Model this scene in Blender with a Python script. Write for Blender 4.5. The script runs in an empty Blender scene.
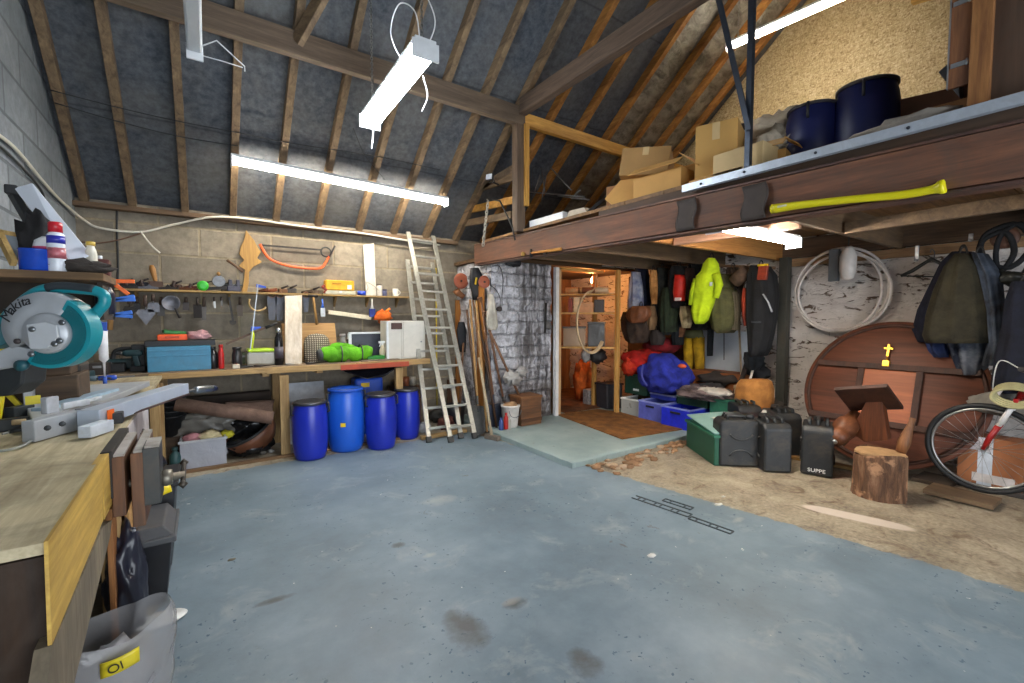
import bpy, bmesh, math, random
from mathutils import Vector, Matrix, Euler, noise
random.seed(7)
SC = bpy.context.scene
COL = SC.collection
# ------------------------------------------------------------------ camera
FPX, W, H = 450.0, 1024, 683
YAW, PITCH, EYE = math.radians(34.5), math.radians(3.0), 1.4
cd = bpy.data.cameras.new('camera'); cam = bpy.data.objects.new('camera', cd); COL.objects.link(cam)
cd.sensor_width = 36; cd.sensor_fit = 'HORIZONTAL'; cd.lens = FPX / W * 36; cd.clip_start = 0.05; cd.clip_end = 200
cam.location = (0, 0, EYE); cam.rotation_euler = (math.pi / 2 - PITCH, 0, -YAW)
SC.camera = cam
SC.view_settings.view_transform = 'Standard'; SC.view_settings.look = 'None'
SC.view_settings.gamma = 1; SC.view_settings.use_curve_mapping = False
SC.view_settings.exposure = 0.6
# ------------------------------------------------------------------ daylight (comes in through the open doorway behind)
wd = bpy.data.worlds.new('daylight'); SC.world = wd; wd.use_nodes = True
wbg = wd.node_tree.nodes['Background']; wbg.inputs[0].default_value = (.86, .93, 1, 1); wbg.inputs[1].default_value = 5.0
DOOR = (-0.7, 3.6, 2.3)          # doorway in the front wall: x0, x1, height
pl = bpy.data.lights.new('doorway_portal', 'AREA'); po = bpy.data.objects.new('doorway_portal', pl); COL.objects.link(po)
pl.shape = 'RECTANGLE'; pl.size = 4.3; pl.size_y = 2.3; pl.cycles.is_portal = True
po.location = (1.45, -2.55, 1.15); po.rotation_euler = (math.pi / 2, 0, 0)
TUBE_COOL, TUBE_WARM = 62.0, 42.0     # emission strength of the tubes
# ------------------------------------------------------------------ pixel of the photo -> point on a real plane
_fw = Vector((math.sin(YAW) * math.cos(PITCH), math.cos(YAW) * math.cos(PITCH), -math.sin(PITCH)))
_rt = Vector((math.cos(YAW), -math.sin(YAW), 0)); _up = _rt.cross(_fw)
def at(px, py, X=None, Y=None, Z=None):
    d = _fw + _rt * ((px - W / 2) / FPX) + _up * ((H / 2 - py) / FPX)
    if X is not None: t = X / d.x
    elif Y is not None: t = Y / d.y
    else: t = (Z - EYE) / d.z
    return Vector((0, 0, EYE)) + d * t
V = Vector
# ------------------------------------------------------------------ materials
def nt(name):
    m = bpy.data.materials.new(name); m.use_nodes = True
    t = m.node_tree; return m, t, t.nodes['Principled BSDF']
def N(t, kind, **kw):
    n = t.nodes.new('ShaderNode' + kind)
    for k, v in kw.items(): setattr(n, k, v)
    return n
def L(t, a, b): t.links.new(a, b)
def c4(c): return (c[0], c[1], c[2], 1)
def hexc(s):
    s = s.lstrip('#'); o = []
    for i in (0, 2, 4):
        v = int(s[i:i + 2], 16) / 255; o.append(v / 12.92 if v <= .04045 else ((v + .055) / 1.055) ** 2.4)
    return tuple(o)
def world_co(t, scale=(1, 1, 1)):
    g = N(t, 'NewGeometry'); mp = N(t, 'Mapping'); mp.inputs['Scale'].default_value = scale
    L(t, g.outputs['Position'], mp.inputs['Vector']); return mp.outputs[0]
def obj_co(t, scale=(1, 1, 1)):
    g = N(t, 'TexCoord'); mp = N(t, 'Mapping'); mp.inputs['Scale'].default_value = scale
    L(t, g.outputs['Object'], mp.inputs['Vector']); return mp.outputs[0]
def noise_n(t, co, scale, detail=4, rough=.55, dist=0):
    n = N(t, 'TexNoise'); n.inputs['Scale'].default_value = scale; n.inputs['Detail'].default_value = detail
    n.inputs['Roughness'].default_value = rough; n.inputs['Distortion'].default_value = dist
    L(t, co, n.inputs['Vector']); return n.outputs['Fac']
def ramp(t, fac, stops, interp='LINEAR'):
    r = N(t, 'ValToRGB'); r.color_ramp.interpolation = interp; el = r.color_ramp.elements
    while len(el) > len(stops): el.remove(el[-1])
    while len(el) < len(stops): el.new(1)
    for e, (p, c) in zip(el, stops):
        e.position = p; e.color = c4(c) if not isinstance(c, (int, float)) else (c, c, c, 1)
    L(t, fac, r.inputs[0]); return r.outputs[0]
def mixc(t, fac, a, b, mode='MIX'):
    m = N(t, 'MixRGB', blend_type=mode)
    for s, v in zip(m.inputs, (fac, a, b)):
        if isinstance(v, (int, float)): s.default_value = v if s.type == 'VALUE' else (v, v, v, 1)
        elif isinstance(v, tuple): s.default_value = c4(v)
        else: L(t, v, s)
    return m.outputs[0]
def math_n(t, op, a, b=0.0, clamp=False):
    m = N(t, 'Math', operation=op); m.use_clamp = clamp
    for s, v in zip(m.inputs, (a, b)):
        if isinstance(v, (int, float)): s.default_value = v
        else: L(t, v, s)
    return m.outputs[0]
def bump(t, bs, h, strength=.3, dist=.01):
    b = N(t, 'Bump'); b.inputs['Strength'].default_value = strength; b.inputs['Distance'].default_value = dist
    L(t, h, b.inputs['Height']); L(t, b.outputs[0], bs.inputs['Normal'])
_mc = {}
def M(col, rough=.6, metal=0.0, var=.18, scale=14, bmp=.15, dirt=0.0):
    """plain painted / plastic / cloth surface with a little mottling and wear"""
    key = ('M', col, rough, metal, var, scale, bmp, dirt)
    if key in _mc: return _mc[key]
    c = hexc(col); m, t, bs = nt('surface_' + col.strip('#'))
    co = obj_co(t); f = noise_n(t, co, scale, 5, .6)
    o = mixc(t, ramp(t, f, [(.3, 0.0), (.7, 1.0)]), tuple(x * (1 - var) for x in c), tuple(min(1, x * (1 + var)) for x in c))
    if dirt:
        f2 = noise_n(t, co, scale * .5, 6, .7, .5)
        o = mixc(t, ramp(t, f2, [(.48, 0.0), (.66, dirt)]), o, hexc('#5a4c3c'))
    L(t, o, bs.inputs['Base Color']); bs.inputs['Roughness'].default_value = rough; bs.inputs['Metallic'].default_value = metal
    if bmp: bump(t, bs, f, bmp, .004)
    _mc[key] = m; return m
def fabric(col, col2=None, scale=60):
    key = ('F', col, col2, scale)
    if key in _mc: return _mc[key]
    c = hexc(col); c2 = hexc(col2) if col2 else tuple(x * .7 for x in c)
    m, t, bs = nt('fabric_' + col.strip('#')); co = obj_co(t)
    f = noise_n(t, co, 7, 4, .6, .3); w = noise_n(t, co, scale, 2)
    o = mixc(t, ramp(t, f, [(.35, 0.0), (.65, 1.0)]), c2, c)
    L(t, o, bs.inputs['Base Color']); bs.inputs['Roughness'].default_value = .9
    bump(t, bs, math_n(t, 'ADD', math_n(t, 'MULTIPLY', f, 2.0), w), .35, .012)
    _mc[key] = m; return m
def wood(c1, c2, axis='X', rough=.7, scale=1.0, glossy=False, stain=0.0, knots=True):
    key = ('W', c1, c2, axis, rough, scale, stain)
    if key in _mc: return _mc[key]
    m, t, bs = nt('wood_' + c1.strip('#') + '_' + axis.lower())
    s = [9 * scale] * 3; s['XYZ'.index(axis)] = .7 * scale
    co = obj_co(t, tuple(s)); f = noise_n(t, co, 2.2, 6, .62, .8)
    fine = noise_n(t, obj_co(t, tuple(x * 4 for x in s)), 3, 3)
    g = math_n(t, 'ADD', math_n(t, 'MULTIPLY', f, .75), math_n(t, 'MULTIPLY', fine, .25))
    o = ramp(t, g, [(.34, hexc(c2)), (.5, tuple((a + b) / 2 for a, b in zip(hexc(c1), hexc(c2)))), (.64, hexc(c1))])
    if stain:
        f2 = noise_n(t, obj_co(t), 3.2, 6, .7, .6)
        o = mixc(t, ramp(t, f2, [(.42, 0.0), (.68, stain)]), o, hexc('#4a4038'))
    L(t, o, bs.inputs['Base Color']); bs.inputs['Roughness'].default_value = rough; bump(t, bs, g, .25, .004)
    _mc[key] = m; return m
def emit(name, col, strength):
    m, t, bs = nt(name); bs.inputs['Base Color'].default_value = (.9, .9, .9, 1)
    bs.inputs['Emission Color'].default_value = c4(col); bs.inputs['Emission Strength'].default_value = strength; return m
def glassy(name, col, alpha=.35, rough=.15):
    m, t, bs = nt(name); bs.inputs['Base Color'].default_value = c4(hexc(col)); bs.inputs['Roughness'].default_value = rough
    f = noise_n(t, obj_co(t), 9, 3, .6, .6); bump(t, bs, f, .5, .02)
    bs.inputs['Alpha'].default_value = alpha; return m
def metalm(col, rough=.35, var=.1, dirt=0.0, metal=.85): return M(col, rough, metal, var, 25, .08, dirt)
# ------------------------------------------------------------------ mesh builder
class MB:
    def __init__(s): s.bm = bmesh.new()
    def _new(s, f):
        n = set(s.bm.verts); f(); return [v for v in s.bm.verts if v not in n]
    def box(s, c, sz, rot=None, bev=0.0):
        b2 = bmesh.new(); bmesh.ops.create_cube(b2, size=1)
        bmesh.ops.scale(b2, vec=sz, verts=b2.verts)
        if bev: bmesh.ops.bevel(b2, geom=b2.edges[:], offset=min(bev, min(sz) * .45), segments=2, affect='EDGES', profile=.5)
        mt = Matrix.Translation(V(c)) @ (Euler(rot).to_matrix().to_4x4() if rot else Matrix())
        bmesh.ops.transform(b2, matrix=mt, verts=b2.verts); return s._merge(b2)
    def _merge(s, b2):
        mp = {}
        for v in b2.verts: mp[v] = s.bm.verts.new(v.co)
        for f in b2.faces:
            try: nf = s.bm.faces.new([mp[v] for v in f.verts]); nf.smooth = f.smooth
            except ValueError: pass
        b2.free(); return s
    def bar(s, p, q, w, h, up=(0, 0, 1), bev=0.0):
        """beam of section w (sideways) x h (up) from p to q"""
        p, q = V(p), V(q); d = q - p; l = d.length; z = d.normalized(); u = V(up)
        if abs(z.dot(u)) > .98: u = V((0, 1, 0))
        x = u.cross(z).normalized(); y = z.cross(x)
        b2 = bmesh.new(); bmesh.ops.create_cube(b2, size=1); bmesh.ops.scale(b2, vec=(w, h, l), verts=b2.verts)
        if bev: bmesh.ops.bevel(b2, geom=b2.edges[:], offset=min(bev, min(w, h) * .45), segments=2, affect='EDGES', profile=.5)
        mt = Matrix((x, y, z)).transposed().to_4x4(); mt.translation = (p + q) / 2
        bmesh.ops.transform(b2, matrix=mt, verts=b2.verts); return s._merge(b2)
    def tube(s, pts, r, seg=10, closed=False, caps=True, smooth=True):
        pts = [V(p) for p in pts]; n = len(pts); rs = r if isinstance(r, (list, tuple)) else [r] * n
        rings = []; up = None
        for i, p in enumerate(pts):
            a = pts[i - 1] if (i > 0 or closed) else p; b = pts[(i + 1) % n] if (i < n - 1 or closed) else p
            d = (b - a).normalized()
            if up is None: up = V((0, 0, 1)) if abs(d.z) < .9 else V((1, 0, 0))
            x = up.cross(d)
            if x.length < 1e-4: x = V((1, 0, 0)).cross(d)
            x.normalize(); y = d.cross(x); up = y
            rings.append([s.bm.verts.new(p + (x * math.cos(k * 2 * math.pi / seg) + y * math.sin(k * 2 * math.pi / seg)) * rs[i]) for k in range(seg)])
        m = n if closed else n - 1
        for i in range(m):
            A, B = rings[i], rings[(i + 1) % n]
            for k in range(seg):
                f = s.bm.faces.new((A[k], A[(k + 1) % seg], B[(k + 1) % seg], B[k])); f.smooth = smooth
        if caps and not closed:
            s.bm.faces.new(rings[0][::-1]); s.bm.faces.new(rings[-1])
        return s
    def lathe(s, prof, c=(0, 0, 0), seg=24, mt=None, smooth=True, squash=None):
        """prof: list of (radius, height)"""
        c = V(c); mt = mt or Matrix(); rings = []
        for r, z in prof:
            ring = []
            if r < 1e-5: ring = [s.bm.verts.new(c + mt @ V((0, 0, z)))]
            else:
                for k in range(seg):
                    a = k * 2 * math.pi / seg
                    ring.append(s.bm.verts.new(c + mt @ V((r * math.cos(a), r * math.sin(a) * (squash or 1), z))))
            rings.append(ring)
        for A, B in zip(rings, rings[1:]):
            for k in range(seg):
                k2 = (k + 1) % seg
                if len(A) == 1 and len(B) == 1: continue
                if len(A) == 1: f = s.bm.faces.new((A[0], B[k2], B[k]))
                elif len(B) == 1: f = s.bm.faces.new((A[k], A[k2], B[0]))
                else: f = s.bm.faces.new((A[k], A[k2], B[k2], B[k]))
                f.smooth = smooth
        if len(rings[0]) > 1: s.bm.faces.new(rings[0][::-1])
        if len(rings[-1]) > 1: s.bm.faces.new(rings[-1])
        return s
    def prism(s, pts, off, bev=0.0):
        """flat outline pts (3-D, planar) pushed by vector off; closed solid"""
        b2 = bmesh.new(); off = V(off)
        a = [b2.verts.new(V(p)) for p in pts]; b = [b2.verts.new(V(p) + off) for p in pts]; n = len(a)
        b2.faces.new(a[::-1]); b2.faces.new(b)
        for i in range(n): b2.faces.new((a[i], a[(i + 1) % n], b[(i + 1) % n], b[i]))
        bmesh.ops.recalc_face_normals(b2, faces=b2.faces)
        if bev: bmesh.ops.bevel(b2, geom=b2.edges[:], offset=bev, segments=2, affect='EDGES', profile=.5)
        return s._merge(b2)
    def blob(s, c, sz, amp=.12, fr=3.0, sub=3, seed=0.0, rot=None, flat=None):
        """crumpled rounded lump (cloth, bags); flat = fraction where its underside is cut flat"""
        b2 = bmesh.new(); bmesh.ops.create_icosphere(b2, subdivisions=sub, radius=1)
        R = Euler(rot).to_matrix() if rot else Matrix.Identity(3)
        for v in b2.verts:
            d = v.co.normalized(); n = noise.noise(d * fr + V((seed, seed * 1.7, 3.1))) + .5 * noise.noise(d * fr * 2.3 + V((seed, 9, seed)))
            p = d * (1 + amp * n * 2)
            if flat is not None: p.z = max(p.z, -flat)
            v.co = V(c) + R @ V((p.x * sz[0], p.y * sz[1], p.z * sz[2]))
        for f in b2.faces: f.smooth = True
        return s._merge(b2)
    def sheet(s, fn, nu, nv, thick=0.0, smooth=True):
        """fn(u,v)->point, u,v in 0..1; thick>0 gives it a back"""
        g = [[V(fn(i / nu, j / nv)) for j in range(nv + 1)] for i in range(nu + 1)]
        A = [[s.bm.verts.new(p) for p in row] for row in g]
        def quads(Q, flip):
            for i in range(nu):
                for j in range(nv):
                    q = (Q[i][j], Q[i + 1][j], Q[i + 1][j + 1], Q[i][j + 1]); f = s.bm.faces.new(q[::-1] if flip else q); f.smooth = smooth
        quads(A, False)
        if thick:
            nr = [[None] * (nv + 1) for _ in range(nu + 1)]
            for i in range(nu + 1):
                for j in range(nv + 1):
                    du = g[min(i + 1, nu)][j] - g[max(i - 1, 0)][j]; dv = g[i][min(j + 1, nv)] - g[i][max(j - 1, 0)]
                    n = du.cross(dv); nr[i][j] = n.normalized() if n.length > 1e-9 else V((0, 0, 1))
            Bq = [[s.bm.verts.new(g[i][j] - nr[i][j] * thick) for j in range(nv + 1)] for i in range(nu + 1)]
            quads(Bq, True)
            e = [(i, 0) for i in range(nu)] + [(nu, j) for j in range(nv)] + [(i, nv) for i in range(nu, 0, -1)] + [(0, j) for j in range(nv, 0, -1)]
            for k in range(len(e)):
                a, b = e[k], e[(k + 1) % len(e)]
                try: s.bm.faces.new((A[b[0]][b[1]], A[a[0]][a[1]], Bq[a[0]][a[1]], Bq[b[0]][b[1]]))
                except ValueError: pass
        return s
    def rough(s, amp, fr, seed=0):
        for v in s.bm.verts: v.co += noise.noise_vector(v.co * fr + V((seed, 0, 0))) * amp
        return s
    def build(s, name, m, parent=None, local=False, origin=None):
        """ONE mesh object. Coordinates are world ones unless local; parts are re-based to their thing's Empty"""
        bmesh.ops.recalc_face_normals(s.bm, faces=s.bm.faces)
        if parent is not None:
            base = V((0, 0, 0)) if local else wloc(parent); loc = V((0, 0, 0))
        elif local: base = loc = V((0, 0, 0))
        else:
            xs = [v.co for v in s.bm.verts]
            base = origin or V(((min(v.x for v in xs) + max(v.x for v in xs)) / 2, (min(v.y for v in xs) + max(v.y for v in xs)) / 2, min(v.z for v in xs)))
            loc = base
        bmesh.ops.translate(s.bm, vec=-base, verts=s.bm.verts)
        me = bpy.data.meshes.new(name); s.bm.to_mesh(me); s.bm.free(); me.materials.append(m)
        o = bpy.data.objects.new(name, me); o.location = loc; COL.objects.link(o)
        if parent is not None: o.parent = parent
        return o
def wloc(o):
    p = V((0, 0, 0))
    while o is not None: p = p + o.location; o = o.parent
    return p
def thing(name, label, cat, loc=(0, 0, 0), rz=0, group=None):
    o = bpy.data.objects.new(name, None); COL.objects.link(o); o.location = loc; o.rotation_euler = (0, 0, rz)
    o.empty_display_size = .05; o['label'] = label; o['category'] = cat
    if group: o['group'] = group
    return o
def tag(o, label, cat, group=None):
    o['label'] = label; o['category'] = cat
    if group: o['group'] = group
    return o
def struct(name, mb, m):
    o = mb.build(name, m); o['kind'] = 'structure'; return o
def part_label(o, s): o['label'] = s; return o
def dup(root, loc, rz=None, label=None, group=None, scale=None):
    r = root.copy(); COL.objects.link(r); r.location = loc
    if rz is not None: r.rotation_euler = (0, 0, rz)
    if scale: r.scale = scale
    if label: r['label'] = label
    if group: r['group'] = group
    for ch in list(root.children):
        c = ch.copy(); COL.objects.link(c); c.parent = r
        for g in ch.children:
            d = g.copy(); COL.objects.link(d); d.parent = c
    return r
def arc(c, r, a0, a1, n, ax=(1, 0, 0), ay=(0, 0, 1)):
    c, ax, ay = V(c), V(ax), V(ay)
    return [c + ax * (r * math.cos(math.radians(a0 + (a1 - a0) * i / n))) + ay * (r * math.sin(math.radians(a0 + (a1 - a0) * i / n))) for i in range(n + 1)]
def curve_pts(ctrl, n=8):
    """Catmull-Rom through control points"""
    P = [V(p) for p in ctrl]; P = [P[0] * 2 - P[1]] + P + [P[-1] * 2 - P[-2]]; out = []
    for i in range(1, len(P) - 2):
        a, b, c, d = P[i - 1:i + 3]
        for k in range(n):
            t = k / n; out.append(.5 * ((2 * b) + (c - a) * t + (2 * a - 5 * b + 4 * c - d) * t * t + (3 * b - a - 3 * c + d) * t ** 3))
    out.append(P[-2]); return out
def text_mesh(body, size, m, parent, loc, rot, name='lettering', depth=.0008, shear=0.0):
    cu = bpy.data.curves.new(name, 'FONT'); cu.body = body; cu.size = size; cu.extrude = depth; cu.shear = shear
    cu.align_x = 'CENTER'; cu.align_y = 'CENTER'
    tmp = bpy.data.objects.new('tmp_text', cu); COL.objects.link(tmp)
    dg = bpy.context.evaluated_depsgraph_get(); me = bpy.data.meshes.new_from_object(tmp.evaluated_get(dg))
    bpy.data.objects.remove(tmp); o = bpy.data.objects.new(name, me); COL.objects.link(o)
    me.materials.clear(); me.materials.append(m)
    R = Euler(rot).to_matrix().to_4x4() if not isinstance(rot, Matrix) else rot.to_4x4()
    me.transform(Matrix.Translation(V(loc) - wloc(parent)) @ R); o.parent = parent; return o

# ================================================================== THE ROOM
XL, XR, YB, YF = -0.93, 5.85, 5.70, -2.5
YS, XS = 4.80, 2.98            # front face of the stone wall, its left corner
SL, Z0 = 0.80, 2.44            # roof: underside of rafters z = Z0 + SL*(YB-y)
YR = 1.6                       # ridge
def zr(y): return Z0 + SL * (YB - y) if y > YR else Z0 + SL * (YB - YR) - SL * (YR - y)
ROOM = 1
# --- floor
def floor_mat():
    m, t, bs = nt('painted_concrete_floor'); co = world_co(t); g = N(t, 'NewGeometry')
    sp = N(t, 'SeparateXYZ'); L(t, g.outputs['Position'], sp.inputs[0]); x, y = sp.outputs[0], sp.outputs[1]
    n1 = noise_n(t, co, 1.3, 6, .6); n2 = noise_n(t, co, 9, 6, .65); n3 = noise_n(t, co, 40, 4, .6); n4 = noise_n(t, co, 3.2, 5, .7, .5)
    blue = ramp(t, math_n(t, 'ADD', math_n(t, 'MULTIPLY', n1, .7), math_n(t, 'MULTIPLY', n2, .3)), [(.35, hexc('#5c6a74')), (.5, hexc('#6d7d88')), (.65, hexc('#808f99'))])
    # pale scuffs, dark chips, brown grime
    blue = mixc(t, ramp(t, n4, [(.56, 0.0), (.70, .5)]), blue, hexc('#9aa0a0'))
    chips = math_n(t, 'MULTIPLY', ramp(t, noise_n(t, co, 30, 3, .55), [(.65, 0.0), (.67, 1.0)]), ramp(t, noise_n(t, co, 1.6, 3), [(.46, 0.0), (.56, 1.0)]))
    blue = mixc(t, chips, blue, hexc('#3c5568'))
    fl = ramp(t, noise_n(t, co, 19, 3, .5, .4), [(.745, 0.0), (.755, 1.0)])
    blue = mixc(t, fl, blue, hexc('#c9c9c4'))
    blue = mixc(t, math_n(t, 'MULTIPLY', ramp(t, noise_n(t, co, 5.5, 4, .6, .7), [(.66, 0.0), (.72, .8)]), ramp(t, noise_n(t, co, .9, 2), [(.5, 0.0), (.58, 1.0)])), blue, hexc('#5c5650'))
    def spot(cx, cy, rx, ry, col, src, k=.85):
        dx = math_n(t, 'DIVIDE', math_n(t, 'SUBTRACT', x, cx), rx); dy = math_n(t, 'DIVIDE', math_n(t, 'SUBTRACT', y, cy), ry)
        d = math_n(t, 'ADD', math_n(t, 'ADD', math_n(t, 'MULTIPLY', dx, dx), math_n(t, 'MULTIPLY', dy, dy)), math_n(t, 'MULTIPLY', math_n(t, 'SUBTRACT', n2, .5), 2.2))
        return mixc(t, ramp(t, d, [(-.1, k), (1.1, 0.0)]), src, col)
    for px, py, rx, ry in ((466, 628, .10, .16), (585, 663, .08, .09), (398, 545, .05, .04), (275, 600, .10, .03), (515, 603, .08, .05)):
        p = at(px, py, Z=0); blue = spot(p.x, p.y, rx, ry, hexc('#4c4a48'), blue)
    for px, py, rx, ry in ((652, 555, .05, .025), (512, 601, .07, .03), (440, 500, .16, .10), (430, 555, .05, .03), (738, 520, .07, .03), (716, 503, .05, .02)):
        p = at(px, py, Z=0); blue = spot(p.x, p.y, rx, ry, hexc('#b9b3a8'), blue, .35)
    bare = ramp(t, math_n(t, 'ADD', math_n(t, 'MULTIPLY', n4, .6), math_n(t, 'MULTIPLY', n3, .4)), [(.33, hexc('#665b50')), (.5, hexc('#948874')), (.66, hexc('#b3a793'))])
    bare = mixc(t, ramp(t, noise_n(t, co, 4.5, 6, .7, 1.0), [(.54, 0.0), (.66, .8)]), bare, hexc('#5b4330'))
    p = at(855, 517, Z=0)
    # pale streak, turned to run along the floor edge
    u = math_n(t, 'ADD', math_n(t, 'MULTIPLY', math_n(t, 'SUBTRACT', x, p.x), .30), math_n(t, 'MULTIPLY', math_n(t, 'SUBTRACT', y, p.y), -.95))
    w = math_n(t, 'ADD', math_n(t, 'MULTIPLY', math_n(t, 'SUBTRACT', x, p.x), .95), math_n(t, 'MULTIPLY', math_n(t, 'SUBTRACT', y, p.y), .30))
    uu = math_n(t, 'POWER', math_n(t, 'ABSOLUTE', math_n(t, 'DIVIDE', u, .33)), 4.0); ww = math_n(t, 'POWER', math_n(t, 'ABSOLUTE', math_n(t, 'DIVIDE', w, .075)), 2.0)
    bare = mixc(t, ramp(t, math_n(t, 'ADD', uu, ww), [(.6, .9), (1.0, 0.0)]), bare, hexc('#c9bcb0'))
    # right border of the paint: x = 2.96+(3.02-y)*.173 ; far border y=4.84 ; left border x=-.28
    wob = math_n(t, 'MULTIPLY', math_n(t, 'SUBTRACT', n2, .5), .16)
    e1 = math_n(t, 'SUBTRACT', math_n(t, 'SUBTRACT', x, 3.48), math_n(t, 'MULTIPLY', y, -.173)); e1 = math_n(t, 'ADD', e1, wob)
    e2 = math_n(t, 'ADD', math_n(t, 'SUBTRACT', y, 4.80), wob); e3 = math_n(t, 'ADD', math_n(t, 'SUBTRACT', -.22, x), wob)
    k = math_n(t, 'MAXIMUM', math_n(t, 'MAXIMUM', e1, e2), e3)
    o = mixc(t, ramp(t, k, [(0.0, 0.0), (.015, 1.0)]), blue, bare)
    L(t, o, bs.inputs['Base Color'])
    L(t, ramp(t, n2, [(.3, .38), (.7, .6)]), bs.inputs['Roughness']); bump(t, bs, math_n(t, 'ADD', n2, math_n(t, 'MULTIPLY', n3, .5)), .25, .006)
    return m
mb = MB(); mb.box(((XL + XR) / 2, 1.95, -.05), (XR - XL + .8, 9.2, .1)); struct('floor', mb, floor_mat())
def slab_mat():
    m, t, bs = nt('raised_slab_paint'); co = world_co(t); n1 = noise_n(t, co, 2, 6, .6); n2 = noise_n(t, co, 14, 6, .65)
    o = ramp(t, n1, [(.35, hexc('#7d8f8f')), (.65, hexc('#96a5a3'))]); o = mixc(t, ramp(t, n2, [(.62, 0.0), (.7, .6)]), o, hexc('#6f6a5c'))
    L(t, o, bs.inputs['Base Color']); bs.inputs['Roughness'].default_value = .5; bump(t, bs, n2, .3, .006); return m
mb = MB()
def slabfn(u, v):
    x = 2.79 + u * (XR - 2.79); y = 3.07 + v * (YS + 1.9 - 3.07); return V((x, y, .05))
mb.sheet(lambda u, v: slabfn(u, v) + V(((noise.noise(V((v * 30, 1, 0))) * .015 if u == 0 else 0), (noise.noise(V((u * 30, 5, 0))) * .02 if v == 0 else 0), 0)), 60, 50, .06)
struct('trim_slab', mb, slab_mat())
# --- block walls
def block_mat(name, axis, c1, c2, mort, dirt='#3c3a38'):
    m, t, bs = nt(name); g = N(t, 'NewGeometry'); sp = N(t, 'SeparateXYZ'); L(t, g.outputs['Position'], sp.inputs[0])
    cb = N(t, 'CombineXYZ'); L(t, sp.outputs[axis], cb.inputs[0]); L(t, sp.outputs[2], cb.inputs[1])
    co = world_co(t); n = noise_n(t, co, 1.1, 5, .6); nn = noise_n(t, co, 14, 6, .7)
    b = N(t, 'TexBrick'); L(t, cb.outputs[0], b.inputs['Vector']); b.inputs['Scale'].default_value = 1
    b.inputs['Brick Width'].default_value = .66; b.inputs['Row Height'].default_value = .29; b.inputs['Mortar Size'].default_value = .013
    b.inputs['Mortar Smooth'].default_value = .4
    b.inputs['Color1'].default_value = c4(hexc(c1)); b.inputs['Color2'].default_value = c4(hexc(c2)); b.inputs['Mortar'].default_value = c4(hexc(mort))
    o = mixc(t, ramp(t, nn, [(.35, .0), (.7, .55)]), b.outputs['Color'], hexc(dirt))
    o = mixc(t, ramp(t, n, [(.4, 0.0), (.66, .4)]), o, hexc(dirt))
    L(t, o, bs.inputs['Base Color']); bs.inputs['Roughness'].default_value = .9
    h = math_n(t, 'ADD', math_n(t, 'MULTIPLY', b.outputs['Fac'], -1.4), math_n(t, 'MULTIPLY', nn, .5)); bump(t, bs, h, .55, .012); return m
mb = MB(); mb.box(((XL + 3.4) / 2, YB + .1, 1.25), (3.4 - XL + .2, .2, 2.5)); struct('wall_back', mb, block_mat('block_back', 0, '#a19684', '#857c6e', '#a89a7f', '#574e43'))
def gable(x0, x1, y0, y1, zb=0.0, lift=.16):
    pts = [(x0, y0, zb), (x0, y1, zb), (x0, y1, max(zb, zr(y1) + lift)), (x0, min(max(YR, y0), y1), zr(YR) + lift), (x0, y0, zr(y0) + lift)]
    b = MB(); b.prism(pts, (x1 - x0, 0, 0)); return b
struct('wall_left', gable(XL, XL - .2, YF - .2, YB + .2), block_mat('block_left', 1, '#9ba1a6', '#838a8f', '#6d7276', '#5a5f63'))
# front wall with the wide open doorway (behind the camera)
mb = MB(); mb.box(((XL + DOOR[0]) / 2, YF - .1, 1.25), (DOOR[0] - XL, .2, 2.5)); mb.box(((DOOR[1] + XR) / 2, YF - .1, 1.25), (XR - DOOR[1], .2, 2.5))
mb.box(((XL + XR) / 2, YF - .1, 2.4), (XR - XL, .2, .22)); struct('wall_front', mb, block_mat('block_front', 0, '#a6a6a0', '#8d9090', '#7d8285'))
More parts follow.
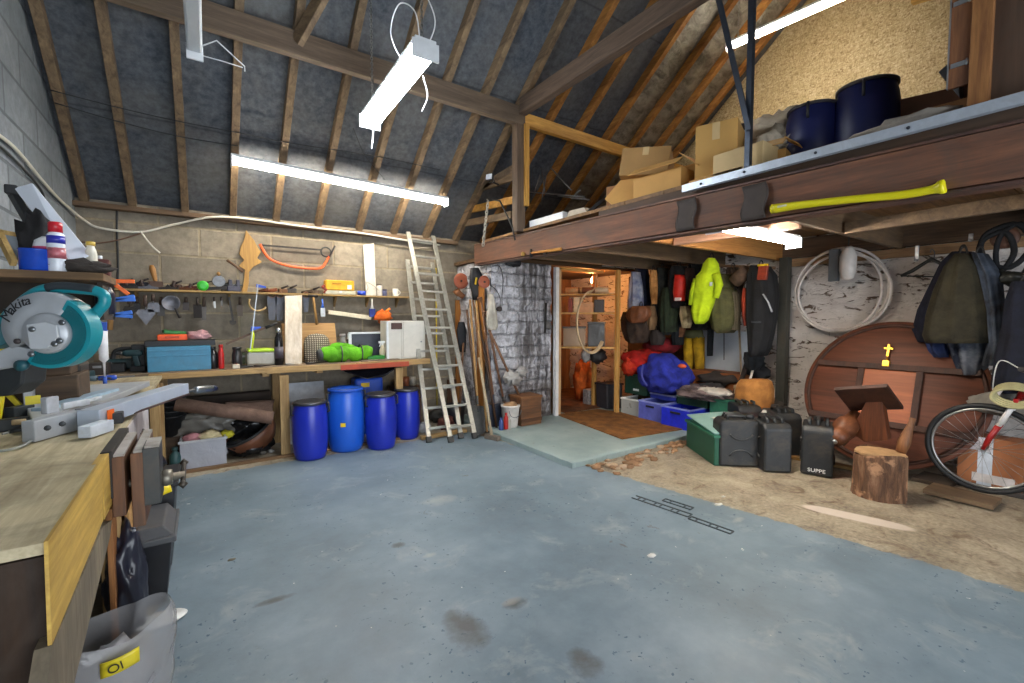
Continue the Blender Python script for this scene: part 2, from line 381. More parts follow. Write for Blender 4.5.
# --- white-washed stone
def stone_mat(name, white, grey, dark, th=.55, sc=(1, 1, 1), gloss=.35):
    m, t, bs = nt(name); co = world_co(t, sc); n = noise_n(t, co, 5, 6, .68, 1.2); n2 = noise_n(t, world_co(t), 2, 5, .6); n3 = noise_n(t, world_co(t), 30, 4, .6)
    o = mixc(t, ramp(t, n2, [(.35, 0.0), (.65, 1.0)]), hexc(grey), hexc(white))
    o = mixc(t, ramp(t, n, [(th, 0.0), (th + .06, 1.0)]), o, hexc(dark)); L(t, o, bs.inputs['Base Color'])
    bs.inputs['Roughness'].default_value = gloss; bump(t, bs, math_n(t, 'ADD', math_n(t, 'MULTIPLY', n, -1.6), math_n(t, 'MULTIPLY', n3, .4)), .8, .03); return m
def glossy_stone():
    m, t, bs = nt('whitewashed_stone_glossy'); g = N(t, 'NewGeometry'); sp = N(t, 'SeparateXYZ'); L(t, g.outputs['Position'], sp.inputs[0])
    co = world_co(t); n = noise_n(t, co, 9, 6, .7, .8); n3 = noise_n(t, co, 34, 5, .65); st = noise_n(t, world_co(t, (9, 9, .9)), 1.6, 5, .65); nb = noise_n(t, co, 2.2, 4, .6)
    cb = N(t, 'CombineXYZ'); L(t, math_n(t, 'ADD', math_n(t, 'ADD', sp.outputs[0], sp.outputs[1]), math_n(t, 'MULTIPLY', nb, .12)), cb.inputs[0]); L(t, math_n(t, 'ADD', sp.outputs[2], math_n(t, 'MULTIPLY', n, .10)), cb.inputs[1])
    b = N(t, 'TexBrick'); L(t, cb.outputs[0], b.inputs['Vector']); b.inputs['Scale'].default_value = 1; b.inputs['Brick Width'].default_value = .33; b.inputs['Row Height'].default_value = .155
    b.inputs['Mortar Size'].default_value = .016; b.inputs['Mortar Smooth'].default_value = .8
    o = mixc(t, ramp(t, n, [(.36, 0.0), (.62, 1.0)]), hexc('#a3a1a7'), hexc('#f0eff6'))
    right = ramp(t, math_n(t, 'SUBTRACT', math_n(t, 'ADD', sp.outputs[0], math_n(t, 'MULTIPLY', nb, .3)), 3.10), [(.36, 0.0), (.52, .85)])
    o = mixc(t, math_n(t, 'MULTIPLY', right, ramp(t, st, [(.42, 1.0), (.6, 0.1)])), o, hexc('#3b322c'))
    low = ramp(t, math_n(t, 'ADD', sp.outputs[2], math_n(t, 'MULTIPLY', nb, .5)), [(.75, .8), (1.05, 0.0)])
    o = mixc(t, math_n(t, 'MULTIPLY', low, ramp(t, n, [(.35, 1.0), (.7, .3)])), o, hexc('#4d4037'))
    o = mixc(t, math_n(t, 'MULTIPLY', b.outputs['Fac'], ramp(t, n3, [(.4, .05), (.6, .5)])), o, hexc('#6d6970')); L(t, o, bs.inputs['Base Color'])
    bs.inputs['Roughness'].default_value = .3; h = math_n(t, 'ADD', math_n(t, 'MULTIPLY', b.outputs['Fac'], -1.2), math_n(t, 'ADD', math_n(t, 'MULTIPLY', n, 1.5), math_n(t, 'MULTIPLY', n3, .8))); bump(t, bs, h, 1.0, .035); return m
def stone_face(b, p0, du, dv, nrm, nu, nv, amp=.035, fr=4):
    p0, du, dv, nrm = V(p0), V(du), V(dv), V(nrm)
    b.sheet(lambda u, v: p0 + du * u + dv * v + nrm * (amp * noise.noise(V(((du * u).length * fr, (dv * v).length * fr * 1.7, nrm.x * 3 + 1))) + amp * .5 * noise.noise(V(((du * u).length * fr * 3, (dv * v).length * fr * 4, 7)))), nu, nv)
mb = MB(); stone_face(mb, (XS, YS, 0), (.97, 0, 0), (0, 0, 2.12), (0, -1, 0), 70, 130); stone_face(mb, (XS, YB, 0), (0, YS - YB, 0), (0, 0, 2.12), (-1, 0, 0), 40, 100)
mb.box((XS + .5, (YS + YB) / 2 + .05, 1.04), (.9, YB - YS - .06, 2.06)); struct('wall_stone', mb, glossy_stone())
mb = MB(); stone_face(mb, (XR, YF, 0), (0, YS - YF + 1.8, 0), (0, 0, 2.35), (-1, 0, 0), 220, 90, .04, 3)
mb.box((XR + .17, (YF + YS + 1.8) / 2, 1.15), (.22, YS - YF + 1.8, 2.3)); struct('wall_right', mb, stone_mat('whitewashed_stone', '#ebe4de', '#cfc6c0', '#5a4636', .555, (.4, 1.1, 3.0), .7))
# store room behind the doorway
pm = wood('#a5713f', '#6b4224', 'Z', .7, .5, stain=.4)
mb = MB(); mb.box(((3.9 + XR) / 2 + .05, 6.56, 1.1), (XR - 3.9 + .3, .06, 2.2)); struct('wall_store_back', mb, pm)
mb = MB(); mb.box((3.93, 5.72, 1.05), (.05, 1.7, 2.14)); struct('wall_store_left', mb, stone_mat('store_plaster', '#9a5f30', '#6b3d1e', '#3f2413', .52, (1.5, 1.5, 1), .6))
mb = MB(); mb.box(((XS + XR) / 2 + .1, 5.72, 2.15), (XR - XS + .3, 1.75, .04)); struct('ceiling_store', mb, wood('#6d5238', '#46341f', 'X', .8))
mb = MB(); mb.box(((3.4 + XR) / 2 + .1, YB + .1, 2.34), (XR - 3.4 + .3, .2, .34)); struct('wall_back_upper', mb, wood('#6d5238', '#46341f', 'X', .8))
# --- upper right gable: strand board above the stone, from loft floor to roof
def osb_mat():
    m, t, bs = nt('strand_board'); g = N(t, 'NewGeometry'); vs = []
    co = world_co(t, (1, 1, 1)); n = N(t, 'TexNoise'); n.inputs['Scale'].default_value = 8; L(t, co, n.inputs['Vector'])
    w = mixc(t, .05, co, n.outputs['Color'])
    v = N(t, 'TexVoronoi'); v.inputs['Scale'].default_value = 70; mp = N(t, 'Mapping'); mp.inputs['Scale'].default_value = (1, 1.7, .7); mp.inputs['Rotation'].default_value = (.6, 0, 0)
    L(t, w, mp.inputs[0]); L(t, mp.outputs[0], v.inputs['Vector'])
    v2 = N(t, 'TexVoronoi'); v2.inputs['Scale'].default_value = 60; mp2 = N(t, 'Mapping'); mp2.inputs['Scale'].default_value = (1, .7, 1.8); mp2.inputs['Rotation'].default_value = (.8, 0, 0)
    L(t, w, mp2.inputs[0]); L(t, mp2.outputs[0], v2.inputs['Vector'])
    s = math_n(t, 'ADD', math_n(t, 'MULTIPLY', v.outputs['Color'], .5), math_n(t, 'MULTIPLY', v2.outputs['Color'], .5))
    o = ramp(t, s, [(.15, hexc('#8a7148')), (.4, hexc('#b59c70')), (.6, hexc('#c6af82')), (.85, hexc('#dccaa2'))])
    L(t, o, bs.inputs['Base Color']); bs.inputs['Roughness'].default_value = .6; bump(t, bs, s, .25, .004); return m
struct('wall_gable', gable(XR + .05, XR + .25, YF - .2, YB + .2, 2.28), osb_mat())
# --- roof
def roof_mat():
    m, t, bs = nt('roof_sheet'); co = world_co(t); n = noise_n(t, co, 18, 6, .7); n2 = noise_n(t, co, 1.2, 4, .6)
    g = N(t, 'NewGeometry'); sp = N(t, 'SeparateXYZ'); L(t, g.outputs['Position'], sp.inputs[0])
    sm = math_n(t, 'PINGPONG', math_n(t, 'ADD', sp.outputs[1], math_n(t, 'MULTIPLY', n2, .06)), .42)
    o = mixc(t, ramp(t, n, [(.35, 0.0), (.7, 1.0)]), hexc('#363b43'), hexc('#5f646b'))
    o = mixc(t, ramp(t, n2, [(.4, 0.0), (.7, .35)]), o, hexc('#837d72'))
    o = mixc(t, ramp(t, sm, [(.0, .6), (.012, 0.0)]), o, hexc('#26282b'))
    L(t, o, bs.inputs['Base Color']); bs.inputs['Roughness'].default_value = .75; bump(t, bs, n, .3, .01); return m
def slopes(x0, x1, lift, th):
    b = MB()
    for ya, yb in ((YB + .25, YR), (YR, YF - .25)):
        za = zr(ya) + lift; zb_ = zr(yb) + lift
        b.prism([(x0, ya, za), (x0, yb, zb_), (x0, yb, zb_ + th), (x0, ya, za + th)], (x1 - x0, 0, 0))
    return b
struct('ceiling', slopes(XL - .2, XR + .25, .11, .05), roof_mat())
def foil_mat():
    m, t, bs = nt('foil_insulation'); co = world_co(t); n = noise_n(t, world_co(t, (1.5, 2.5, 2.5)), 4, 5, .6, .4); q = noise_n(t, co, 34, 3)
    o = mixc(t, ramp(t, n, [(.35, 0.0), (.65, 1.0)]), hexc('#6a675f'), hexc('#aeaaa0')); L(t, o, bs.inputs['Base Color'])
    bs.inputs['Metallic'].default_value = .6; bs.inputs['Roughness'].default_value = .42; bump(t, bs, math_n(t, 'ADD', math_n(t, 'MULTIPLY', n, 2), q), .7, .03); return m
RX = [-.86, -.52, -.11, .30, .71, 1.15, 1.62, 2.06, 2.50, 2.95, 3.40, 3.87, 4.34, 4.80, 5.25, 5.66]
mb = MB()
for a, b in zip(RX[12:], RX[13:]):
    mb.sheet(lambda u, v, a=a, b=b: V((a + (b - a) * u, YB - .02 - v * (YB - YR), zr(YB - .02 - v * (YB - YR)) + .095 - .06 * math.sin(math.pi * u) + .012 * noise.noise(V((u * 2 + a * 5, v * 14, 0))))), 8, 60)
struct('ceiling_foil', mb, foil_mat())
rw = wood('#8c7456', '#5a4836', 'Y', .75, 1.0, stain=.35); rw2 = wood('#b8813f', '#7c4e22', 'Y', .7, 1.0)
ORD = ['First', 'Second', 'Third', 'Fourth', 'Fifth', 'Sixth', 'Seventh', 'Eighth', 'Ninth', 'Tenth', 'Eleventh', 'Twelfth', 'Thirteenth', 'Fourteenth', 'Fifteenth', 'Sixteenth']
for i, x in enumerate(RX):
    warm = i >= 10; e = V((x, YB + .06, zr(YB + .06) + .05)); a = V((x, YR, zr(YR) + .05))
    mb = MB(); mb.bar(e, a, .062, .10, bev=.004)
    o = mb.build('rafter', rw2 if warm else rw)
    tag(o, ('%s rafter from the grey block gable, %s sloping timber' % (ORD[i], 'orange' if warm else 'brown')), 'rafter', 'rafters of the back roof slope')
# other slope, behind the camera
for i, x in enumerate(RX):
    mb = MB(); mb.bar((x, YR, zr(YR) + .05), (x, YF, zr(YF) + .05), .052, .10); o = mb.build('rafter', rw)
    tag(o, '%s rafter of the near roof slope behind the viewer' % ORD[i], 'rafter', 'rafters of the near roof slope')
mb = MB(); mb.box(((XL + XR) / 2, YR, zr(YR) + .1), (XR - XL, .04, .2)); tag(mb.build('ridge_board', rw), 'ridge board at the top of the roof', 'beam')
mb = MB(); mb.box(((XL + 2.95) / 2, YB - .05, 2.435), (2.95 - XL, .1, .045), bev=.004); tag(mb.build('wall_plate', wood('#7a6046', '#4d3a29', 'X', .8, stain=.4)), 'dusty timber plate along the top of the back block wall', 'beam')
# ================================================================== LIGHT FITTINGS
cool = emit('tube_cool', (.86, .93, 1.0), TUBE_COOL); warmt = emit('tube_warm', (1.0, .90, .74), TUBE_WARM)
whitem = M('#dcdfe2', .4, 0, .05, 20, .02); chainm = metalm('#9a9a98', .4)
def chain(b, p, q, link=.028, r=.0028):
    p, q = V(p), V(q); n = max(2, int((q - p).length / (link * .75))); d = (q - p).normalized()
    s = V((1, 0, 0)) if abs(d.x) < .9 else V((0, 1, 0)); s2 = d.cross(s).normalized(); s = s2.cross(d)
    for i in range(n):
        c = p + (q - p) * ((i + .5) / n); w = s if i % 2 else s2
        pts = [c + d * (link * .55 * math.cos(a)) + w * (link * .3 * math.sin(a)) for a in [k * math.pi / 4 for k in range(8)]]
        b.tube(pts, r, 5, closed=True)
def batten(name, label, p, q, m, twin=True, w=.10, h=.055, group=None):
    """ceiling batten from p to q: white body above, lit diffuser below, end caps"""
    p, q = V(p), V(q); c = (p + q) / 2; t = thing(name, label, 'light', c)
    d = (q - p).normalized()
    b = MB(); b.bar(p + V((0, 0, h * .75)), q + V((0, 0, h * .75)), w * .8, h * .5, bev=.004); b.build('body', whitem, t)
    s = d.cross(V((0, 0, 1))).normalized()
    b = MB()
    if twin:
        for k in (-1, 1): b.tube([p + s * (k * w * .22) + d * .02, q + s * (k * w * .22) - d * .02], w * .19, 12)
    else: b.bar(p + d * .015 + V((0, 0, h * .2)), q - d * .015 + V((0, 0, h * .2)), w * .92, h * .55, bev=.012)
    b.build('fluorescent_tube' if twin else 'diffuser', m, t)
    for e, k in ((p, 1), (q, -1)):
        b = MB(); b.bar(e, e + d * (.014 * k), w, h * 1.5, bev=.003); b.build('end_cap', whitem, t)
    return t
lamps = 1
# long twin batten screwed under the rafters above the back bench
zA = 2.80; tA = batten('strip_light', 'long lit warm strip light fixed under the rafters above the back workbench', (.26, 5.0, zA + .06), (2.48, 5.0, zA - .01), warmt, True, .12, .06)
# bright batten on chains
tB = batten('strip_light', 'bright white strip light hanging on chains in the middle of the room', (1.18, 3.78, 3.0), (1.15, 2.58, 3.0), cool, False, .17, .07)
b = MB(); chain(b, (1.18, 3.70, 3.06), (1.18, 3.70, zr(3.7) + .0)); b.build('chain', chainm, tB)
b = MB(); chain(b, (1.15, 2.64, 3.06), (1.15, 2.64, zr(2.64))); b.build('chain', chainm, tB)
b = MB(); b.tube(curve_pts([(1.15, 2.66, 3.05), (1.10, 2.62, 3.22), (1.04, 2.72, 3.30), (1.02, 2.82, 3.18), (1.09, 2.84, 3.06), (1.12, 2.75, 3.05)]), .004, 6)
b.tube(curve_pts([(1.19, 2.68, 3.05), (1.22, 2.6, 3.2), (1.16, 2.64, 3.4)]), .004, 6); b.build('power_cord', M('#e8e8e8', .4), tB)
b = MB(); b.tube(curve_pts([(1.19, 3.74, 3.02), (1.20, 3.76, 2.9), (1.18, 3.74, 2.78)]), .005, 6); b.build('pull_cord', M('#e8e8e8', .4), tB); b = MB(); b.tube(curve_pts([(1.25, 2.86, 3.0), (1.3, 2.9, 2.9), (1.27, 2.93, 2.8)]), .004, 6); b.build('loose_wire', M('#e8e8e8', .4), tB)
# unlit batten nearer, far end in view
unlit = M('#d5dade', .3, 0, .04)
tC = batten('strip_light', 'unlit white strip light hanging near the left gable wall', (.01, 3.40, 3.0), (.0, 2.2, 3.0), unlit, False, .085, .06)
b = MB(); chain(b, (.01, 3.3, 3.05), (.01, 3.3, zr(3.3))); b.build('chain', chainm, tC)
b = MB(); chain(b, (.0, 2.3, 3.05), (.0, 2.3, zr(2.3))); b.build('chain', chainm, tC)
b = MB(); pp = [(.03, 3.38, 3.03), (.12, 3.30, 3.06), (.27, 3.40, 3.0), (.27, 3.40, 2.97)]; b.tube(pp, .004, 6); b.tube([(.03, 3.41, 3.0), (.15, 3.41, 3.0), (.26, 3.40, 2.99)], .003, 6); b.build('wire_clip', whitem, tC)
# loft light, lit, along the slope
p = at(727, 49, Z=4.35); q = at(838, 0, Z=4.35); q = p + (q - p) * 1.15
tD = batten('strip_light', 'lit strip light above the loft beside the strand board gable', p, q, warmt, False, .10, .06)
for e in (p + (q - p) * .1, p + (q - p) * .9):
    b = MB(); chain(b, e + V((0, 0, .05)), V((e.x, e.y, zr(e.y)))); b.build('chain', chainm, tD)
# light under the loft floor
tE = batten('strip_light', 'lit warm strip light under the loft floor near the hanging yellow jacket', (3.02, 1.86, 2.045), (4.24, 1.86, 2.045), emit('tube_warm_bright', (1.0, .90, .76), TUBE_WARM * 1.7), False, .13, .06)
# bare bulb in the doorway store
p = V((at(593, 274, Y=5.0).x, 5.0, 1.985)); tF = thing('light_bulb', 'bare warm light bulb glowing at the top of the store doorway', 'light', p)
b = MB(); b.lathe([(0, -.05), (.02, -.045), (.03, -.02), (.028, .0), (.014, .03), (.012, .04)], p, 14); b.build('bulb', emit('bulb_glow', (1.0, .42, .12), 560), tF)
b = MB(); b.lathe([(.018, .035), (.02, .04), (.02, .08), (.008, .09)], p, 12); b.tube([p + V((0, 0, .09)), p + V((0, 0, .15))], .004, 6); b.build('lamp_holder', M('#26221e', .5), tF)
# ================================================================== LOFT STRUCTURE
XB = 2.90   # steel beam
zt, zb = 2.33, 2.06
def steel_mat():
    m, t, bs = nt('rusty_steel'); co = obj_co(t, (1, .5, 1)); n = noise_n(t, co, 4, 6, .7, .6); n2 = noise_n(t, co, 30, 5, .7)
    o = ramp(t, n, [(.34, hexc('#3b2f2c')), (.48, hexc('#5a4038')), (.6, hexc('#74503c')), (.72, hexc('#6b5f58'))])
    o = mixc(t, ramp(t, n2, [(.5, 0.0), (.8, .5)]), o, hexc('#2d2523')); L(t, o, bs.inputs['Base Color'])
    bs.inputs['Metallic'].default_value = .25; bs.inputs['Roughness'].default_value = .55; bump(t, bs, n2, .3, .004); return m
stm = steel_mat()
t = thing('steel_beam', 'rusty brown steel beam carrying the front edge of the loft', 'beam', (XB, 1.4, zb))
b = MB(); b.box((XB + .05, 1.32, (zt + zb) / 2), (.012, 7.5, zt - zb - .02)); b.build('web', stm, t)
b = MB(); b.box((XB + .05, 1.32, zb + .008), (.11, 7.5, .016), bev=.003); b.build('flange', stm, t)
b = MB(); b.box((XB + .05, 1.32, zt - .008), (.11, 7.5, .016), bev=.003); b.build('flange', stm, t)
b = MB(); b.box((XB + .035, .25, 2.275), (.018, 5.3, .13)); part_label(b.build('edge_board', wood('#5b4433', '#3a2a20', 'Y', .75, .8, stain=.5), t), 'dark dusty edge board above the beam')  # added board: stands for the dark gap and stops light leaking through
# timber facing bolted in the web with two curled rubber patches
b = MB(); b.box((XB + .012, 1.32, (zt + zb) / 2), (.05, 7.46, zt - zb - .045)); part_label(b.build('facing_board', wood('#84543a', '#4c3023', 'Y', .7, .7, stain=.5), t), 'stained brown timber facing of the beam')
for py0, px in ((0, 697), (1, 768)):
    a = at(px, 200, X=XB - .02)
    b = MB(); b.sheet(lambda u, v: V((XB - .016 - .02 * max(0, 1 - u * 2.2) ** 2, a.y + u * .16 + .012 * math.sin(v * 7), zb + .02 + v * (zt - zb - .05))), 10, 8, .006)
    b.build('rubber_flap', M('#3d332e', .75), t)
for ch in [c for c in t.children if not c.name.startswith('edge')]:      # the old beam sags towards the near end
    ch.data.transform(Matrix(((1, 0, 0, 0), (0, 1, 0, 0), (0, .020, 1, 0), (0, 0, 0, 1))) ); ch.location.z -= .020 * (4.6 - 1.4)
# loft floor boards + joists
mb = MB()
for k in range(19):
    y0 = -2.4 + k * .385; mb.box(((XB + XR) / 2 + .06, y0 + .19, zt + .028), (XR - XB + .06, .378, .03))
struct('floor_loft', mb, wood('#9a7143', '#5f4228', 'X', .7, .6, stain=.5))
jw = wood('#7d6448', '#4f3c2b', 'X', .75, .8, stain=.4); jo = wood('#c08a4c', '#8f5f30', 'X', .65, .8)
for n_, (y, m) in enumerate(((-1.4, jw), (-.5, jw), (.45, jw), (1.55, jw), (2.68, jo), (3.45, jw), (4.2, jw))):
    mb = MB(); mb.box(((XB + XR) / 2 + .06, y, 2.20), (XR - XB - .06, .05, .22), bev=.004); o = mb.build('joist', m)
    tag(o, '%s joist under the loft floor counted from the open front%s' % (ORD[n_], ', pale orange' if m is jo else ''), 'joist', 'loft floor joists')
for lab, a, c, m in (('short pale noggin between loft joists above the yellow jacket', (3.66, 2.64), (3.74, 1.6), wood('#c59a80', '#94705c', 'Y', .6)), ('short brown noggin between the two nearest loft joists', (4.3, 1.5), (4.2, .5), jw)):
    mb = MB(); mb.bar((a[0], a[1], 2.12), (c[0], c[1], 2.12), .05, .09, bev=.004); tag(mb.build('noggin', m), lab, 'joist')
mb = MB(); mb.box((XR - .06, 1.2, 2.05), (.05, 2.9, .09), bev=.004); tag(mb.build('wall_ledger', wood('#a3805a', '#6d5238', 'Y')), 'pale timber ledger board along the top of the whitewashed right wall', 'board')
mb = MB(); mb.box((5.62, 2.55, 1.05), (.10, .10, 2.1), bev=.006); tag(mb.build('post', M('#3b3a33', .7, 0, .25, 6, .2, .3)), 'dark painted timber post between the clothes recess and the whitewashed wall', 'post')
mb = MB(); mb.box((XR - .055, .3, 2.215), (.05, 4.9, .22), bev=.004); tag(mb.build('wall_plate', wood('#6a5039', '#402e20', 'Y', .8, stain=.4)), 'dark timber bearer along the whitewashed wall carrying the loft joists', 'beam')
# roof timbers
pw = wood('#75624f', '#4c3e32', 'X', .75, .8, stain=.35)
mb = MB(); mb.bar((XL, 4.09, 3.62), (2.92, 4.07, 3.58), .075, .19, bev=.006); tag(mb.build('purlin', pw), 'grey brown purlin beam crossing under the rafters on the left', 'beam')
pale = wood('#dba650', '#a8742c', 'X', .6, .8)
mb = MB(); mb.bar((2.95, 4.07, 3.56), (XR, 4.12, 3.55), .06, .13, bev=.004); tag(mb.build('purlin', pale), 'new yellow pine beam running from the dark post to the strand board gable', 'beam')
mb = MB(); mb.bar((2.90, 4.09, zt + .012), (2.90, 4.09, 3.68), .11, .10, bev=.006); tag(mb.build('post', wood('#6e5a48', '#46382d', 'Z')), 'dark old timber post standing on the steel beam', 'post')
mb = MB(); mb.bar((2.955, 4.02, 2.62), (2.955, 4.02, 3.50), .045, .045, up=(0, 1, 0), bev=.003); tag(mb.build('batten', wood('#dba650', '#a8742c', 'Z')), 'yellow pine batten fixed beside the dark old post', 'post')
mb = MB(); mb.bar((2.90, 4.02, 3.66), (2.90, -.4, 3.68), .09, .17, bev=.006); tag(mb.build('tie_beam', wood('#6b5748', '#45382e', 'Y', .75)), 'dark tie beam running from the old post towards the viewer', 'beam')
for lab, (a, c), col in (('upper grey brace between old post and back wall', ((515, 168), (478, 190)), pw), ('middle yellow brace between old post and back wall', ((514, 200), (470, 210)), pale), ('lower brown brace between old post and back wall', ((512, 215), (462, 224)), rw), ('top short brace behind the small floodlight', ((516, 176), (486, 186)), rw)):
    P0, Q0 = at(*a, X=2.98), at(*c, X=2.98); mb = MB(); mb.bar(P0, Q0 + (Q0 - P0) * .12, .04, .085, bev=.003); tag(mb.build('brace', col), lab, 'brace')
a = at(297, 42, Y=4.05); mb = MB(); mb.bar(a, V((a.x + .42, 3.3, zr(3.3) + .03)), .05, .11, bev=.004); tag(mb.build('strut', rw), 'short sloping strut rising from the grey purlin to the roof', 'brace')
# rail + rods + partition
def galv(): return M('#b3bac4', .4, .35, .1, 20, .05, .15)
gm = galv()
t = thing('guard_rail', 'galvanised steel channel rail along the edge of the loft', 'rail', (XB - .03, 1.0, 2.33))
b = MB(); b.box((XB - .055, .75, 2.318), (.006, 2.5, .044)); b.box((XB - .04, .75, 2.340), (.035, 2.5, .005)); b.box((XB - .04, .75, 2.297), (.035, 2.5, .005)); b.build('channel', gm, t)
for y in (1.85, 1.55, 1.15, .75, .35):
    b = MB(); b.lathe([(.008, -.003), (.008, .004), (0, .006)], (XB - .059, y, 2.318), 8, Matrix.Rotation(-math.pi / 2, 4, 'Y')); b.build('bolt', metalm('#3d4046', .5), t)
rodm = metalm('#4a505a', .45)
y1 = 1.56; mb = MB(); mb.bar((XB + .0, y1, 2.34), (XB + .0, y1, zr(1.56) - .02), .035, .035, bev=.002); tag(mb.build('hanger_rod', rodm), 'upright dark steel hanger from the roof to the loft rail', 'rod')
p = at(749, 130, X=2.87); q = at(718, -4, X=2.87); mb = MB(); mb.bar(p, q + (q - p) * .6, .012, .035, bev=.002); tag(mb.build('hanger_rod', rodm), 'slanting dark steel brace beside the upright loft hanger', 'rod')
plym = wood('#5d4432', '#3c2a1f', 'Z', .7, .4, stain=.5)
t = thing('partition', 'brown plywood partition at the near end of the loft', 'partition', (XB + .05, .3, zt + .045))
b = MB(); b.box((XB + .07, -.25, 3.0), (.02, 1.55, 1.26)); b.build('plywood_panel', plym, t)
b = MB(); b.box((XB + .05, .53, 3.0), (.05, .07, 1.26), bev=.003); b.build('post', wood('#a5713f', '#6b4224', 'Z'), t)
b = MB(); b.box((XB + .05, .60, 2.72), (.015, .075, .48)); part_label(b.build('hinged_door', wood('#8a5a38', '#5c3a26', 'Z'), t), 'narrow brown hinged leaf with pale edge')
b = MB(); b.box((XB + .045, .639, 2.72), (.02, .005, .48)); b.build('edge_trim', metalm('#b9bcc0'), t)
for z in (2.58, 2.86):
    b = MB(); b.box((XB + .038, .60, z), (.004, .06, .02)); b.tube([(XB + .036, .575, z - .014), (XB + .036, .575, z + .014)], .004, 8); b.build('hinge', metalm('#b9bcc0'), t)
b = MB(); b.bar((XB + .04, .78, 2.98), (XB + .04, .50, 2.93), .04, .06, bev=.003); b.build('head_rail', wood('#dba650', '#a8742c', 'Y'), t)
# ================================================================== HELPERS FOR OBJECTS
def pp(pts, **k): return [at(x, y, **k) for x, y in pts]
def roof_at(px, py, off=0.0):
    d = at(px, py, Y=1.0) - V((0, 0, EYE)); t = (Z0 + off + SL * YB - EYE) / (d.z + SL * d.y); return V((0, 0, EYE)) + d * t
def fbox(b, x0, y0, x1, y1, Y, dep, bev=.004):
    """box whose front stands in the plane y=Y, its width and height measured in the photo"""
    a = at(x0, y1, Y=Y); c = at(x1, y0, Y=Y); m = at((x0 + x1) / 2, y1, Y=Y); z1 = at((x0 + x1) / 2, y0, Y=Y).z
    return b.box(((a.x + c.x) / 2, Y + dep / 2, (m.z + z1) / 2), (c.x - a.x, dep, z1 - m.z), bev=bev)
def bbx(b, x0, x1, Y, z0, h, dep, bev=.004):
    a = at(x0, 360, Y=Y).x; c = at(x1, 360, Y=Y).x
    return b.box(((a + c) / 2, Y + dep / 2, z0 + h / 2), (c - a, dep, h), bev=bev)
def loft(b, rows, hd, plane='X', P=0.0, nth=28, fold=.08, nf=9, seed=0, caps=True):
    """rows (py, xl, xr): outline in the photo on the real plane X=P or Y=P, given depth hd and folds"""
    rings = []
    for i, row in enumerate(rows):
        py, xl, xr = row[:3]; k = row[3] if len(row) > 3 else 1.0
        a = at(xl, py, **{plane: P}); c = at(xr, py, **{plane: P}); m = (a + c) / 2; h = (c - a) / 2
        n = V((-1, 0, 0)) if plane == 'X' else V((0, -1, 0)); ring = []
        for j in range(nth):
            th = 2 * math.pi * j / nth; f = 1 + fold * (math.sin(nf * th + seed + i * .35) * .6 + noise.noise(V((math.cos(th) * 2 + seed, math.sin(th) * 2, i * .45))) * 1.2)
            f2 = 1 + (f - 1) * 1.8
            ring.append(b.bm.verts.new(m + h * (math.cos(th) * f) + n * (math.sin(th) * hd * k * f2)))
        rings.append(ring)
    for A, B in zip(rings, rings[1:]):
        for k in range(nth):
            f = b.bm.faces.new((A[k], A[(k + 1) % nth], B[(k + 1) % nth], B[k])); f.smooth = True
    if caps: b.bm.faces.new(rings[0][::-1]); b.bm.faces.new(rings[-1])
    return b
def single(b, name, m, label, cat, group=None): return tag(b.build(name, m), label, cat, group)
# ================================================================== BACK WORKBENCH
BT = .915      # bench top
pineX = wood('#c9a46c', '#93703f', 'X', .65, 1.0, stain=.25); pineZ = wood('#c2a06a', '#8c6a3e', 'Z', .65, 1.0, stain=.2); redm = M('#b5492c', .6, 0, .2, 8, .1, .2)
greyb = wood('#8f7c64', '#66543f', 'X', .8, 1.0, stain=.5)
t = thing('workbench', 'long timber workbench along the back block wall', 'workbench', (.9, 5.35, 0))
b = MB(); b.box((.66, 5.34, BT - .015), (3.12, .66, .03), bev=.003); b.build('bench_top', greyb, t)
b = MB(); b.box((.05, 4.995, BT - .03), (.9, .03, .05), bev=.003); b.box((.95, 5.0, BT - .035), (.9, .035, .06), bev=.003); b.build('front_rail', pineX, t)
b = MB(); b.box((1.80, 4.99, BT - .03), (.86, .04, .06), bev=.003); part_label(b.build('front_rail', pineX, t), 'paler pine front rail')
b = MB(); b.box((1.58, 4.965, BT - .045), (.76, .012, .055), bev=.002); part_label(b.build('edge_board', redm, t), 'red painted edge board')
for x in (.5, 1.0):
    b = MB(); b.box((x, 5.33, BT - .065), (.06, .62, .06), bev=.003); b.build('cross_rail', pineX, t)
for x, y in ((-.34, 5.03), (.66, 5.03), (1.86, 5.03), (-.34, 5.62), (.66, 5.62), (2.14, 5.62)):
    b = MB(); b.box((x, y, (BT - .09) / 2), (.085 if x > 0 else .07, .05, BT - .09), bev=.003); b.build('leg', pineZ, t)
b = MB(); b.box((.75, 4.97, .012), (2.3, .06, .024), bev=.003); b.build('floor_batten', wood('#8b6a47', '#5c442c', 'X', .8, stain=.4), t)
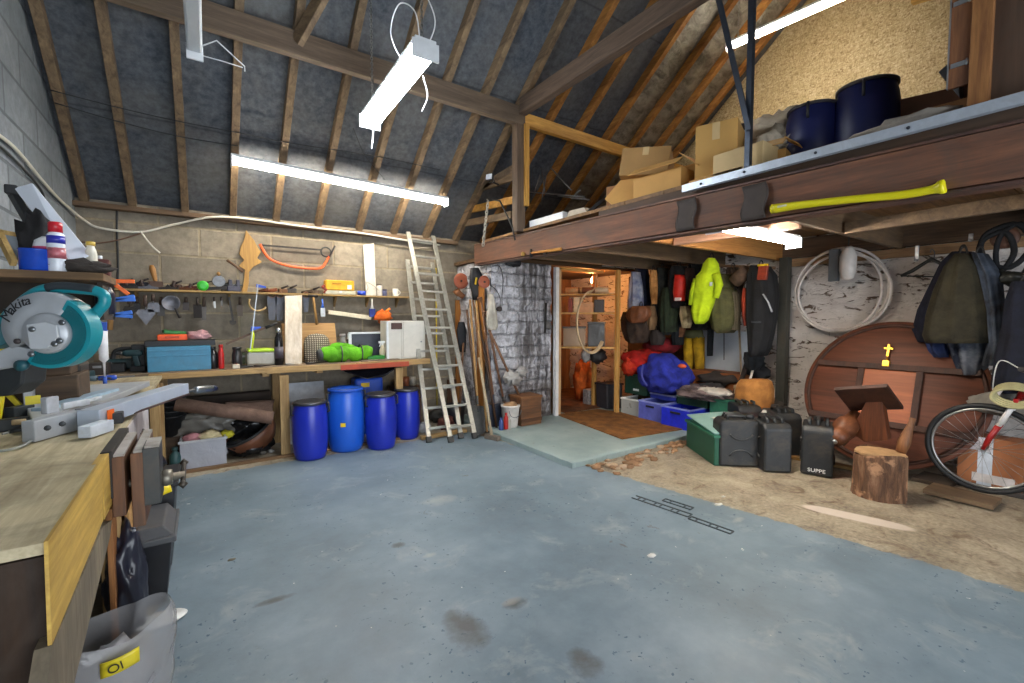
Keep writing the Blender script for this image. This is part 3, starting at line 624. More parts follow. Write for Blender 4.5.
# --- toolbox
blue = M('#3f86a8', .45, 0, .1, 20, .05, .15); black = M('#232426', .5, 0, .2, 20, .05); darkgrey = M('#45484a', .55)
t = thing('toolbox', 'light blue metal toolbox standing open on the back workbench', 'toolbox', (at(178, 360, Y=5.12).x, 5.2, BT))
b = MB(); bbx(b, 147, 211, 5.1, BT, .225, .26, .006); b.build('body', blue, t)
for h in (.135, .185):
    b = MB(); bbx(b, 147, 211, 5.094, BT + h, .012, .27, .002); b.build('ridge', blue, t)
b = MB(); bbx(b, 145, 216, 5.16, BT + .226, .05, .24, .004); part_label(b.build('tray', black, t), 'dark top tray')
t = thing('case', 'bright orange plastic case lying on the blue toolbox', 'case', (at(172, 340, Y=5.2).x, 5.3, BT + .276))
b = MB(); bbx(b, 158, 188, 5.2, BT + .277, .055, .14, .008); b.build('body', M('#f0571c', .45), t); b = MB(); bbx(b, 166, 180, 5.196, BT + .298, .02, .01, .003); b.build('catch', M('#c23d0e', .4), t)
b = MB(); b.box((at(174, 330, Y=5.28).x, 5.3, BT + .35), (.17, .10, .03), rot=(.05, .12, .2), bev=.005); single(b, 'box', M('#1d7a33', .5), 'small green box lying on the orange case', 'box')
b = MB(); b.blob((at(198, 334, Y=5.28).x, 5.3, BT + .315), (.10, .07, .045), .25, 2.5, 3, 2.0, flat=.7); single(b, 'cloth', fabric('#d3a3a6', '#8f6b70'), 'crumpled pink rag at the end of the blue toolbox', 'cloth')
# --- cordless drill
def drill(loc, rz, label, body, name='cordless_drill', s=1.0):
    t = thing(name, label, 'drill', loc, rz)
    b = MB(); b.tube([(-.07, 0, .17), (-.05, 0, .17), (.04, 0, .17), (.07, 0, .17)], [.022, .03, .03, .02], 14); b.bar((-.015, 0, .15), (-.035, 0, .05), .034, .042, up=(1, 0, 0), bev=.008); b.build('body', body, t, local=True)
    b = MB(); b.box((-.035, 0, .028), (.11, .07, .05), bev=.008); b.build('battery', black, t, local=True)
    b = MB(); b.tube([(.07, 0, .17), (.085, 0, .17), (.115, 0, .17), (.12, 0, .17)], [.02, .021, .014, .006], 12); b.build('chuck', metalm('#5a5c5e', .4), t, local=True); return t
x = at(132, 350, Y=5.2).x; drill((x, 5.25, BT), math.pi * .95, 'dark cordless drill standing left of the blue toolbox', M('#274247', .5))
x = at(112, 350, Y=5.3).x; t = thing('battery_charger', 'dark battery charger at the left end of the back workbench', 'charger', (x, 5.32, BT))
b = MB(); b.box((x, 5.32, BT + .04), (.17, .13, .08), bev=.012); b.build('case', black, t); b = MB(); b.box((x - .03, 5.29, BT + .085), (.05, .04, .012), bev=.002); b.build('contact_plate', M('#8c8f92', .4), t)
# --- bottles
def bottle(px, Y, h, r, m, label, capm=None, neck=.35, z=BT, name='bottle', cat='bottle', X=None, band=None, group=None):
    x = at(px, 355, Y=Y).x if X is None else X; t = thing(name, label, cat, (x, Y, z), group=group)
    b = MB(); b.lathe([(r * .9, 0), (r, .006), (r, h * .62), (r * .85, h * .74), (r * neck, h * .84), (r * neck, h * .9)], (x, Y, z), 18); b.build('body', m, t)
    b = MB(); b.lathe([(r * neck * 1.25, h * .88), (r * neck * 1.25, h * .99), (r * neck, h)], (x, Y, z), 14); b.build('cap', capm or m, t)
    if band:
        b = MB(); b.lathe([(r * 1.015, h * .18), (r * 1.015, h * .5)], (x, Y, z), 18); part_label(b.build('wrapper', band, t), 'printed wrapper')
    return t
bottle(213, 5.16, .21, .042, M('#1b1a1c', .25), 'squat black bottle just right of the blue toolbox', neck=.5)
bottle(221, 5.12, .23, .024, M('#b81f1f', .35), 'slim red bottle beside the squat black bottle', M('#b81f1f', .35), .6)
bottle(237, 5.18, .20, .045, M('#2b2a2c', .3), 'rounded dark jar between the red bottle and the lime clamp', neck=.7, name='jar', cat='jar')
bottle(279, 5.2, .38, .042, M('#17161a', .2), 'tall dark bottle with silver top left of the pale board', metalm('#c9ccd0', .25), .45, band=M('#4b4550', .5))
x = at(236, 358, Y=5.05).x; b = MB(); b.box((x, 5.06, BT + .02), (.06, .04, .04), bev=.004); single(b, 'block', M('#cfc8b6', .6), 'small off white block at the front edge of the back workbench', 'block')
# --- clear sandwich bag / tub with lime lid
x = at(261, 350, Y=5.3).x; t = thing('tub', 'clear plastic tub with a lime green lid on the back workbench', 'tub', (x, 5.3, BT))
b = MB(); b.box((x, 5.3, BT + .07), (.27, .18, .14), bev=.02); b.build('body', glassy('clear_tub', '#b9b3a4', .75, .3), t); b = MB(); b.box((x, 5.3, BT + .155), (.25, .19, .03), bev=.012); b.build('lid', M('#b6dc1c', .4), t)
# --- clamps
limem = M('#cfe01e', .45); blm = M('#2450c4', .45)
def quick_clamp(p, q, label, hc, jc, barc='#8d9296', Yd=0.0, z=None):
    p, q = V(p), V(q); d = (q - p).normalized(); s = V((1, 0, 0)) - d * d.x; s.normalize()
    t = thing('quick_clamp', label, 'clamp', q)
    b = MB(); b.bar(p, q, .006, .018, up=(0, 1, 0)); b.build('bar', metalm(barc, .3), t)
    b = MB(); b.prism([p + s * -.012, p + s * .075 + d * .012, p + s * .075 + d * .03, p + s * -.012 + d * .035], (0, .022, 0), .003); b.build('fixed_jaw', jc, t)
    m = p + (q - p) * .62; b = MB(); b.prism([m + s * -.014, m + s * .07 - d * .01, m + s * .07 + d * .008, m + s * .02 + d * .03, m + s * -.014 + d * .05], (0, .026, 0), .003); b.build('sliding_jaw', jc, t)
    b = MB(); b.tube([m + d * .04 + V((0, .012, 0)), m + d * .09 + s * .008 + V((0, .012, 0)), q + s * .01 + V((0, .012, 0))], [.012, .017, .012], 10); b.build('handle', hc, t); return t
quick_clamp(at(258, 284, Y=5.22), at(250, 353, Y=5.22), 'blue and lime quick clamp hanging from the tool shelf', limem, blm)
p = at(226, 344, Y=5.35); q = at(272, 325, Y=5.35); t = thing('quick_clamp', 'black handled sash clamp lying slanted behind the lime clamp', 'clamp', p)
b = MB(); b.bar(p, q, .008, .02); b.build('bar', metalm('#5c4a40', .5), t); b = MB(); b.tube([q - (q - p) * .15, q + (q - p) * .12], .016, 10); b.build('handle', black, t)
# --- boards and flat boxes leaning
bw = wood('#ded3c3', '#b9a78e', 'Z', .55, .6, stain=.3)
b = MB(); b.prism([at(285, 296, Y=5.42) + V((0, 0, 0)), at(302, 295, Y=5.42), V((at(303, 360, Y=5.1).x, 5.16, BT)), V((at(286, 360, Y=5.1).x, 5.16, BT))], (0, .022, 0), .002); single(b, 'board', bw, 'tall pale wooden board leaning upright on the back workbench', 'board')
b = MB(); b.bar((at(311, 350, Y=5.46).x, 5.40, BT), (at(311, 350, Y=5.46).x, 5.56, BT + .42), .56, .03, up=(0, 1, 0)); single(b, 'panel', wood('#b58c58', '#8a673b', 'X', .7, .5), 'brown board standing behind the woven basket', 'board')
x = at(318, 350, Y=5.25).x
def basket_mat():
    m, t, bs = nt('woven_cane'); w = N(t, 'TexWave'); w.inputs['Scale'].default_value = 14; L(t, obj_co(t), w.inputs[0]); w2 = N(t, 'TexWave'); w2.bands_direction = 'Z'; w2.inputs['Scale'].default_value = 14; L(t, obj_co(t), w2.inputs[0])
    s = math_n(t, 'MULTIPLY', w.outputs['Fac'], w2.outputs['Fac']); o = ramp(t, s, [(0.0, hexc('#5c5143')), (.6, hexc('#b8ab94')), (1.0, hexc('#cfc5b2'))]); L(t, o, bs.inputs['Base Color']); bs.inputs['Roughness'].default_value = .7; bump(t, bs, s, .8, .01); return m
b = MB(); b.lathe([(.0, 0), (.125, 0), (.135, .05), (.135, .2), (.12, .26), (.08, .3), (.0, .315)], (x, 5.3, BT), 24, squash=.6); single(b, 'basket', basket_mat(), 'grey woven basket between the pale board and green sleeping bag', 'basket')
# --- green sleeping bag roll
gr = fabric('#6bbf1c', '#4a8a12'); xa, xb = at(321, 350, Y=5.14).x, at(372, 350, Y=5.14).x
t = thing('sleeping_bag', 'bright green rolled sleeping bag with grey straps on the bench', 'bag', ((xa + xb) / 2, 5.16, BT))
b = MB(); n_ = 14; b.tube([(xa + (xb - xa) * i / n_, 5.18, BT + .085 + .012 * math.sin(i * 1.1)) for i in range(n_ + 1)], [.055, .075] + [.082 + .012 * math.sin(i * 1.9) for i in range(n_ - 3)] + [.075, .06], 18); b.blob((xa + .23, 5.2, BT + .16), (.14, .06, .05), .15, 2, 3, 4); b.build('roll', gr, t)
for f in (.38, .78):
    x = xa + (xb - xa) * f; b = MB(); b.tube([(x, 5.18 + .097 * math.cos(a * math.pi / 10), BT + .088 + .094 * math.sin(a * math.pi / 10)) for a in range(20)], .007, 6, closed=True); b.build('strap', darkgrey, t)
b = MB(); b.tube([(xa - .03, 5.18, BT + .08), (xa + .0, 5.18, BT + .085), (xa + .02, 5.18, BT + .085)], [.05, .068, .066], 16); b.build('end_cap', darkgrey, t)
b = MB(); bbx(b, 368, 385, 5.12, BT, .05, .1); single(b, 'box', M('#15801e', .4), 'narrow green box at the right end of the sleeping bag', 'box')
b = MB(); bbx(b, 362, 400, 5.03, BT, .012, .12, .002); single(b, 'plank', wood('#7a6a5c', '#54473b', 'X'), 'thin grey offcut lying in front of the white cabinet', 'board')
# --- dark tray panel with white lip, odd tins
t = thing('display_board', 'dark panel with white frame standing on the back workbench', 'board', (at(369, 345, Y=5.42).x, 5.44, BT))
b = MB(); bbx(b, 351, 386, 5.42, BT, .30, .03, .003); b.build('panel', M('#2f3340', .35), t); b = MB(); bbx(b, 350, 387, 5.41, BT + .295, .022, .05, .003); bbx(b, 349, 352, 5.41, BT, .3, .05, .002); b.build('frame', whitem, t)
for px, h, r, c, l in ((343, .30, .035, '#8d8a88', 'grey tin standing behind the sleeping bag, left'), (349, .24, .03, '#5a4b46', 'brown tin standing behind the sleeping bag, right')):
    bottle(px, 5.45, h, r, M(c, .4), l, neck=.8, name='tin', cat='tin')
bottle(339, 5.33, .19, .03, M('#c9c0b4', .4), 'small cream bottle peeping over the sleeping bag', neck=.5)
x = at(383, 350, Y=5.2).x; t = thing('spray_bottle', 'white trigger spray bottle in front of the dark panel', 'bottle', (x, 5.22, BT))
b = MB(); b.lathe([(.035, 0), (.036, .1), (.018, .15), (.012, .165)], (x, 5.22, BT), 16); b.build('body', M('#c9b9a0', .4), t); b = MB(); b.bar((x - .045, 5.22, BT + .2), (x + .03, 5.22, BT + .2), .024, .026, bev=.005); b.bar((x, 5.22, BT + .16), (x, 5.22, BT + .2), .02, .02); b.bar((x - .018, 5.22, BT + .19), (x - .034, 5.22, BT + .15), .01, .01); b.build('trigger_head', whitem, t)
# --- white cabinet
cab = M('#d4cfc4', .45, 0, .06, 8, .05, .15); x0, x1 = at(389, 350, Y=5.08).x, at(426, 350, Y=5.08).x
t = thing('cabinet', 'small white metal cabinet on the right end of the back workbench', 'cabinet', ((x0 + x1) / 2, 5.2, BT))
b = MB(); b.box(((x0 + x1) / 2, 5.24, BT + .225), (x1 - x0, .28, .45), bev=.005); b.build('body', cab, t)
b = MB(); b.box((x0 + .16, 5.095, BT + .225), (.008, .012, .44)); b.box(((x0 + x1) / 2 + .085, 5.094, BT + .225), (x1 - x0 - .19, .012, .43), bev=.003); b.build('door', cab, t)
b = MB(); b.box((x0 + .1, 5.094, BT + .39), (.13, .014, .075), bev=.003); part_label(b.build('window_slot', M('#4a2f28', .5), t), 'dark brown opening')
b = MB(); b.box((x0 - .012, 5.1, BT + .22), (.022, .04, .44), bev=.002); part_label(b.build('side_board', whitem, t), 'white upright strip')
b = MB(); b.lathe([(.008, 0), (.008, .01)], (x1 - .06, 5.086, BT + .2), 10, Matrix.Rotation(math.pi / 2, 4, 'X')); b.build('lock', metalm('#888c90'), t)
# ================================================================== TOOL SHELVES ON THE WALL
SZ = 1.665
def shelf(x0, x1, z, label, y0=5.50, th=.02):
    t = thing('wall_shelf', label, 'shelf', ((x0 + x1) / 2, YB, z)); b = MB(); b.box(((x0 + x1) / 2, (y0 + YB) / 2, z), (x1 - x0, YB - y0, th), bev=.002); b.build('board', wood('#b9995f', '#7f6235', 'X', .7, stain=.3), t)
    for x in (x0 + .15, (x0 + x1) / 2, x1 - .15):
        b = MB(); b.prism([(x, YB, z - .01), (x, y0 + .04, z - .01), (x, YB, z - .13)], (.02, 0, 0)); b.build('bracket', wood('#9b7d4f', '#6c5330', 'Z'), t)
shelf(at(112, 290, Y=5.5).x, at(322, 294, Y=5.5).x, SZ, 'long dusty tool shelf on the back block wall')
shelf(at(323, 294, Y=5.52).x, at(411, 298, Y=5.52).x, SZ + .0, 'short right hand shelf holding the yellow case', 5.53)
wt = SZ + .011
def px_x(px, Y=5.56): return at(px, 290, Y=Y).x
steel = metalm('#6f7276', .45, .2, .3); iron = metalm('#3c3a39', .55, .2, .3); iron2 = metalm('#54555b', .5, .2, .4); handle_w = wood('#b98546', '#855a2a', 'Z', .5)
# things standing on the long shelf
def plane_tool(px, l, h, label, m, rz=0.0, name='hand_plane'):
    x = px_x(px); t = thing(name, label, 'tool', (x, 5.59, wt), rz)
    b = MB(); b.box((0, 0, .012), (l, .06, .024), bev=.003); b.prism([(-l * .45, -.025, .02), (-l * .1, -.025, .03), (l * .0, -.025, h * .6), (l * .12, -.025, .03), (l * .45, -.025, .02)], (0, .05, 0)); b.build('body', m, t, local=True)
    b = MB(); b.tube([(l * .25, 0, .02), (l * .22, 0, h * .5), (l * .3, 0, h)], [.014, .012, .016], 10); b.lathe([(.012, .02), (.016, h * .5), (.01, h * .7)], (-l * .3, 0, 0), 10); b.build('handle', M('#3a2a26', .5), t, local=True); return t
plane_tool(134, .20, .085, 'black hand plane at the left end of the tool shelf', iron)
plane_tool(149, .17, .08, 'dark blue grey hand plane left of the wooden mallet', iron2, .1)
plane_tool(168, .18, .09, 'dark hand plane just right of the wooden mallet', iron, -.1)
plane_tool(185, .17, .07, 'brown rusty hand plane beside the green tape', metalm('#5c3d2c', .7), .05)
x = px_x(156); t = thing('mallet', 'wooden handled mallet standing upright on the tool shelf', 'mallet', (x, 5.6, wt))
b = MB(); b.tube([(x, 5.6, wt + .06), (x - .01, 5.6, wt + .12), (x - .025, 5.61, wt + .2), (x - .03, 5.61, wt + .235)], [.012, .02, .026, .016], 12); b.build('handle', handle_w, t); b = MB(); b.box((x, 5.6, wt + .04), (.11, .06, .08), bev=.006); b.build('head', M('#554035', .7), t)
x = px_x(203); b = MB(); b.lathe([(.022, -.02), (.05, -.02), (.05, .02), (.022, .02)], (x, 5.56, wt + .05), 24, Matrix.Rotation(math.pi / 2, 4, 'X')); single(b, 'tape_roll', M('#2fb32c', .35), 'green tape roll standing on the tool shelf', 'tape')
x = px_x(219); t = thing('hand_drill', 'old hand drill with round grey crank wheel on the tool shelf', 'tool', (x, 5.58, wt))
b = MB(); b.lathe([(.055, -.008), (.058, 0), (.055, .008)], (x, 5.54, wt + .10), 22, Matrix.Rotation(math.pi / 2, 4, 'X')); b.build('wheel', metalm('#7b7d80', .5, .2, .2), t)
b = MB(); b.bar((x - .12, 5.58, wt + .02), (x + .10, 5.58, wt + .045), .03, .03); b.tube([(x - .11, 5.58, wt + .03), (x - .13, 5.57, wt + .08), (x - .05, 5.55, wt + .1)], .007, 8); b.build('frame', iron, t); b = MB(); b.lathe([(.006, 0), (.02, .02), (.008, .04)], (x, 5.54, wt + .155), 10); b.build('crank_knob', handle_w, t)
x = px_x(234); t = thing('bench_vice', 'dark blue iron vice on the tool shelf near the hide shaped board', 'vice', (x, 5.6, wt))
b = MB(); b.box((x, 5.6, wt + .03), (.12, .09, .06), bev=.01); b.box((x + .04, 5.6, wt + .09), (.03, .09, .07), bev=.005); b.box((x - .03, 5.6, wt + .09), (.03, .09, .07), bev=.005); b.build('body', M('#39394b', .45), t); b = MB(); b.tube([(x - .1, 5.6, wt + .07), (x + .08, 5.6, wt + .07)], .01, 8); b.tube([(x - .09, 5.6, wt + .02), (x - .09, 5.6, wt + .13)], .005, 6); b.build('screw', steel, t)
p, q = at(227, 260, Y=5.60), at(243, 272, Y=5.60); b = MB(); b.tube([p, (p + q) / 2 + V((0, 0, .005)), q], [.014, .011, .013], 8); single(b, 'stick', wood('#6b4a33', '#49301f', 'X'), 'short brown stick leaning against the hide shaped board', 'stick')
out = [(246, 230), (249, 234), (254, 240), (258, 248), (261, 252), (257, 258), (262, 262), (253, 267), (249, 272), (249, 283), (247, 292), (242, 292), (244, 280), (245, 270), (239, 266), (244, 260), (239, 254), (241, 246), (244, 240)]
b = MB(); b.prism(pp(out, Y=5.655), (0, .025, 0), .003); single(b, 'plank', wood('#b98f49', '#8a6530', 'Z', .6, .8), 'ragged hide shaped slab of yellow wood on the block wall', 'board')
p = at(254, 288, Y=5.5); 
for k, (px, l, c, lab) in enumerate(((271, .13, '#7a4a35', 'rusty brown pliers on the tool shelf above the hanging saws'), (264, .09, '#5b3a2c', 'small rusty clamp on the tool shelf beside the blue clamp'), (308, .12, '#4f4338', 'dark iron block on the tool shelf above the pale board'))):
    x = px_x(px); t = thing('hand_tool', lab, 'tool', (x, 5.6, wt)); mm = metalm(c, .7, .2)
    b = MB(); b.tube([(x - l / 2, 5.58, wt + .015), (x, 5.6, wt + .02), (x + l / 2, 5.58, wt + .03)], [.012, .018, .01], 8); b.build('handle', mm, t)
    b = MB(); b.tube([(x - l / 2, 5.62, wt + .015), (x, 5.6, wt + .022), (x + l / 2, 5.62, wt + .05)], [.012, .02, .008], 8); b.build('jaw', mm, t)
# hanging tools under the long shelf
def trowel(px, py0, py1, w, label, bladec, pointed=True):
    a, c = at(px, py0, Y=5.52), at(px, py1, Y=5.52); t = thing('trowel', label, 'trowel', a); h = a.z - c.z; x = a.x
    b = MB(); b.tube([a, a - V((0, 0, h * .38))], [.014, .017], 10); b.build('handle', M('#4b3b33', .6), t)
    b = MB(); pts = [(x - w * .35, 5.52, a.z - h * .48), (x + w * .35, 5.52, a.z - h * .48), (x + w / 2, 5.52, a.z - h * .6)] + ([(x, 5.52, c.z)] if pointed else [(x + w / 2, 5.52, c.z), (x - w / 2, 5.52, c.z)]) + [(x - w / 2, 5.52, a.z - h * .6)]
    b.prism(pts, (0, .004, 0)); b.tube([(x, 5.52, a.z - h * .36), (x, 5.51, a.z - h * .5)], .005, 6); b.build('blade', bladec, t); return t
tro = metalm('#77787f', .5, .2, .3)
trowel(129, 294, 320, .10, 'first hanging pointing trowel at the left end of the tool shelf', iron)
trowel(145, 295, 325, .15, 'broad grey trowel hanging left of the wooden mallet', tro)
trowel(153, 294, 312, .09, 'small square trowel hanging under the wooden mallet', tro, False)
a = at(171, 303, Y=5.52); t = thing('ladle', 'round grey ladle with a dark handle hanging under the tool shelf', 'tool', a)
b = MB(); b.lathe([(0, -.03), (.05, -.024), (.075, 0), (.07, .0), (.045, -.018), (0, -.024)], a, 20, Matrix.Rotation(math.pi / 2, 4, 'X')); b.build('bowl', tro, t); b = MB(); q = at(180, 318, Y=5.52); b.tube([a + V((.03, 0, -.05)), q], [.008, .011], 8); b.build('handle', M('#2d2826', .6), t)
a, c = at(229, 297, Y=5.53), at(233, 321, Y=5.53); t = thing('spanner', 'large dark spanner hanging under the tool shelf', 'spanner', c)
b = MB(); b.bar(a, c, .02, .006, up=(0, 1, 0), bev=.001); b.build('shaft', iron, t); b = MB(); b.prism([c + V((math.cos(k * math.pi / 6) * .032, 0, math.sin(k * math.pi / 6) * .032 - .01)) for k in range(-7, 2)] + [c + V((.012, 0, .0)), c + V((-.005, 0, -.012)), c + V((-.02, 0, -.02))][0:1], (0, .008, 0)); b.build('jaw', iron, t)
for px, y1, c, lab in ((214, 308, '#b7b7b4', 'little pale file hanging under the green tape'), (197, 318, '#2a2624', 'broad black scraper hanging under the tool shelf'), (221, 306, '#6b6864', 'thin steel rod hanging under the hand drill')):
    a, c2 = at(px, 297, Y=5.54), at(px + 1, y1, Y=5.54); w = .07 if px == 197 else .018; t = thing('file', lab, 'tool', c2); b = MB(); b.bar(a + (c2 - a) * .35, c2, w, .006, up=(0, 1, 0)); b.build('blade', metalm(c, .5), t); b = MB(); b.tube([a, a + (c2 - a) * .4], .01, 8); b.build('handle', M('#3d332d', .6), t)
p, q = at(262, 296, Y=5.53), at(250, 313, Y=5.53)
b = MB(); b.tube(arc(at(258, 303, Y=5.53), .085, 150, 330, 12), .010, 8); single(b, 'hook', wood('#c9ab78', '#94774a', 'Z'), 'pale curved wooden hook hanging behind the lime clamp', 'hook')
for k, (px, w, y1, lab) in enumerate(((272, .10, 320, 'dark saw blade hanging left of the pale board, left one'), (280, .10, 321, 'dark saw blade hanging left of the pale board, right one'), (306, .07, 312, 'narrow saw hanging right of the pale board'))):
    a, c2 = at(px, 294, Y=5.54), at(px, y1, Y=5.54); t = thing('hand_saw', lab, 'saw', c2)
    b = MB(); b.prism([a + V((-w / 2, 0, -.03)), a + V((w / 2, 0, -.03)), c2 + V((w * .3, 0, 0)), c2 + V((-w * .3, 0, 0))], (0, .003, 0)); b.build('blade', iron2, t)
    b = MB(); b.tube(arc(a + V((0, .005, -.01)), .03, 0, 360, 12)[:-1], .008, 6, closed=True); b.build('handle', M('#6b4128', .5), t)
p, q = at(313, 296, Y=5.5), at(317, 325, Y=5.5); t = thing('hammer', 'hammer with a plain wooden handle hanging by the short shelf', 'hammer', q)
b = MB(); b.tube([p, q], [.012, .015], 10); b.build('handle', wood('#b78c52', '#7f5d30', 'Z'), t); b = MB(); b.tube([p + V((-.05, 0, 0)), p + V((.05, 0, 0))], .016, 8); b.build('head', iron, t)
# small shelf: yellow case etc.
x0, x1 = px_x(325), px_x(355); zz = wt
t = thing('organiser', 'clear flat organiser box under the yellow case', 'box', ((x0 + x1) / 2, 5.6, zz)); b = MB(); b.box(((x0 + x1) / 2, 5.605, zz + .024), (x1 - x0, .13, .046), bev=.006); b.build('body', M('#b8b39c', .3), t); b = MB(); b.box(((x0 + x1) / 2, 5.538, zz + .03), (.03, .006, .02)); b.build('latch', M('#e5e2da', .4), t)
t = thing('tool_case', 'yellow plastic case lying on the short shelf', 'case', ((x0 + x1) / 2, 5.6, zz + .047)); b = MB(); b.box(((x0 + x1) / 2, 5.61, zz + .047 + .062), (x1 - x0 - .02, .13, .118), bev=.01); b.build('body', M('#e0a411', .4), t); b = MB(); b.box((x1 - .07, 5.54, zz + .09), (.05, .008, .05), bev=.003); b.build('sticker', M('#efe7d8', .5), t); b = MB(); b.box(((x0 + x1) / 2 - .04, 5.541, zz + .13), (.10, .01, .015), bev=.003); b.build('handle', M('#b27d08', .5), t)
x = px_x(324); b = MB(); b.tube(curve_pts([(x, 5.56, zz + .012), (x + .02, 5.55, zz + .05), (x - .015, 5.56, zz + .08), (x + .01, 5.57, zz + .1)]), .014, 8); single(b, 'strap', M('#8c2f22', .6), 'coiled dark red strap at the left end of the short shelf', 'strap')
x = px_x(362); b = MB(); b.lathe([(.022, 0), (.05, 0), (.05, .05), (.022, .05)], (x, 5.57, zz), 22); single(b, 'tape_roll', M('#1f3fb0', .35), 'blue tape roll on the short shelf beside the white board', 'tape')
b = MB(); b.prism([at(363, 245, Y=5.665), at(374, 243, Y=5.665), V((px_x(377), 5.59, zz)), V((px_x(367), 5.59, zz))], (0, .02, 0), .002); single(b, 'board', M('#d8d3c6', .7, 0, .12, 9, .2, .5), 'tall flaky white board standing on the short shelf', 'board')
for px, h, r, c, lab in ((380, .13, .034, '#c7c1b8', 'grey paper wrapped can right of the tall white board'), (385, .07, .03, '#42466a', 'small blue lidded pot on the short shelf'), (396, .095, .036, '#ece7dc', 'white mug at the right end of the short shelf')):
    x = px_x(px); t = thing('mug' if px == 396 else 'can', lab, 'mug' if px == 396 else 'can', (x, 5.58, zz)); b = MB(); b.lathe([(r * .95, 0), (r, .004), (r, h), (r * .86, h), (r * .86, .01), (0, .01)], (x, 5.58, zz), 20); b.build('body', M(c, .35), t)
    if px == 396: b = MB(); b.tube(arc((x + r, 5.58, zz + h * .5), .025, -90, 90, 8), .005, 6); b.build('handle', M(c, .35), t)
    else: b = MB(); b.lathe([(r * 1.05, h - .004), (r * 1.05, h + .012), (0, h + .014)], (x, 5.58, zz), 20); b.build('lid', M('#34304a' if px == 385 else '#5b5148', .4), t)
b = MB(); x = px_x(372); b.tube(curve_pts([(x - .09, 5.555, zz + .02), (x - .05, 5.55, zz + .09), (x - .07, 5.55, zz + .16), (x + .02, 5.55, zz + .12), (x + .09, 5.555, zz + .06)]), .006, 6); single(b, 'wire', M('#b9b0a2', .6), 'loose coil of pale wire in front of the tall white board', 'wire')
for px, lab, hc in ((322.5, 'paint brush with blue and white handle hanging at the left of the short shelf', '#2a5db8'), (372, 'dark blue paint brush hanging under the short shelf', '#1b2f7a')):
    a = at(px, 299, Y=5.52); x = a.x; t = thing('paint_brush', lab, 'brush', a); h = .2 if px > 350 else .17
    b = MB(); b.tube([(x, 5.52, a.z), (x, 5.52, a.z - .07), (x, 5.52, a.z - h * .6)], [.007, .009, .02], 10); b.build('handle', M('#e6e4dd' if px > 350 else hc, .4), t)
    b = MB(); b.box((x, 5.52, a.z - h * .6 - .05), (.075 if px > 350 else .05, .02, .1), bev=.006); b.build('bristles', M(hc if px > 350 else '#cfd4da', .7), t)
b = MB(); p, q = at(328, 312, Y=5.6), at(371, 318, Y=5.6); b.bar(p, q, .04, .05, bev=.006); single(b, 'rail_offcut', M('#ddd2b8', .6), 'white painted wooden rail fixed under the short shelf', 'rail')
b = MB(); c = at(383, 316, Y=5.5); b.blob(c, (.10, .04, .075), .35, 2.2, 3, 8.0); b.tube([c + V((.03, 0, .05)), c + V((.09, 0, .09))], [.02, .012], 8); single(b, 'glove', fabric('#f07a2a', '#c45512'), 'crumpled orange glove hanging above the dark panel', 'glove')
# --- bow saw
t = thing('bow_saw', 'orange framed bow saw hanging on the back block wall', 'saw', at(300, 272, Y=5.66))
b = MB(); b.tube(curve_pts([at(x, y, Y=5.655) for x, y in ((260, 244), (263, 250), (270, 259), (285, 265), (303, 268), (320, 268), (326, 262), (329, 256))]), .014, 10); b.build('frame', M('#e8602c', .4), t)
b = MB(); b.bar(at(260, 245, Y=5.655), at(322, 250, Y=5.655), .004, .02, up=(0, 0, 1)); b.build('blade', iron, t)
b = MB(); b.tube(arc(at(326, 252, Y=5.65), .055, 0, 360, 14)[:-1], .009, 8, closed=True); b.tube([at(329, 257, Y=5.65), at(335, 246, Y=5.65)], .01, 8); b.build('handle', black, t)
# --- cables on the walls
wc = M('#d9d4c6', .45, 0, .08)
b = MB(); pts = [at(x, y, X=XL + .02) for x, y in ((-12, 128), (8, 142), (22, 156), (40, 178), (58, 198), (68, 207))] + [at(x, y, Y=YB - .03) for x, y in ((84, 220), (100, 228), (140, 232), (172, 225))] + [at(x, y, Y=YB - .125) for x, y in ((212, 217), (250, 219), (300, 226), (360, 233), (404, 240), (440, 245))]
b.tube(curve_pts(pts, 6), .011, 8); single(b, 'cable', wc, 'thick white cable draped along the left and back walls', 'cable')
b = MB(); b.tube(curve_pts(pp([(141, 232), (147, 240), (153, 247), (160, 253)], Y=YB - .05)), .008, 8); single(b, 'cable', wc, 'loose white cable tail dangling from the long white cable', 'cable')
b = MB(); b.tube(curve_pts([at(x, y, X=XL + .015) for x, y in ((-12, 138), (6, 152), (30, 176), (42, 192), (45, 205))]), .008, 8); single(b, 'cable', black, 'black cable beside the white one on the left gable wall', 'cable')
b = MB(); b.tube(curve_pts(pp([(117, 208), (117, 235), (118, 262), (117, 290)], Y=YB - .02)), .009, 8); single(b, 'cable', black, 'straight black cable running down the back block wall', 'cable')
b = MB(); b.tube(curve_pts(pp([(82, 242), (98, 243), (118, 240), (142, 233)], Y=YB - .03)), .006, 6); single(b, 'cable', M('#6b4a38', .6), 'thin brown cable sagging across the block wall', 'cable')
for k, (ps, lab) in enumerate((([(50, 90), (120, 108), (182, 122), (240, 133), (290, 143), (380, 157), (440, 170)], 'upper thin black wire strung under the left rafters'), ([(55, 103), (120, 122), (182, 137), (238, 146)], 'lower thin black wire strung under the left rafters'), ([(353, 128), (365, 155), (385, 180)], 'short black wire dangling behind the bright strip light'))):
    b = MB(); b.tube(curve_pts([roof_at(x, y, -.02) for x, y in ps]), .004, 6); single(b, 'wire', black, lab, 'wire')
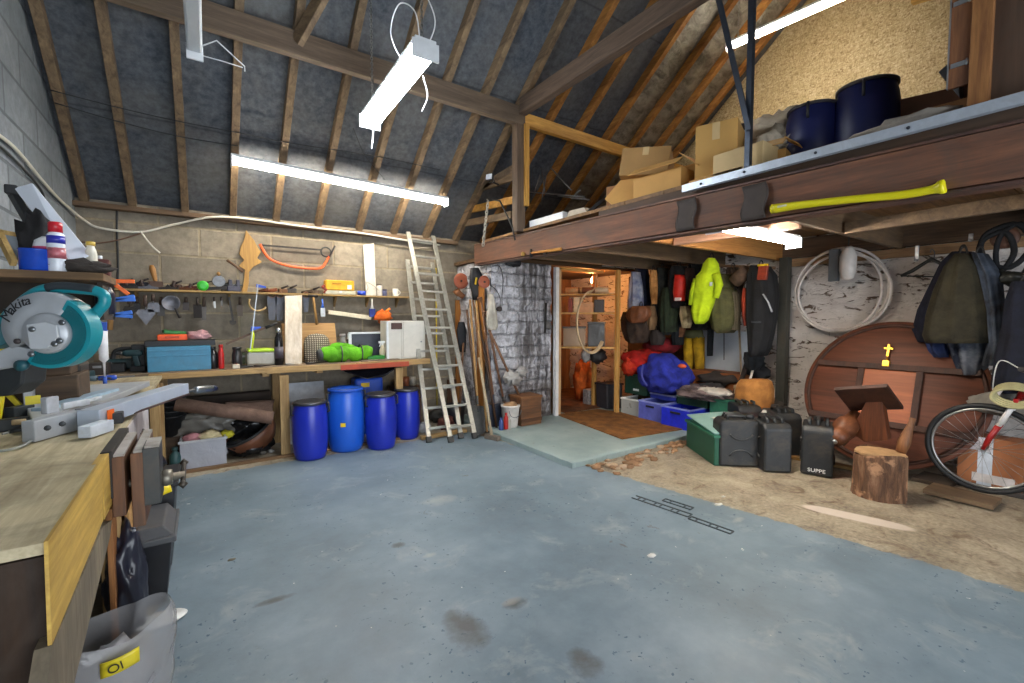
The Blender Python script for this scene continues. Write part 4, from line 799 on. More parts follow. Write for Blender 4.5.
# ================================================================== UNDER THE BACK BENCH
car = fabric('#7d6254', '#5b463b', 120)
p, q = at(176, 404, Y=5.1), at(273, 418, Y=4.98); q.z = max(q.z, .3); t = thing('carpet_roll', 'rolled brown carpet lying under the back workbench', 'carpet', (p + q) / 2)
b = MB(); b.tube([p, q], .062, 20); b.tube([p + V((-.002, 0, 0)), q + V((.003, 0, 0))], .03, 12); b.build('roll', car, t)
b = MB(); a1, a2 = p + (q - p) * .5, q; b.sheet(lambda u, v: a1 + (a2 - a1) * u + V((.05 * v * u, .06 + .22 * v, .04 + .16 * v * (.4 + .6 * u) - .06 * v * v)), 12, 8, .008); b.build('loose_flap', car, t)
b = MB(); b.blob((at(203, 430, Y=5.3).x, 5.4, .30), (.32, .16, .16), .22, 2.6, 4, 1.0); single(b, 'plastic_bag', glassy('grey_polythene', '#8a867e', .8, .25), 'crumpled grey polythene bag under the carpet roll', 'bag')
b = MB(); b.blob((at(247, 430, Y=5.2).x, 5.42, .26), (.22, .16, .2), .2, 2.4, 4, 5.0, flat=.9); single(b, 'bin_bag', M('#1b1b1d', .25, 0, .2, 6, .3), 'shiny black bin bag between crate and brown trough', 'bag')
xa, xb = at(181, 460, Y=4.98).x, at(226, 460, Y=4.98).x
t = thing('storage_crate', 'grey translucent crate of oddments under the back workbench', 'crate', ((xa + xb) / 2, 5.12, 0))
crm = glassy('grey_crate', '#a9abb4', .85, .3)
def open_crate(b, x0, x1, y0, y1, z0, h, th=.006, fl=.012):
    for (cx, cy, sx, sy) in (((x0 + x1) / 2, y0, x1 - x0 + fl, th), ((x0 + x1) / 2, y1, x1 - x0 + fl, th), (x0, (y0 + y1) / 2, th, y1 - y0), (x1, (y0 + y1) / 2, th, y1 - y0)):
        b.box((cx, cy, z0 + h / 2), (sx, sy, h), bev=.002)
    b.box(((x0 + x1) / 2, (y0 + y1) / 2, z0 + th / 2), (x1 - x0, y1 - y0, th)); return b
def crate_rim(b, x0, x1, y0, y1, z, w=.018, h=.02):
    for (cx, cy, sx, sy) in (((x0 + x1) / 2, y0, x1 - x0 + w * 2, w), ((x0 + x1) / 2, y1, x1 - x0 + w * 2, w), (x0, (y0 + y1) / 2, w, y1 - y0), (x1, (y0 + y1) / 2, w, y1 - y0)):
        b.box((cx, cy, z), (sx, sy, h), bev=.003)
    return b
b = MB(); open_crate(b, xa, xb, 5.0, 5.28, 0.002, .27); b.build('body', crm, t); b = MB(); crate_rim(b, xa, xb, 5.0, 5.28, .27); b.build('rim', M('#b3b4b8', .35), t)
for k, (dx, c, s, lab, nm) in enumerate(((.10, '#c98a8f', (.08, .07, .05), 'pink rag in the grey crate', 'cloth'), (.22, '#d8c89c', (.1, .09, .06), 'cream cloth in the grey crate', 'cloth'), (.36, '#d8cf3a', (.06, .05, .04), 'yellow sponge in the grey crate', 'sponge'))):
    b = MB(); b.blob((xa + dx, 5.14, .27), s, .2, 3, 3, k * 3.0); single(b, nm, fabric(c), lab, nm)
b = MB(); b.blob(((xa + xb) / 2, 5.14, .12), (.19, .11, .10), .15, 3, 3, 6, flat=1.0); single(b, 'plastic_bag', M('#8f9097', .4), 'bundled grey plastic filling the grey crate', 'bag')
# brown trough, tyre like basin
t = thing('trough', 'half round brown tub lying tilted beside the black bin bag', 'tub', (at(250, 455, Y=5.1).x, 5.2, 0))
c = V((at(250, 440, Y=5.2).x + .02, 5.25, .22)); mt = Matrix.Rotation(-.55, 4, 'Y') @ Matrix.Rotation(.25, 4, 'X')
b = MB(); b.lathe([(0, -.14), (.17, -.14), (.23, -.04), (.25, .06), (.235, .06), (.215, -.03), (.15, -.12), (0, -.12)], c, 28, mt, squash=.8); b.build('body', M('#70452f', .5, 0, .25, 8, .1, .4), t)
b = MB(); b.tube([c + mt @ V((.245 * math.cos(k * math.pi / 14), .196 * math.sin(k * math.pi / 14), .062)) for k in range(28)], .013, 8, closed=True); part_label(b.build('rim', black, t), 'black rolled rim')
bottle(171, 5.0, .24, .045, M('#27484a', .4), 'dark teal plastic bottle behind the left bench post', neck=.4, z=0)
x = at(170, 415, Y=5.3).x; t = thing('bucket', 'stack of black buckets behind the left bench post', 'bucket', (x, 5.35, .28))
b = MB()
for k in range(4): b.lathe([(.085 + .0, .28 + k * .05), (.12, .46 + k * .05), (.127, .46 + k * .05), (.127, .475 + k * .05), (.09, .475 + k * .05)], (x, 5.35, 0), 24)
b.build('body', black, t); b = MB(); b.tube(arc((x, 5.35, .63), .125, 0, 180, 14), .004, 6); b.build('handle', steel, t)
b = MB(); b.box((x, 5.36, .14), (.28, .24, .277), bev=.008); single(b, 'box', wood('#5b4633', '#3c2d20', 'X'), 'dark wooden box carrying the stack of black buckets', 'box')
# drums
def drum(px, Y, h, r, m, label, ringm, lidm, z=0.0, X=None, seg=36, group='blue plastic drums'):
    x = at(px, 420, Y=Y).x if X is None else X; t = thing('drum', label, 'drum', (x, Y, z), group=group)
    b = MB(); b.lathe([(r * .78, 0), (r * .84, .015), (r * .91, h * .1), (r * .985, h * .3), (r * 1.0, h * .48), (r * .985, h * .68), (r * .93, h * .84), (r * .87, h * .92), (r * .85, h * .97)], (x, Y, z), seg); b.build('body', m, t)
    b = MB(); b.lathe([(r * .9, h * .945), (r * .93, h * .95), (r * .93, h * .985), (r * .9, h * .99)], (x, Y, z), seg); b.build('locking_ring', ringm, t)
    b = MB(); b.lathe([(r * .87, h * .96), (r * .88, h * .992), (r * .80, h * 1.0), (r * .72, h * .975), (0, h * .975)], (x, Y, z), seg); b.build('lid', lidm, t)
    for s in (-1, 1):
        a = -.5; c = V((x + s * r * .96 * math.cos(a), Y + r * .96 * math.sin(a) * .4, z + h * .86)); b = MB(); b.tube([c + V((0, 0, .05)), c + V((s * .03, -.01, .045)), c + V((s * .035, -.012, -.04)), c + V((-s * .004, 0, -.05))], .009, 8); b.build('handle', black, t)
    return t
dk = M('#1d2fae', .3, 0, .08, 4, .03, .1); lt = M('#1f5fd0', .3, 0, .08, 4, .03, .08); ring = metalm('#5a5b60', .4); lidk = M('#2c2b30', .5, 0, .2, 10, .05, .3)
drum(310, 4.83, .575, .168, dk, 'dark blue drum with grey ring just right of the middle bench leg', ring, lidk)
t = drum(346, 4.93, .665, .192, lt, 'tallest drum, brighter blue with a small yellow sticker', M('#1a4fb8', .4), M('#16356f', .45))
x = at(336, 428, Y=4.75).x; b = MB(); b.box((wloc(t).x - .075, 4.93 - .1795, .30), (.05, .004, .04), rot=(0, 0, -.42)); part_label(b.build('sticker', M('#e8c21a', .5), t), 'yellow sticker')
drum(381, 4.78, .595, .165, dk, 'dark blue drum in front, right of the tallest drum', ring, lidk)
drum(407, 5.0, .585, .15, dk, 'dark blue drum at the far right behind the end bench leg', ring, lidk)
b = MB(); b.bar((at(306, 400, Y=5.5).x, 5.45, .0), (at(306, 400, Y=5.5).x, 5.6, .66), .42, .02, up=(0, 1, 0)); single(b, 'board', M('#b7bcc4', .5), 'pale grey board behind the dark blue drums', 'board')
b = MB(); x = at(372, 385, Y=5.3).x; t = thing('jerrycan', 'blue plastic container with a yellow sticker behind the drums', 'container', (x, 5.5, 0))
b.box((x, 5.5, .34), (.34, .2, .68), bev=.03); b.build('body', M('#1c4fc0', .35), t); b = MB(); b.lathe([(.03, .67), (.03, .73)], (x + .08, 5.5, 0), 14); b.build('cap', M('#1c4fc0', .35), t); b = MB(); b.box((x - .05, 5.397, .6), (.1, .005, .05)); part_label(b.build('sticker', M('#e8c21a', .5), t), 'yellow sticker')
b = MB(); b.sheet(lambda u, v: V((1.25 + u * .75, 5.30 + .06 * math.sin(u * 5) + v * .15, .86 - .18 * math.sin(math.pi * u) * (1 - v) - .03 * noise.noise(V((u * 5, v * 4, 0))))), 18, 8, .004); single(b, 'plastic_sheet', M('#1d1c22', .25, 0, .2, 6, .3), 'black plastic sheet sagging under the bench above the drums', 'sheet')
x = at(407, 395, Y=5.4).x
for k, (dx, z, c) in enumerate(((-.07, 0, '#b9b2a4'), (.07, 0, '#8c5a4a'), (0, .005, '#c8b99b'))):
    pass
t = thing('crate', 'wooden crate under the bench carrying paint tins', 'crate', (x, 5.48, 0)); b = MB(); b.box((x, 5.48, .27), (.34, .26, .54), bev=.005); b.build('body', wood('#6b4f36', '#463221', 'X'), t)
b = MB(); b.box((x, 5.345, .4), (.34, .012, .07)); b.build('slat', wood('#8b6a47', '#5c442c', 'X'), t)
for dx, c, lab in ((-.09, '#b9a98c', 'cream paint tin on the crate behind the drums, left'), (.0, '#a5623f', 'rusty paint tin on the crate behind the drums, middle'), (.09, '#c8c2b4', 'pale paint tin on the crate behind the drums, right')):
    t = thing('paint_tin', lab, 'tin', (x + dx, 5.44, .54), group='paint tins under the bench'); b = MB(); b.lathe([(.042, 0), (.042, .11), (.038, .112), (.038, .105), (0, .105)], (x + dx, 5.44, .541), 18); b.build('body', M(c, .4, .2, .2, 20, .05, .4), t); b = MB(); b.tube(arc((x + dx, 5.395, .60), .04, 180, 360, 8), .002, 5); b.build('handle', steel, t)
# ================================================================== LEFT WORKBENCH AND SAW
BZ = .90; BX = -.30
topw = wood('#cfc19f', '#a39372', 'Y', .75, .8, stain=.5); yel = wood('#d8b154', '#a47f34', 'Y', .65, .8, stain=.25)
t = thing('workbench', 'near worn timber workbench along the left gable wall', 'workbench', ((XL + BX) / 2, 3.0, 0))
b = MB(); b.box(((XL + BX) / 2 + .005, 3.18, BZ - .015), (BX - XL - .02, 3.56, .028), bev=.003); b.build('bench_top', topw, t)
b = MB(); b.prism(pp([(48, 541), (103, 458), (103, 521), (52, 645)], X=BX + .002), (-.007, 0, 0)); part_label(b.build('edge_board', yel, t), 'yellow pine edge board')
b = MB(); b.box((BX - .014, 3.1, BZ - .14), (.028, 1.1, .26), bev=.002); part_label(b.build('edge_board', M('#bdb6b8', .6, 0, .15, 6, .15, .5), t), 'white painted edge board')
b = MB(); b.box((BX - .014, 2.30, BZ - .10), (.028, .48, .2), bev=.002); b.build('edge_board', yel, t)
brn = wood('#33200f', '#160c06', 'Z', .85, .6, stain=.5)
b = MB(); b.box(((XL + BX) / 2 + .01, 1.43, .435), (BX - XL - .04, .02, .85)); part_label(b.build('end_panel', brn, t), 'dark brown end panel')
b = MB(); b.box((BX - .06, 1.47, .43), (.05, .05, .86), bev=.003)
b.build('leg', pineZ, t)
for y in (2.6, 3.9, 4.9):
    b = MB(); b.box((BX - .06, y, .435), (.07, .05, .87), bev=.003); b.build('leg', pineZ, t)
b = MB(); b.prism(pp([(53, 645), (103, 527), (112, 520), (110, 537), (76, 676), (70, 705), (44, 705)], X=BX + .004), (-.03, 0, 0)); part_label(b.build('diagonal_board', wood('#8d8069', '#5c5242', 'Z', .8, .6, stain=.6), t), 'grey weathered slanting board')
# boards on edge beside the bench
b = MB(); b.box((at(110, 560, Y=2.45).x, 2.62, .30), (.02, .3, .6), bev=.002); single(b, 'board', wood('#a9713f', '#6b4326', 'Z', .7, .6), 'brown board on edge under the near workbench', 'board')
b = MB(); b.box((at(126, 540, Y=2.62).x, 2.82, .33), (.015, .3, .66), bev=.002); single(b, 'board', wood('#c79a5f', '#8e6536', 'Z', .7, .6), 'thin yellow board on edge behind the vice jaws', 'board')
# front vice
dwood = wood('#2f2924', '#1b1714', 'Z', .6, .8); bwood = wood('#7a4f2e', '#4c2f1b', 'Z', .6, .8, stain=.4)
a = at(128, 455, Y=2.2); t = thing('bench_vice', 'wooden jawed bench vice fixed to the edge of the near workbench', 'vice', (a.x, 2.45, .62))
for x0, y0, x1, y1, dep, m, nm in ((102, 452, 112.5, 500, .45, dwood, 'rear_jaw'), (113, 457, 124, 517, .42, bwood, 'rear_jaw'), (133, 453, 143, 527, .42, bwood, 'front_jaw'), (144, 448, 159, 505, .16, M('#2b2f2f', .5, 0, .2, 10, .1, .3), 'face_plate')):
    b = MB(); fbox(b, x0, y0, x1, y1, 2.2, dep, .003); b.build(nm, m, t)
for x0, y0, x1 in ((113, 455, 124), (133, 451, 143), (144, 446, 159)):
    b = MB(); fbox(b, x0, y0 - .5, x1, y0 + 2.5, 2.205, .40 if x0 < 140 else .15, .001); part_label(b.build('whitewashed_top', M('#a8a29a', .7, 0, .2, 8, .2, .6), t), 'pale paint spattered top edge')
b = MB(); z = at(160, 480, Y=2.28).z; xx = at(157, 480, Y=2.28).x; b.tube([(XL + .55, 2.3, z), (xx + .09, 2.3, z)], .016, 12); b.lathe([(.03, -.02), (.034, 0), (.03, .02)], (xx + .03, 2.3, z), 14, Matrix.Rotation(math.pi / 2, 4, 'Y')); b.build('screw', metalm('#8a8478', .5, .2, .3), t)
b = MB(); b.tube([(xx + .085, 2.24, z - .02), (xx + .085, 2.42, z + .02)], .009, 8); b.lathe([(0, -.02), (.018, 0), (0, .02)], (xx + .085, 2.24, z - .02), 10); b.lathe([(0, -.02), (.018, 0), (0, .02)], (xx + .085, 2.42, z + .02), 10); b.build('handle', metalm('#55504a', .5), t)
b = MB(); p = at(152, 494, Y=2.5); q = at(171, 488, Y=2.5); b.tube([p, p + (q - p) * .55, q], [.014, .02, .016], 10); single(b, 'torch', M('#e2c912', .4), 'yellow ended torch poking out behind the vice', 'torch')
b = MB(); p = at(116, 498, Y=2.75); q = at(133, 495, Y=2.75); b.bar(p, q, .03, .014); single(b, 'spirit_level', M('#d9c416', .4), 'yellow strip glimpsed between the vice jaws', 'level')
# bins and bags below
t = thing('storage_bin', 'black plastic bin with grey ridged lid on the floor below the vice', 'bin', (-.27, 2.86, 0)); x0, x1 = at(131, 600, Y=2.72).x, at(174, 600, Y=2.72).x
bk = M('#1a1b20', .4, 0, .15, 8, .1, .1); zt_ = at(152, 545, Y=2.72).z
b = MB(); b.prism([(x0 + .02, 2.74, 0), (x1 - .03, 2.74, 0), (x1, 2.72, zt_), (x0, 2.72, zt_)], (0, .34, 0), .006); b.build('body', bk, t)
b = MB(); b.box(((x0 + x1) / 2, 2.89, zt_ + .015), (x1 - x0 + .04, .39, .03), bev=.006); b.prism([(x0 - .01, 2.71, zt_ + .03), (x1 + .01, 2.71, zt_ + .03), (x1 - .03, 2.74, zt_ + .075), (x0 + .03, 2.74, zt_ + .075)], (0, .34, 0), .006); b.build('lid', M('#4c4d50', .5, 0, .15, 8, .1, .2), t)
t = thing('storage_bin', 'second black bin standing behind the grey lidded bin', 'bin', (x1 - .1, 3.3, 0)); x2 = at(178, 560, Y=3.12).x
b = MB(); b.prism([(x2 - .36, 3.12, 0), (x2 - .03, 3.12, 0), (x2, 3.12, .46), (x2 - .38, 3.12, .46)], (0, .36, 0), .008); b.build('body', bk, t); b = MB(); b.box((x2 - .19, 3.3, .47), (.41, .39, .03), bev=.008); b.build('lid', bk, t)
b = MB(); b.blob((x2 - .22, 3.2, .62), (.16, .15, .15), .14, 3, 4, 2, flat=.9); single(b, 'bin_bag', M('#17171b', .3, 0, .2, 6, .3), 'black sack lying on the second black bin', 'bag')
b = MB(); b.blob((at(124, 590, Y=2.55).x, 2.6, .20), (.075, .10, .28), .12, 3, 4, 7, flat=.72); single(b, 'bin_bag', M('#222330', .3, 0, .2, 6, .3), 'dark blue black sack squeezed left of the grey lidded bin', 'bag')
p = at(160, 622, Z=0); b = MB(); b.lathe([(0, 0), (.085, .0), (.105, .012), (.1, .016), (0, .006)], (p.x, p.y, 0.001), 26, squash=.6); single(b, 'lid', M('#d4d4d2', .4), 'white lid lying flat on the floor before the black bins', 'lid')
poly = glassy('clear_polythene', '#a3a2a3', .55, .15)
p = at(112, 676, Y=2.02); t = thing('plastic_bag', 'clear polythene bag with yellow printed label in the bottom left corner', 'bag', (p.x, 2.05, 0))
b = MB(); nz = 26
def bagfn(u, v):
    a = u * 2 * math.pi; r = .15 * (1 - .05 * v) * (1 + .16 * math.sin(3 * a + 2 * v) + .18 * noise.noise(V((math.cos(a) * 1.6, math.sin(a) * 1.6, v * 3)))) * (1 if v > .02 else .9)
    return V((p.x + r * math.cos(a) * 1.05, 2.05 + r * .85 * math.sin(a), v * .34 + .03 * math.sin(a * 2 + 1) * v))
b.sheet(bagfn, 44, nz); b.build('polythene', poly, t)
b = MB(); b.blob((p.x, 2.06, .13), (.12, .1, .12), .2, 3, 3, 3); part_label(b.build('contents', M('#8d8c90', .5, 0, .3, 9, .3), t), 'bundled grey contents')
c = at(120, 665, Y=1.90); b = MB(); b.sheet(lambda u, v: V((c.x - .05 + .10 * u, 1.905 - .012 * math.sin(u * 3), c.z - .03 + .05 * v + .02 * u)), 6, 4, .003); b.build('label', M('#d8c32a', .4), t)
text_mesh('Ol', .04, M('#26221e', .5), t, (c.x - .01, 1.89, c.z - .0), (math.pi / 2, -.2, 0))
# shelf on the left wall with its clutter
sx1 = -.385; SY = 2.9; shz = 1.615
t = thing('wall_shelf', 'thick dusty plank shelf fixed to the left gable wall', 'shelf', ((XL + sx1) / 2, 3.15, shz))
b = MB(); b.box(((XL + sx1) / 2 + .01, 3.15, shz - .018), (sx1 - XL - .02, .5, .036), bev=.003); b.build('board', wood('#8b6a47', '#54402b', 'X', .8, stain=.5), t)
b = MB(); b.box(((XL + sx1) / 2 + .01, 3.3, shz - .13), (sx1 - XL - .04, .02, .19)); b.build('back_board', M('#3a3129', .8, 0, .3, 6, .2), t)
for x in (sx1 - .03,): b = MB(); b.box((x, 3.2, shz - .13), (.02, .38, .19)); b.build('side_board', M('#3a3129', .8, 0, .3, 6, .2), t)
wpanel = M('#d3d8e2', .45, 0, .03, 8, .03)
b = MB(); b.prism([at(14, 188, Y=3.42), at(32, 183, Y=3.42), at(91, 255, Y=3.08), at(72, 264, Y=3.02)], (0, .028, 0), .002); o = b.build('panel', wpanel); tag(o, 'white rectangular panel leaning steeply above the left shelf', 'panel')
b = MB(); q0, q1 = at(12, 192, Y=3.46), at(40, 240, Y=3.22); b.bar(q0, q1, .03, .04); b.box(at(12, 190, Y=3.44), (.05, .05, .05), bev=.008); single(b, 'bracket', black, 'black bracket arm behind the white leaning panel', 'bracket')
t = thing('picture_frame', 'pine framed pane leaning at the left end of the shelf', 'frame', at(10, 264, Y=3.0))
fr = [at(-14, 228, Y=3.15), at(6, 233, Y=3.15), at(25, 262, Y=3.0), at(0, 264, Y=3.0)]
for a_, c_, w_, h_ in ((at(-2, 232, Y=3.1), at(14, 263, Y=2.97), .02, .035), (at(-4, 231, Y=3.12), at(22, 236, Y=3.16), .02, .02), (at(22, 236, Y=3.16), at(30, 262, Y=3.05), .02, .02)):
    b = MB(); b.bar(a_, c_, w_, h_); b.build('frame_rail', wood('#d0ad6d', '#9a7842', 'Z'), t)
b = MB(); b.prism([at(-1, 233, Y=3.12), at(22, 237, Y=3.16), at(29, 262, Y=3.04), at(15, 262, Y=3.0)], (0, .004, 0)); b.build('pane', M('#a9b3bd', .15, 0, .1, 5), t)
x = at(37, 258, Y=2.97).x; t = thing('mug', 'cobalt blue enamel mug standing on the left shelf', 'mug', (x, 2.98, shz)); b = MB(); b.lathe([(.058, 0), (.062, .006), (.062, .095), (.065, .1), (.057, .1), (.055, .01), (0, .01)], (x, 2.98, shz), 24); b.build('body', M('#1c49b8', .2), t); b = MB(); b.tube(arc((x + .06, 2.975, shz + .055), .026, -90, 90, 8), .006, 8); b.build('handle', M('#14233f', .3), t)
x = at(57, 260, Y=2.95).x; t = thing('aerosol_can', 'white aerosol can with red cap and coloured panel on the left shelf', 'can', (x, 2.95, shz))
b = MB(); b.lathe([(.03, 0), (.032, .005), (.032, .17), (.02, .185)], (x, 2.95, shz), 20); b.build('body', M('#dfe3ec', .25), t); b = MB(); b.lathe([(.025, .182), (.025, .225), (.02, .23)], (x, 2.95, shz), 18); b.build('cap', M('#c01f2c', .35), t)
b = MB(); b.lathe([(.0326, .13), (.0326, .165)], (x, 2.95, shz), 20); part_label(b.build('label_band', M('#2a2f9a', .3), t), 'blue label band')
b = MB(); b.lathe([(.0326, .06), (.0326, .11)], (x, 2.95, shz), 20); part_label(b.build('label_band', M('#b0626a', .3, 0, .5, 40), t), 'red mottled label band')
x = at(46, 255, Y=3.0).x; t = thing('tub', 'white lidded tub with pink rim between blue mug and aerosol can', 'tub', (x, 3.02, shz)); b = MB(); b.lathe([(.05, 0), (.052, .12), (.045, .15), (.02, .17)], (x, 3.04, shz), 18); b.build('body', M('#e4e4e6', .35), t); b = MB(); b.lathe([(.053, .105), (.053, .12)], (x, 3.04, shz), 18); b.build('rim', M('#c2406a', .4), t); b = MB(); b.tube([(x - .04, 3.0, shz + .11), (x, 2.985, shz + .05), (x + .045, 3.0, shz + .12)], .004, 6); b.build('handle', black, t)
b = MB(); c = at(36, 240, Y=3.08); b.blob((c.x, 3.1, shz + .14), (.055, .05, .14), .35, 3, 3, 5, flat=1.0); single(b, 'brush', M('#1d1b1c', .8), 'bushy black brush standing behind the blue mug', 'brush')
b = MB(); b.blob((at(80, 264, Y=2.97).x, 2.98, shz + .03), (.13, .05, .03), .3, 2.5, 3, 3, flat=.9); single(b, 'rag', fabric('#3a332e'), 'dark rag lying below the white leaning panel', 'cloth')
bottle(83, 3.1, .17, .025, M('#d9d3c2', .4), 'small white bottle at the right end of the left shelf', M('#c9a94a', .4), .6, z=shz + 0.0, X=at(92, 258, Y=3.12).x)
x = at(101, 258, Y=3.25).x; t = thing('tin', 'dark red tin standing behind the left shelf end', 'tin', (x, 3.25, shz - .02)); b = MB(); b.box((x - .005, 3.28, shz + .05), (.075, .07, .1), bev=.006); b.build('body', M('#5b2a26', .5), t); b = MB(); b.lathe([(.012, .1), (.012, .12)], (x - .01, 3.28, shz), 10); b.build('cap', whitem, t)
x = at(104, 275, Y=3.2).x; t = thing('gas_canister', 'navy canister with a white mark hanging at the left shelf end', 'canister', (x, 3.2, shz - .17)); b = MB(); b.lathe([(.0, 0), (.038, .006), (.042, .03), (.042, .11), (.028, .145), (.015, .15), (.015, .17)], (x, 3.2, shz - .2), 20); b.build('body', M('#161c30', .3), t)
b = MB(); b.tube(arc((x - .004, 3.156, shz - .12), .016, 60, 310, 10), .0035, 6); b.build('mark', M('#e4e4e4', .4), t)
orm = M('#ef6a1e', .45); spb = M('#2f6fd0', .45)
def spring_clamp(c, a1, a2, l, m, label, grp=None, jaw='#d98a3a'):
    c = V(c); t = thing('spring_clamp', label, 'clamp', c, group=grp)
    for a in (a1, a2):
        d = V((math.cos(a), 0, math.sin(a))); b = MB(); b.bar(c - d * l * .2, c + d * l * .8, .02, .02, up=(0, 1, 0), bev=.003); b.build('handle', m, t)
        b = MB(); b.bar(c - d * l * .2, c - d * l * .5, .014, .014, up=(0, 1, 0)); b.build('jaw', darkgrey, t)
    b = MB(); b.tube([c + V((0, -.02, 0)), c + V((0, .02, 0))], .01, 10); b.build('pivot', steel, t); return t
spring_clamp(at(110, 281, Y=3.3), .02, -.75, .13, orm, 'orange spring clamp clipped at the left shelf end')
spring_clamp(at(113, 300, Y=3.3), .25, .05, .12, spb, 'upper blue spring clamp hanging below the orange clamp')
spring_clamp(at(112, 315, Y=3.3), .2, -.1, .11, spb, 'lower blue spring clamp hanging below the orange clamp')
b = MB(); b.tube([at(109, 296, Y=3.32), at(111, 310, Y=3.32), at(110, 330, Y=3.32)], [.008, .014, .012], 8); single(b, 'dowel', wood('#b98a4f', '#7f5b30', 'Z'), 'wooden stick hanging between the blue clamps', 'stick')
b = MB(); b.tube([at(108, 292, Y=3.36), at(109, 282, Y=3.36), at(107, 270, Y=3.36)], .007, 6); single(b, 'hook', iron, 'iron hook holding the clamps at the left shelf end', 'hook')
# sealant cartridge standing nozzle down on the bench in its gun
x = at(103, 340, Y=4.2).x; t = thing('sealant_gun', 'white sealant cartridge in a blue gun standing beside the saw', 'tool', (x, 4.2, BZ))
b = MB(); b.lathe([(.004, .04), (.008, .14), (.026, .16), (.027, .36), (.02, .365)], (x, 4.2, BZ + .05), 18); b.build('cartridge', M('#e6e6ea', .35), t); b = MB(); b.bar((x, 4.2, BZ + .41), (x, 4.2, BZ + .47), .06, .05, bev=.006); b.bar((x, 4.2, BZ + .46), (x - .07, 4.2, BZ + .5), .03, .02); b.bar((x + .02, 4.2, BZ + .44), (x + .06, 4.2, BZ + .50), .025, .02); b.tube([(x, 4.2, BZ + .09), (x, 4.2, BZ)], .012, 8); b.build('frame', M('#2a55b5', .4), t)
for px, py, l, a, lab in ((112, 362, .16, .5, 'blue handled tool lying at the far left corner of the benches'), (122, 372, .18, .1, 'second blue handled tool lying near the corner of the benches'), (96, 378, .15, -.4, 'blue grey tool lying behind the saw base')):
    c = at(px, py, Z=BZ + .03); c.y = min(c.y, 4.7); t = thing('hand_tool', lab, 'tool', (c.x, c.y, BZ)); d = V((math.cos(a), math.sin(a), 0)); b = MB(); b.tube([c - d * l * .5, c, c + d * l * .1], [.018, .022, .015], 10); b.build('handle', blm if px != 96 else M('#6f8595', .4), t); b = MB(); b.bar(c + d * l * .1, c + d * l * .7, .025, .01); b.build('blade', steel, t)
b = MB(); c = V((-.72, 3.55, BZ)); b.box((c.x, c.y, BZ + .12), (.3, .24, .24), bev=.01); single(b, 'box', M('#2f2a27', .6, 0, .3, 8, .2), 'dark box in shadow on the near bench behind the saw', 'box')
x = at(14, 305, Y=3.3).x; t = thing('jerrycan', 'small red can with silver cap seen behind the saw guard', 'can', (x, 3.35, 1.25)); b = MB(); b.box((x, 3.35, 1.335), (.14, .1, .25), bev=.02); b.build('body', M('#c32a26', .4), t); b = MB(); b.lathe([(.022, 1.46), (.022, 1.5), (.012, 1.515)], (x, 3.35, 0), 12); b.build('cap', metalm('#b8b8b8', .3), t)
b = MB(); b.box((x, 3.4, 1.0), (.46, .3, .2), bev=.006); b.box((x, 3.4, 1.155), (.4, .26, .11), bev=.006); single(b, 'box', wood('#5a4633', '#3a2c20', 'X'), 'stacked brown box behind the saw carrying the red can', 'box')
b = MB(); c = at(-3, 320, Y=2.95); b.box((c.x, 2.95, 1.16), (.05, .04, .52), rot=(0, .15, 0), bev=.006); single(b, 'spirit_level', M('#e6d41a', .4), 'yellow level standing at the left edge behind the saw', 'level')
# --- mitre saw
alu = metalm('#b9bfc8', .38, .08, .1, .5); castg = M('#b4b8bd', .4, .3, .06, 14, .05, .1); teal = M('#1a8a96', .35, 0, .06, 8, .03); dteal = M('#0f5f68', .3, 0, .1, 8, .03); rub = M('#2c3338', .6)
SYp = 2.55
SPH = math.radians(24); _sc = at(56, 332, Y=SYp)
def sp(px, py, Y=SYp):
    # point of the saw head's own upright plane (turned a little from the wall), in its unturned frame
    n = V((math.sin(SPH), math.cos(SPH), 0)); d = at(px, py, Y=1.0) - V((0, 0, EYE)); o = _sc + n * (Y - SYp)
    w = V((0, 0, EYE)) + d * ((o - V((0, 0, EYE))).dot(n) / d.dot(n)); return V((_sc.x + (w - o).dot(V((math.cos(SPH), -math.sin(SPH), 0))), Y, w.z))
t = thing('mitre_saw', 'large teal and grey mitre saw with a round blade guard on the near bench', 'saw', (_sc.x, SYp, BZ))
C0 = sp(56, 332); R0 = (sp(97, 332) - C0).x
# lower guard (teal, toothed arc) - ring sector, blade disc, upper guard (grey)
def disc_sector(b, c, r0, r1, a0, a1, y0, th, n=48, teeth=0):
    pts = []
    for i in range(n + 1):
        a = math.radians(a0 + (a1 - a0) * i / n); pts.append(V((c.x + r1 * math.cos(a), y0, c.z + r1 * math.sin(a))))
    for i in range(n, -1, -1):
        a = math.radians(a0 + (a1 - a0) * i / n); r = r0 - (teeth if i % 2 else 0); pts.append(V((c.x + r * math.cos(a), y0, c.z + r * math.sin(a))))
    vs = [b.bm.verts.new(p) for p in pts]; vb = [b.bm.verts.new(p + V((0, th, 0))) for p in pts]; m = n + 1
    for i in range(n):
        j, k = i, 2 * m - 1 - i
        b.bm.faces.new((vs[j], vs[j + 1], vs[k - 1], vs[k])); b.bm.faces.new((vb[k], vb[k - 1], vb[j + 1], vb[j]))
        b.bm.faces.new((vs[j + 1], vs[j], vb[j], vb[j + 1])); b.bm.faces.new((vs[k], vs[k - 1], vb[k - 1], vb[k]))
    b.bm.faces.new((vs[0], vs[2 * m - 1], vb[2 * m - 1], vb[0])); b.bm.faces.new((vs[m - 1], vb[m - 1], vb[m], vs[m])); return b
b = MB(); disc_sector(b, C0, R0 * .55, R0 * 1.0, -125, 62, SYp - .035, .07); lg = b.build('lower_guard', teal, t)
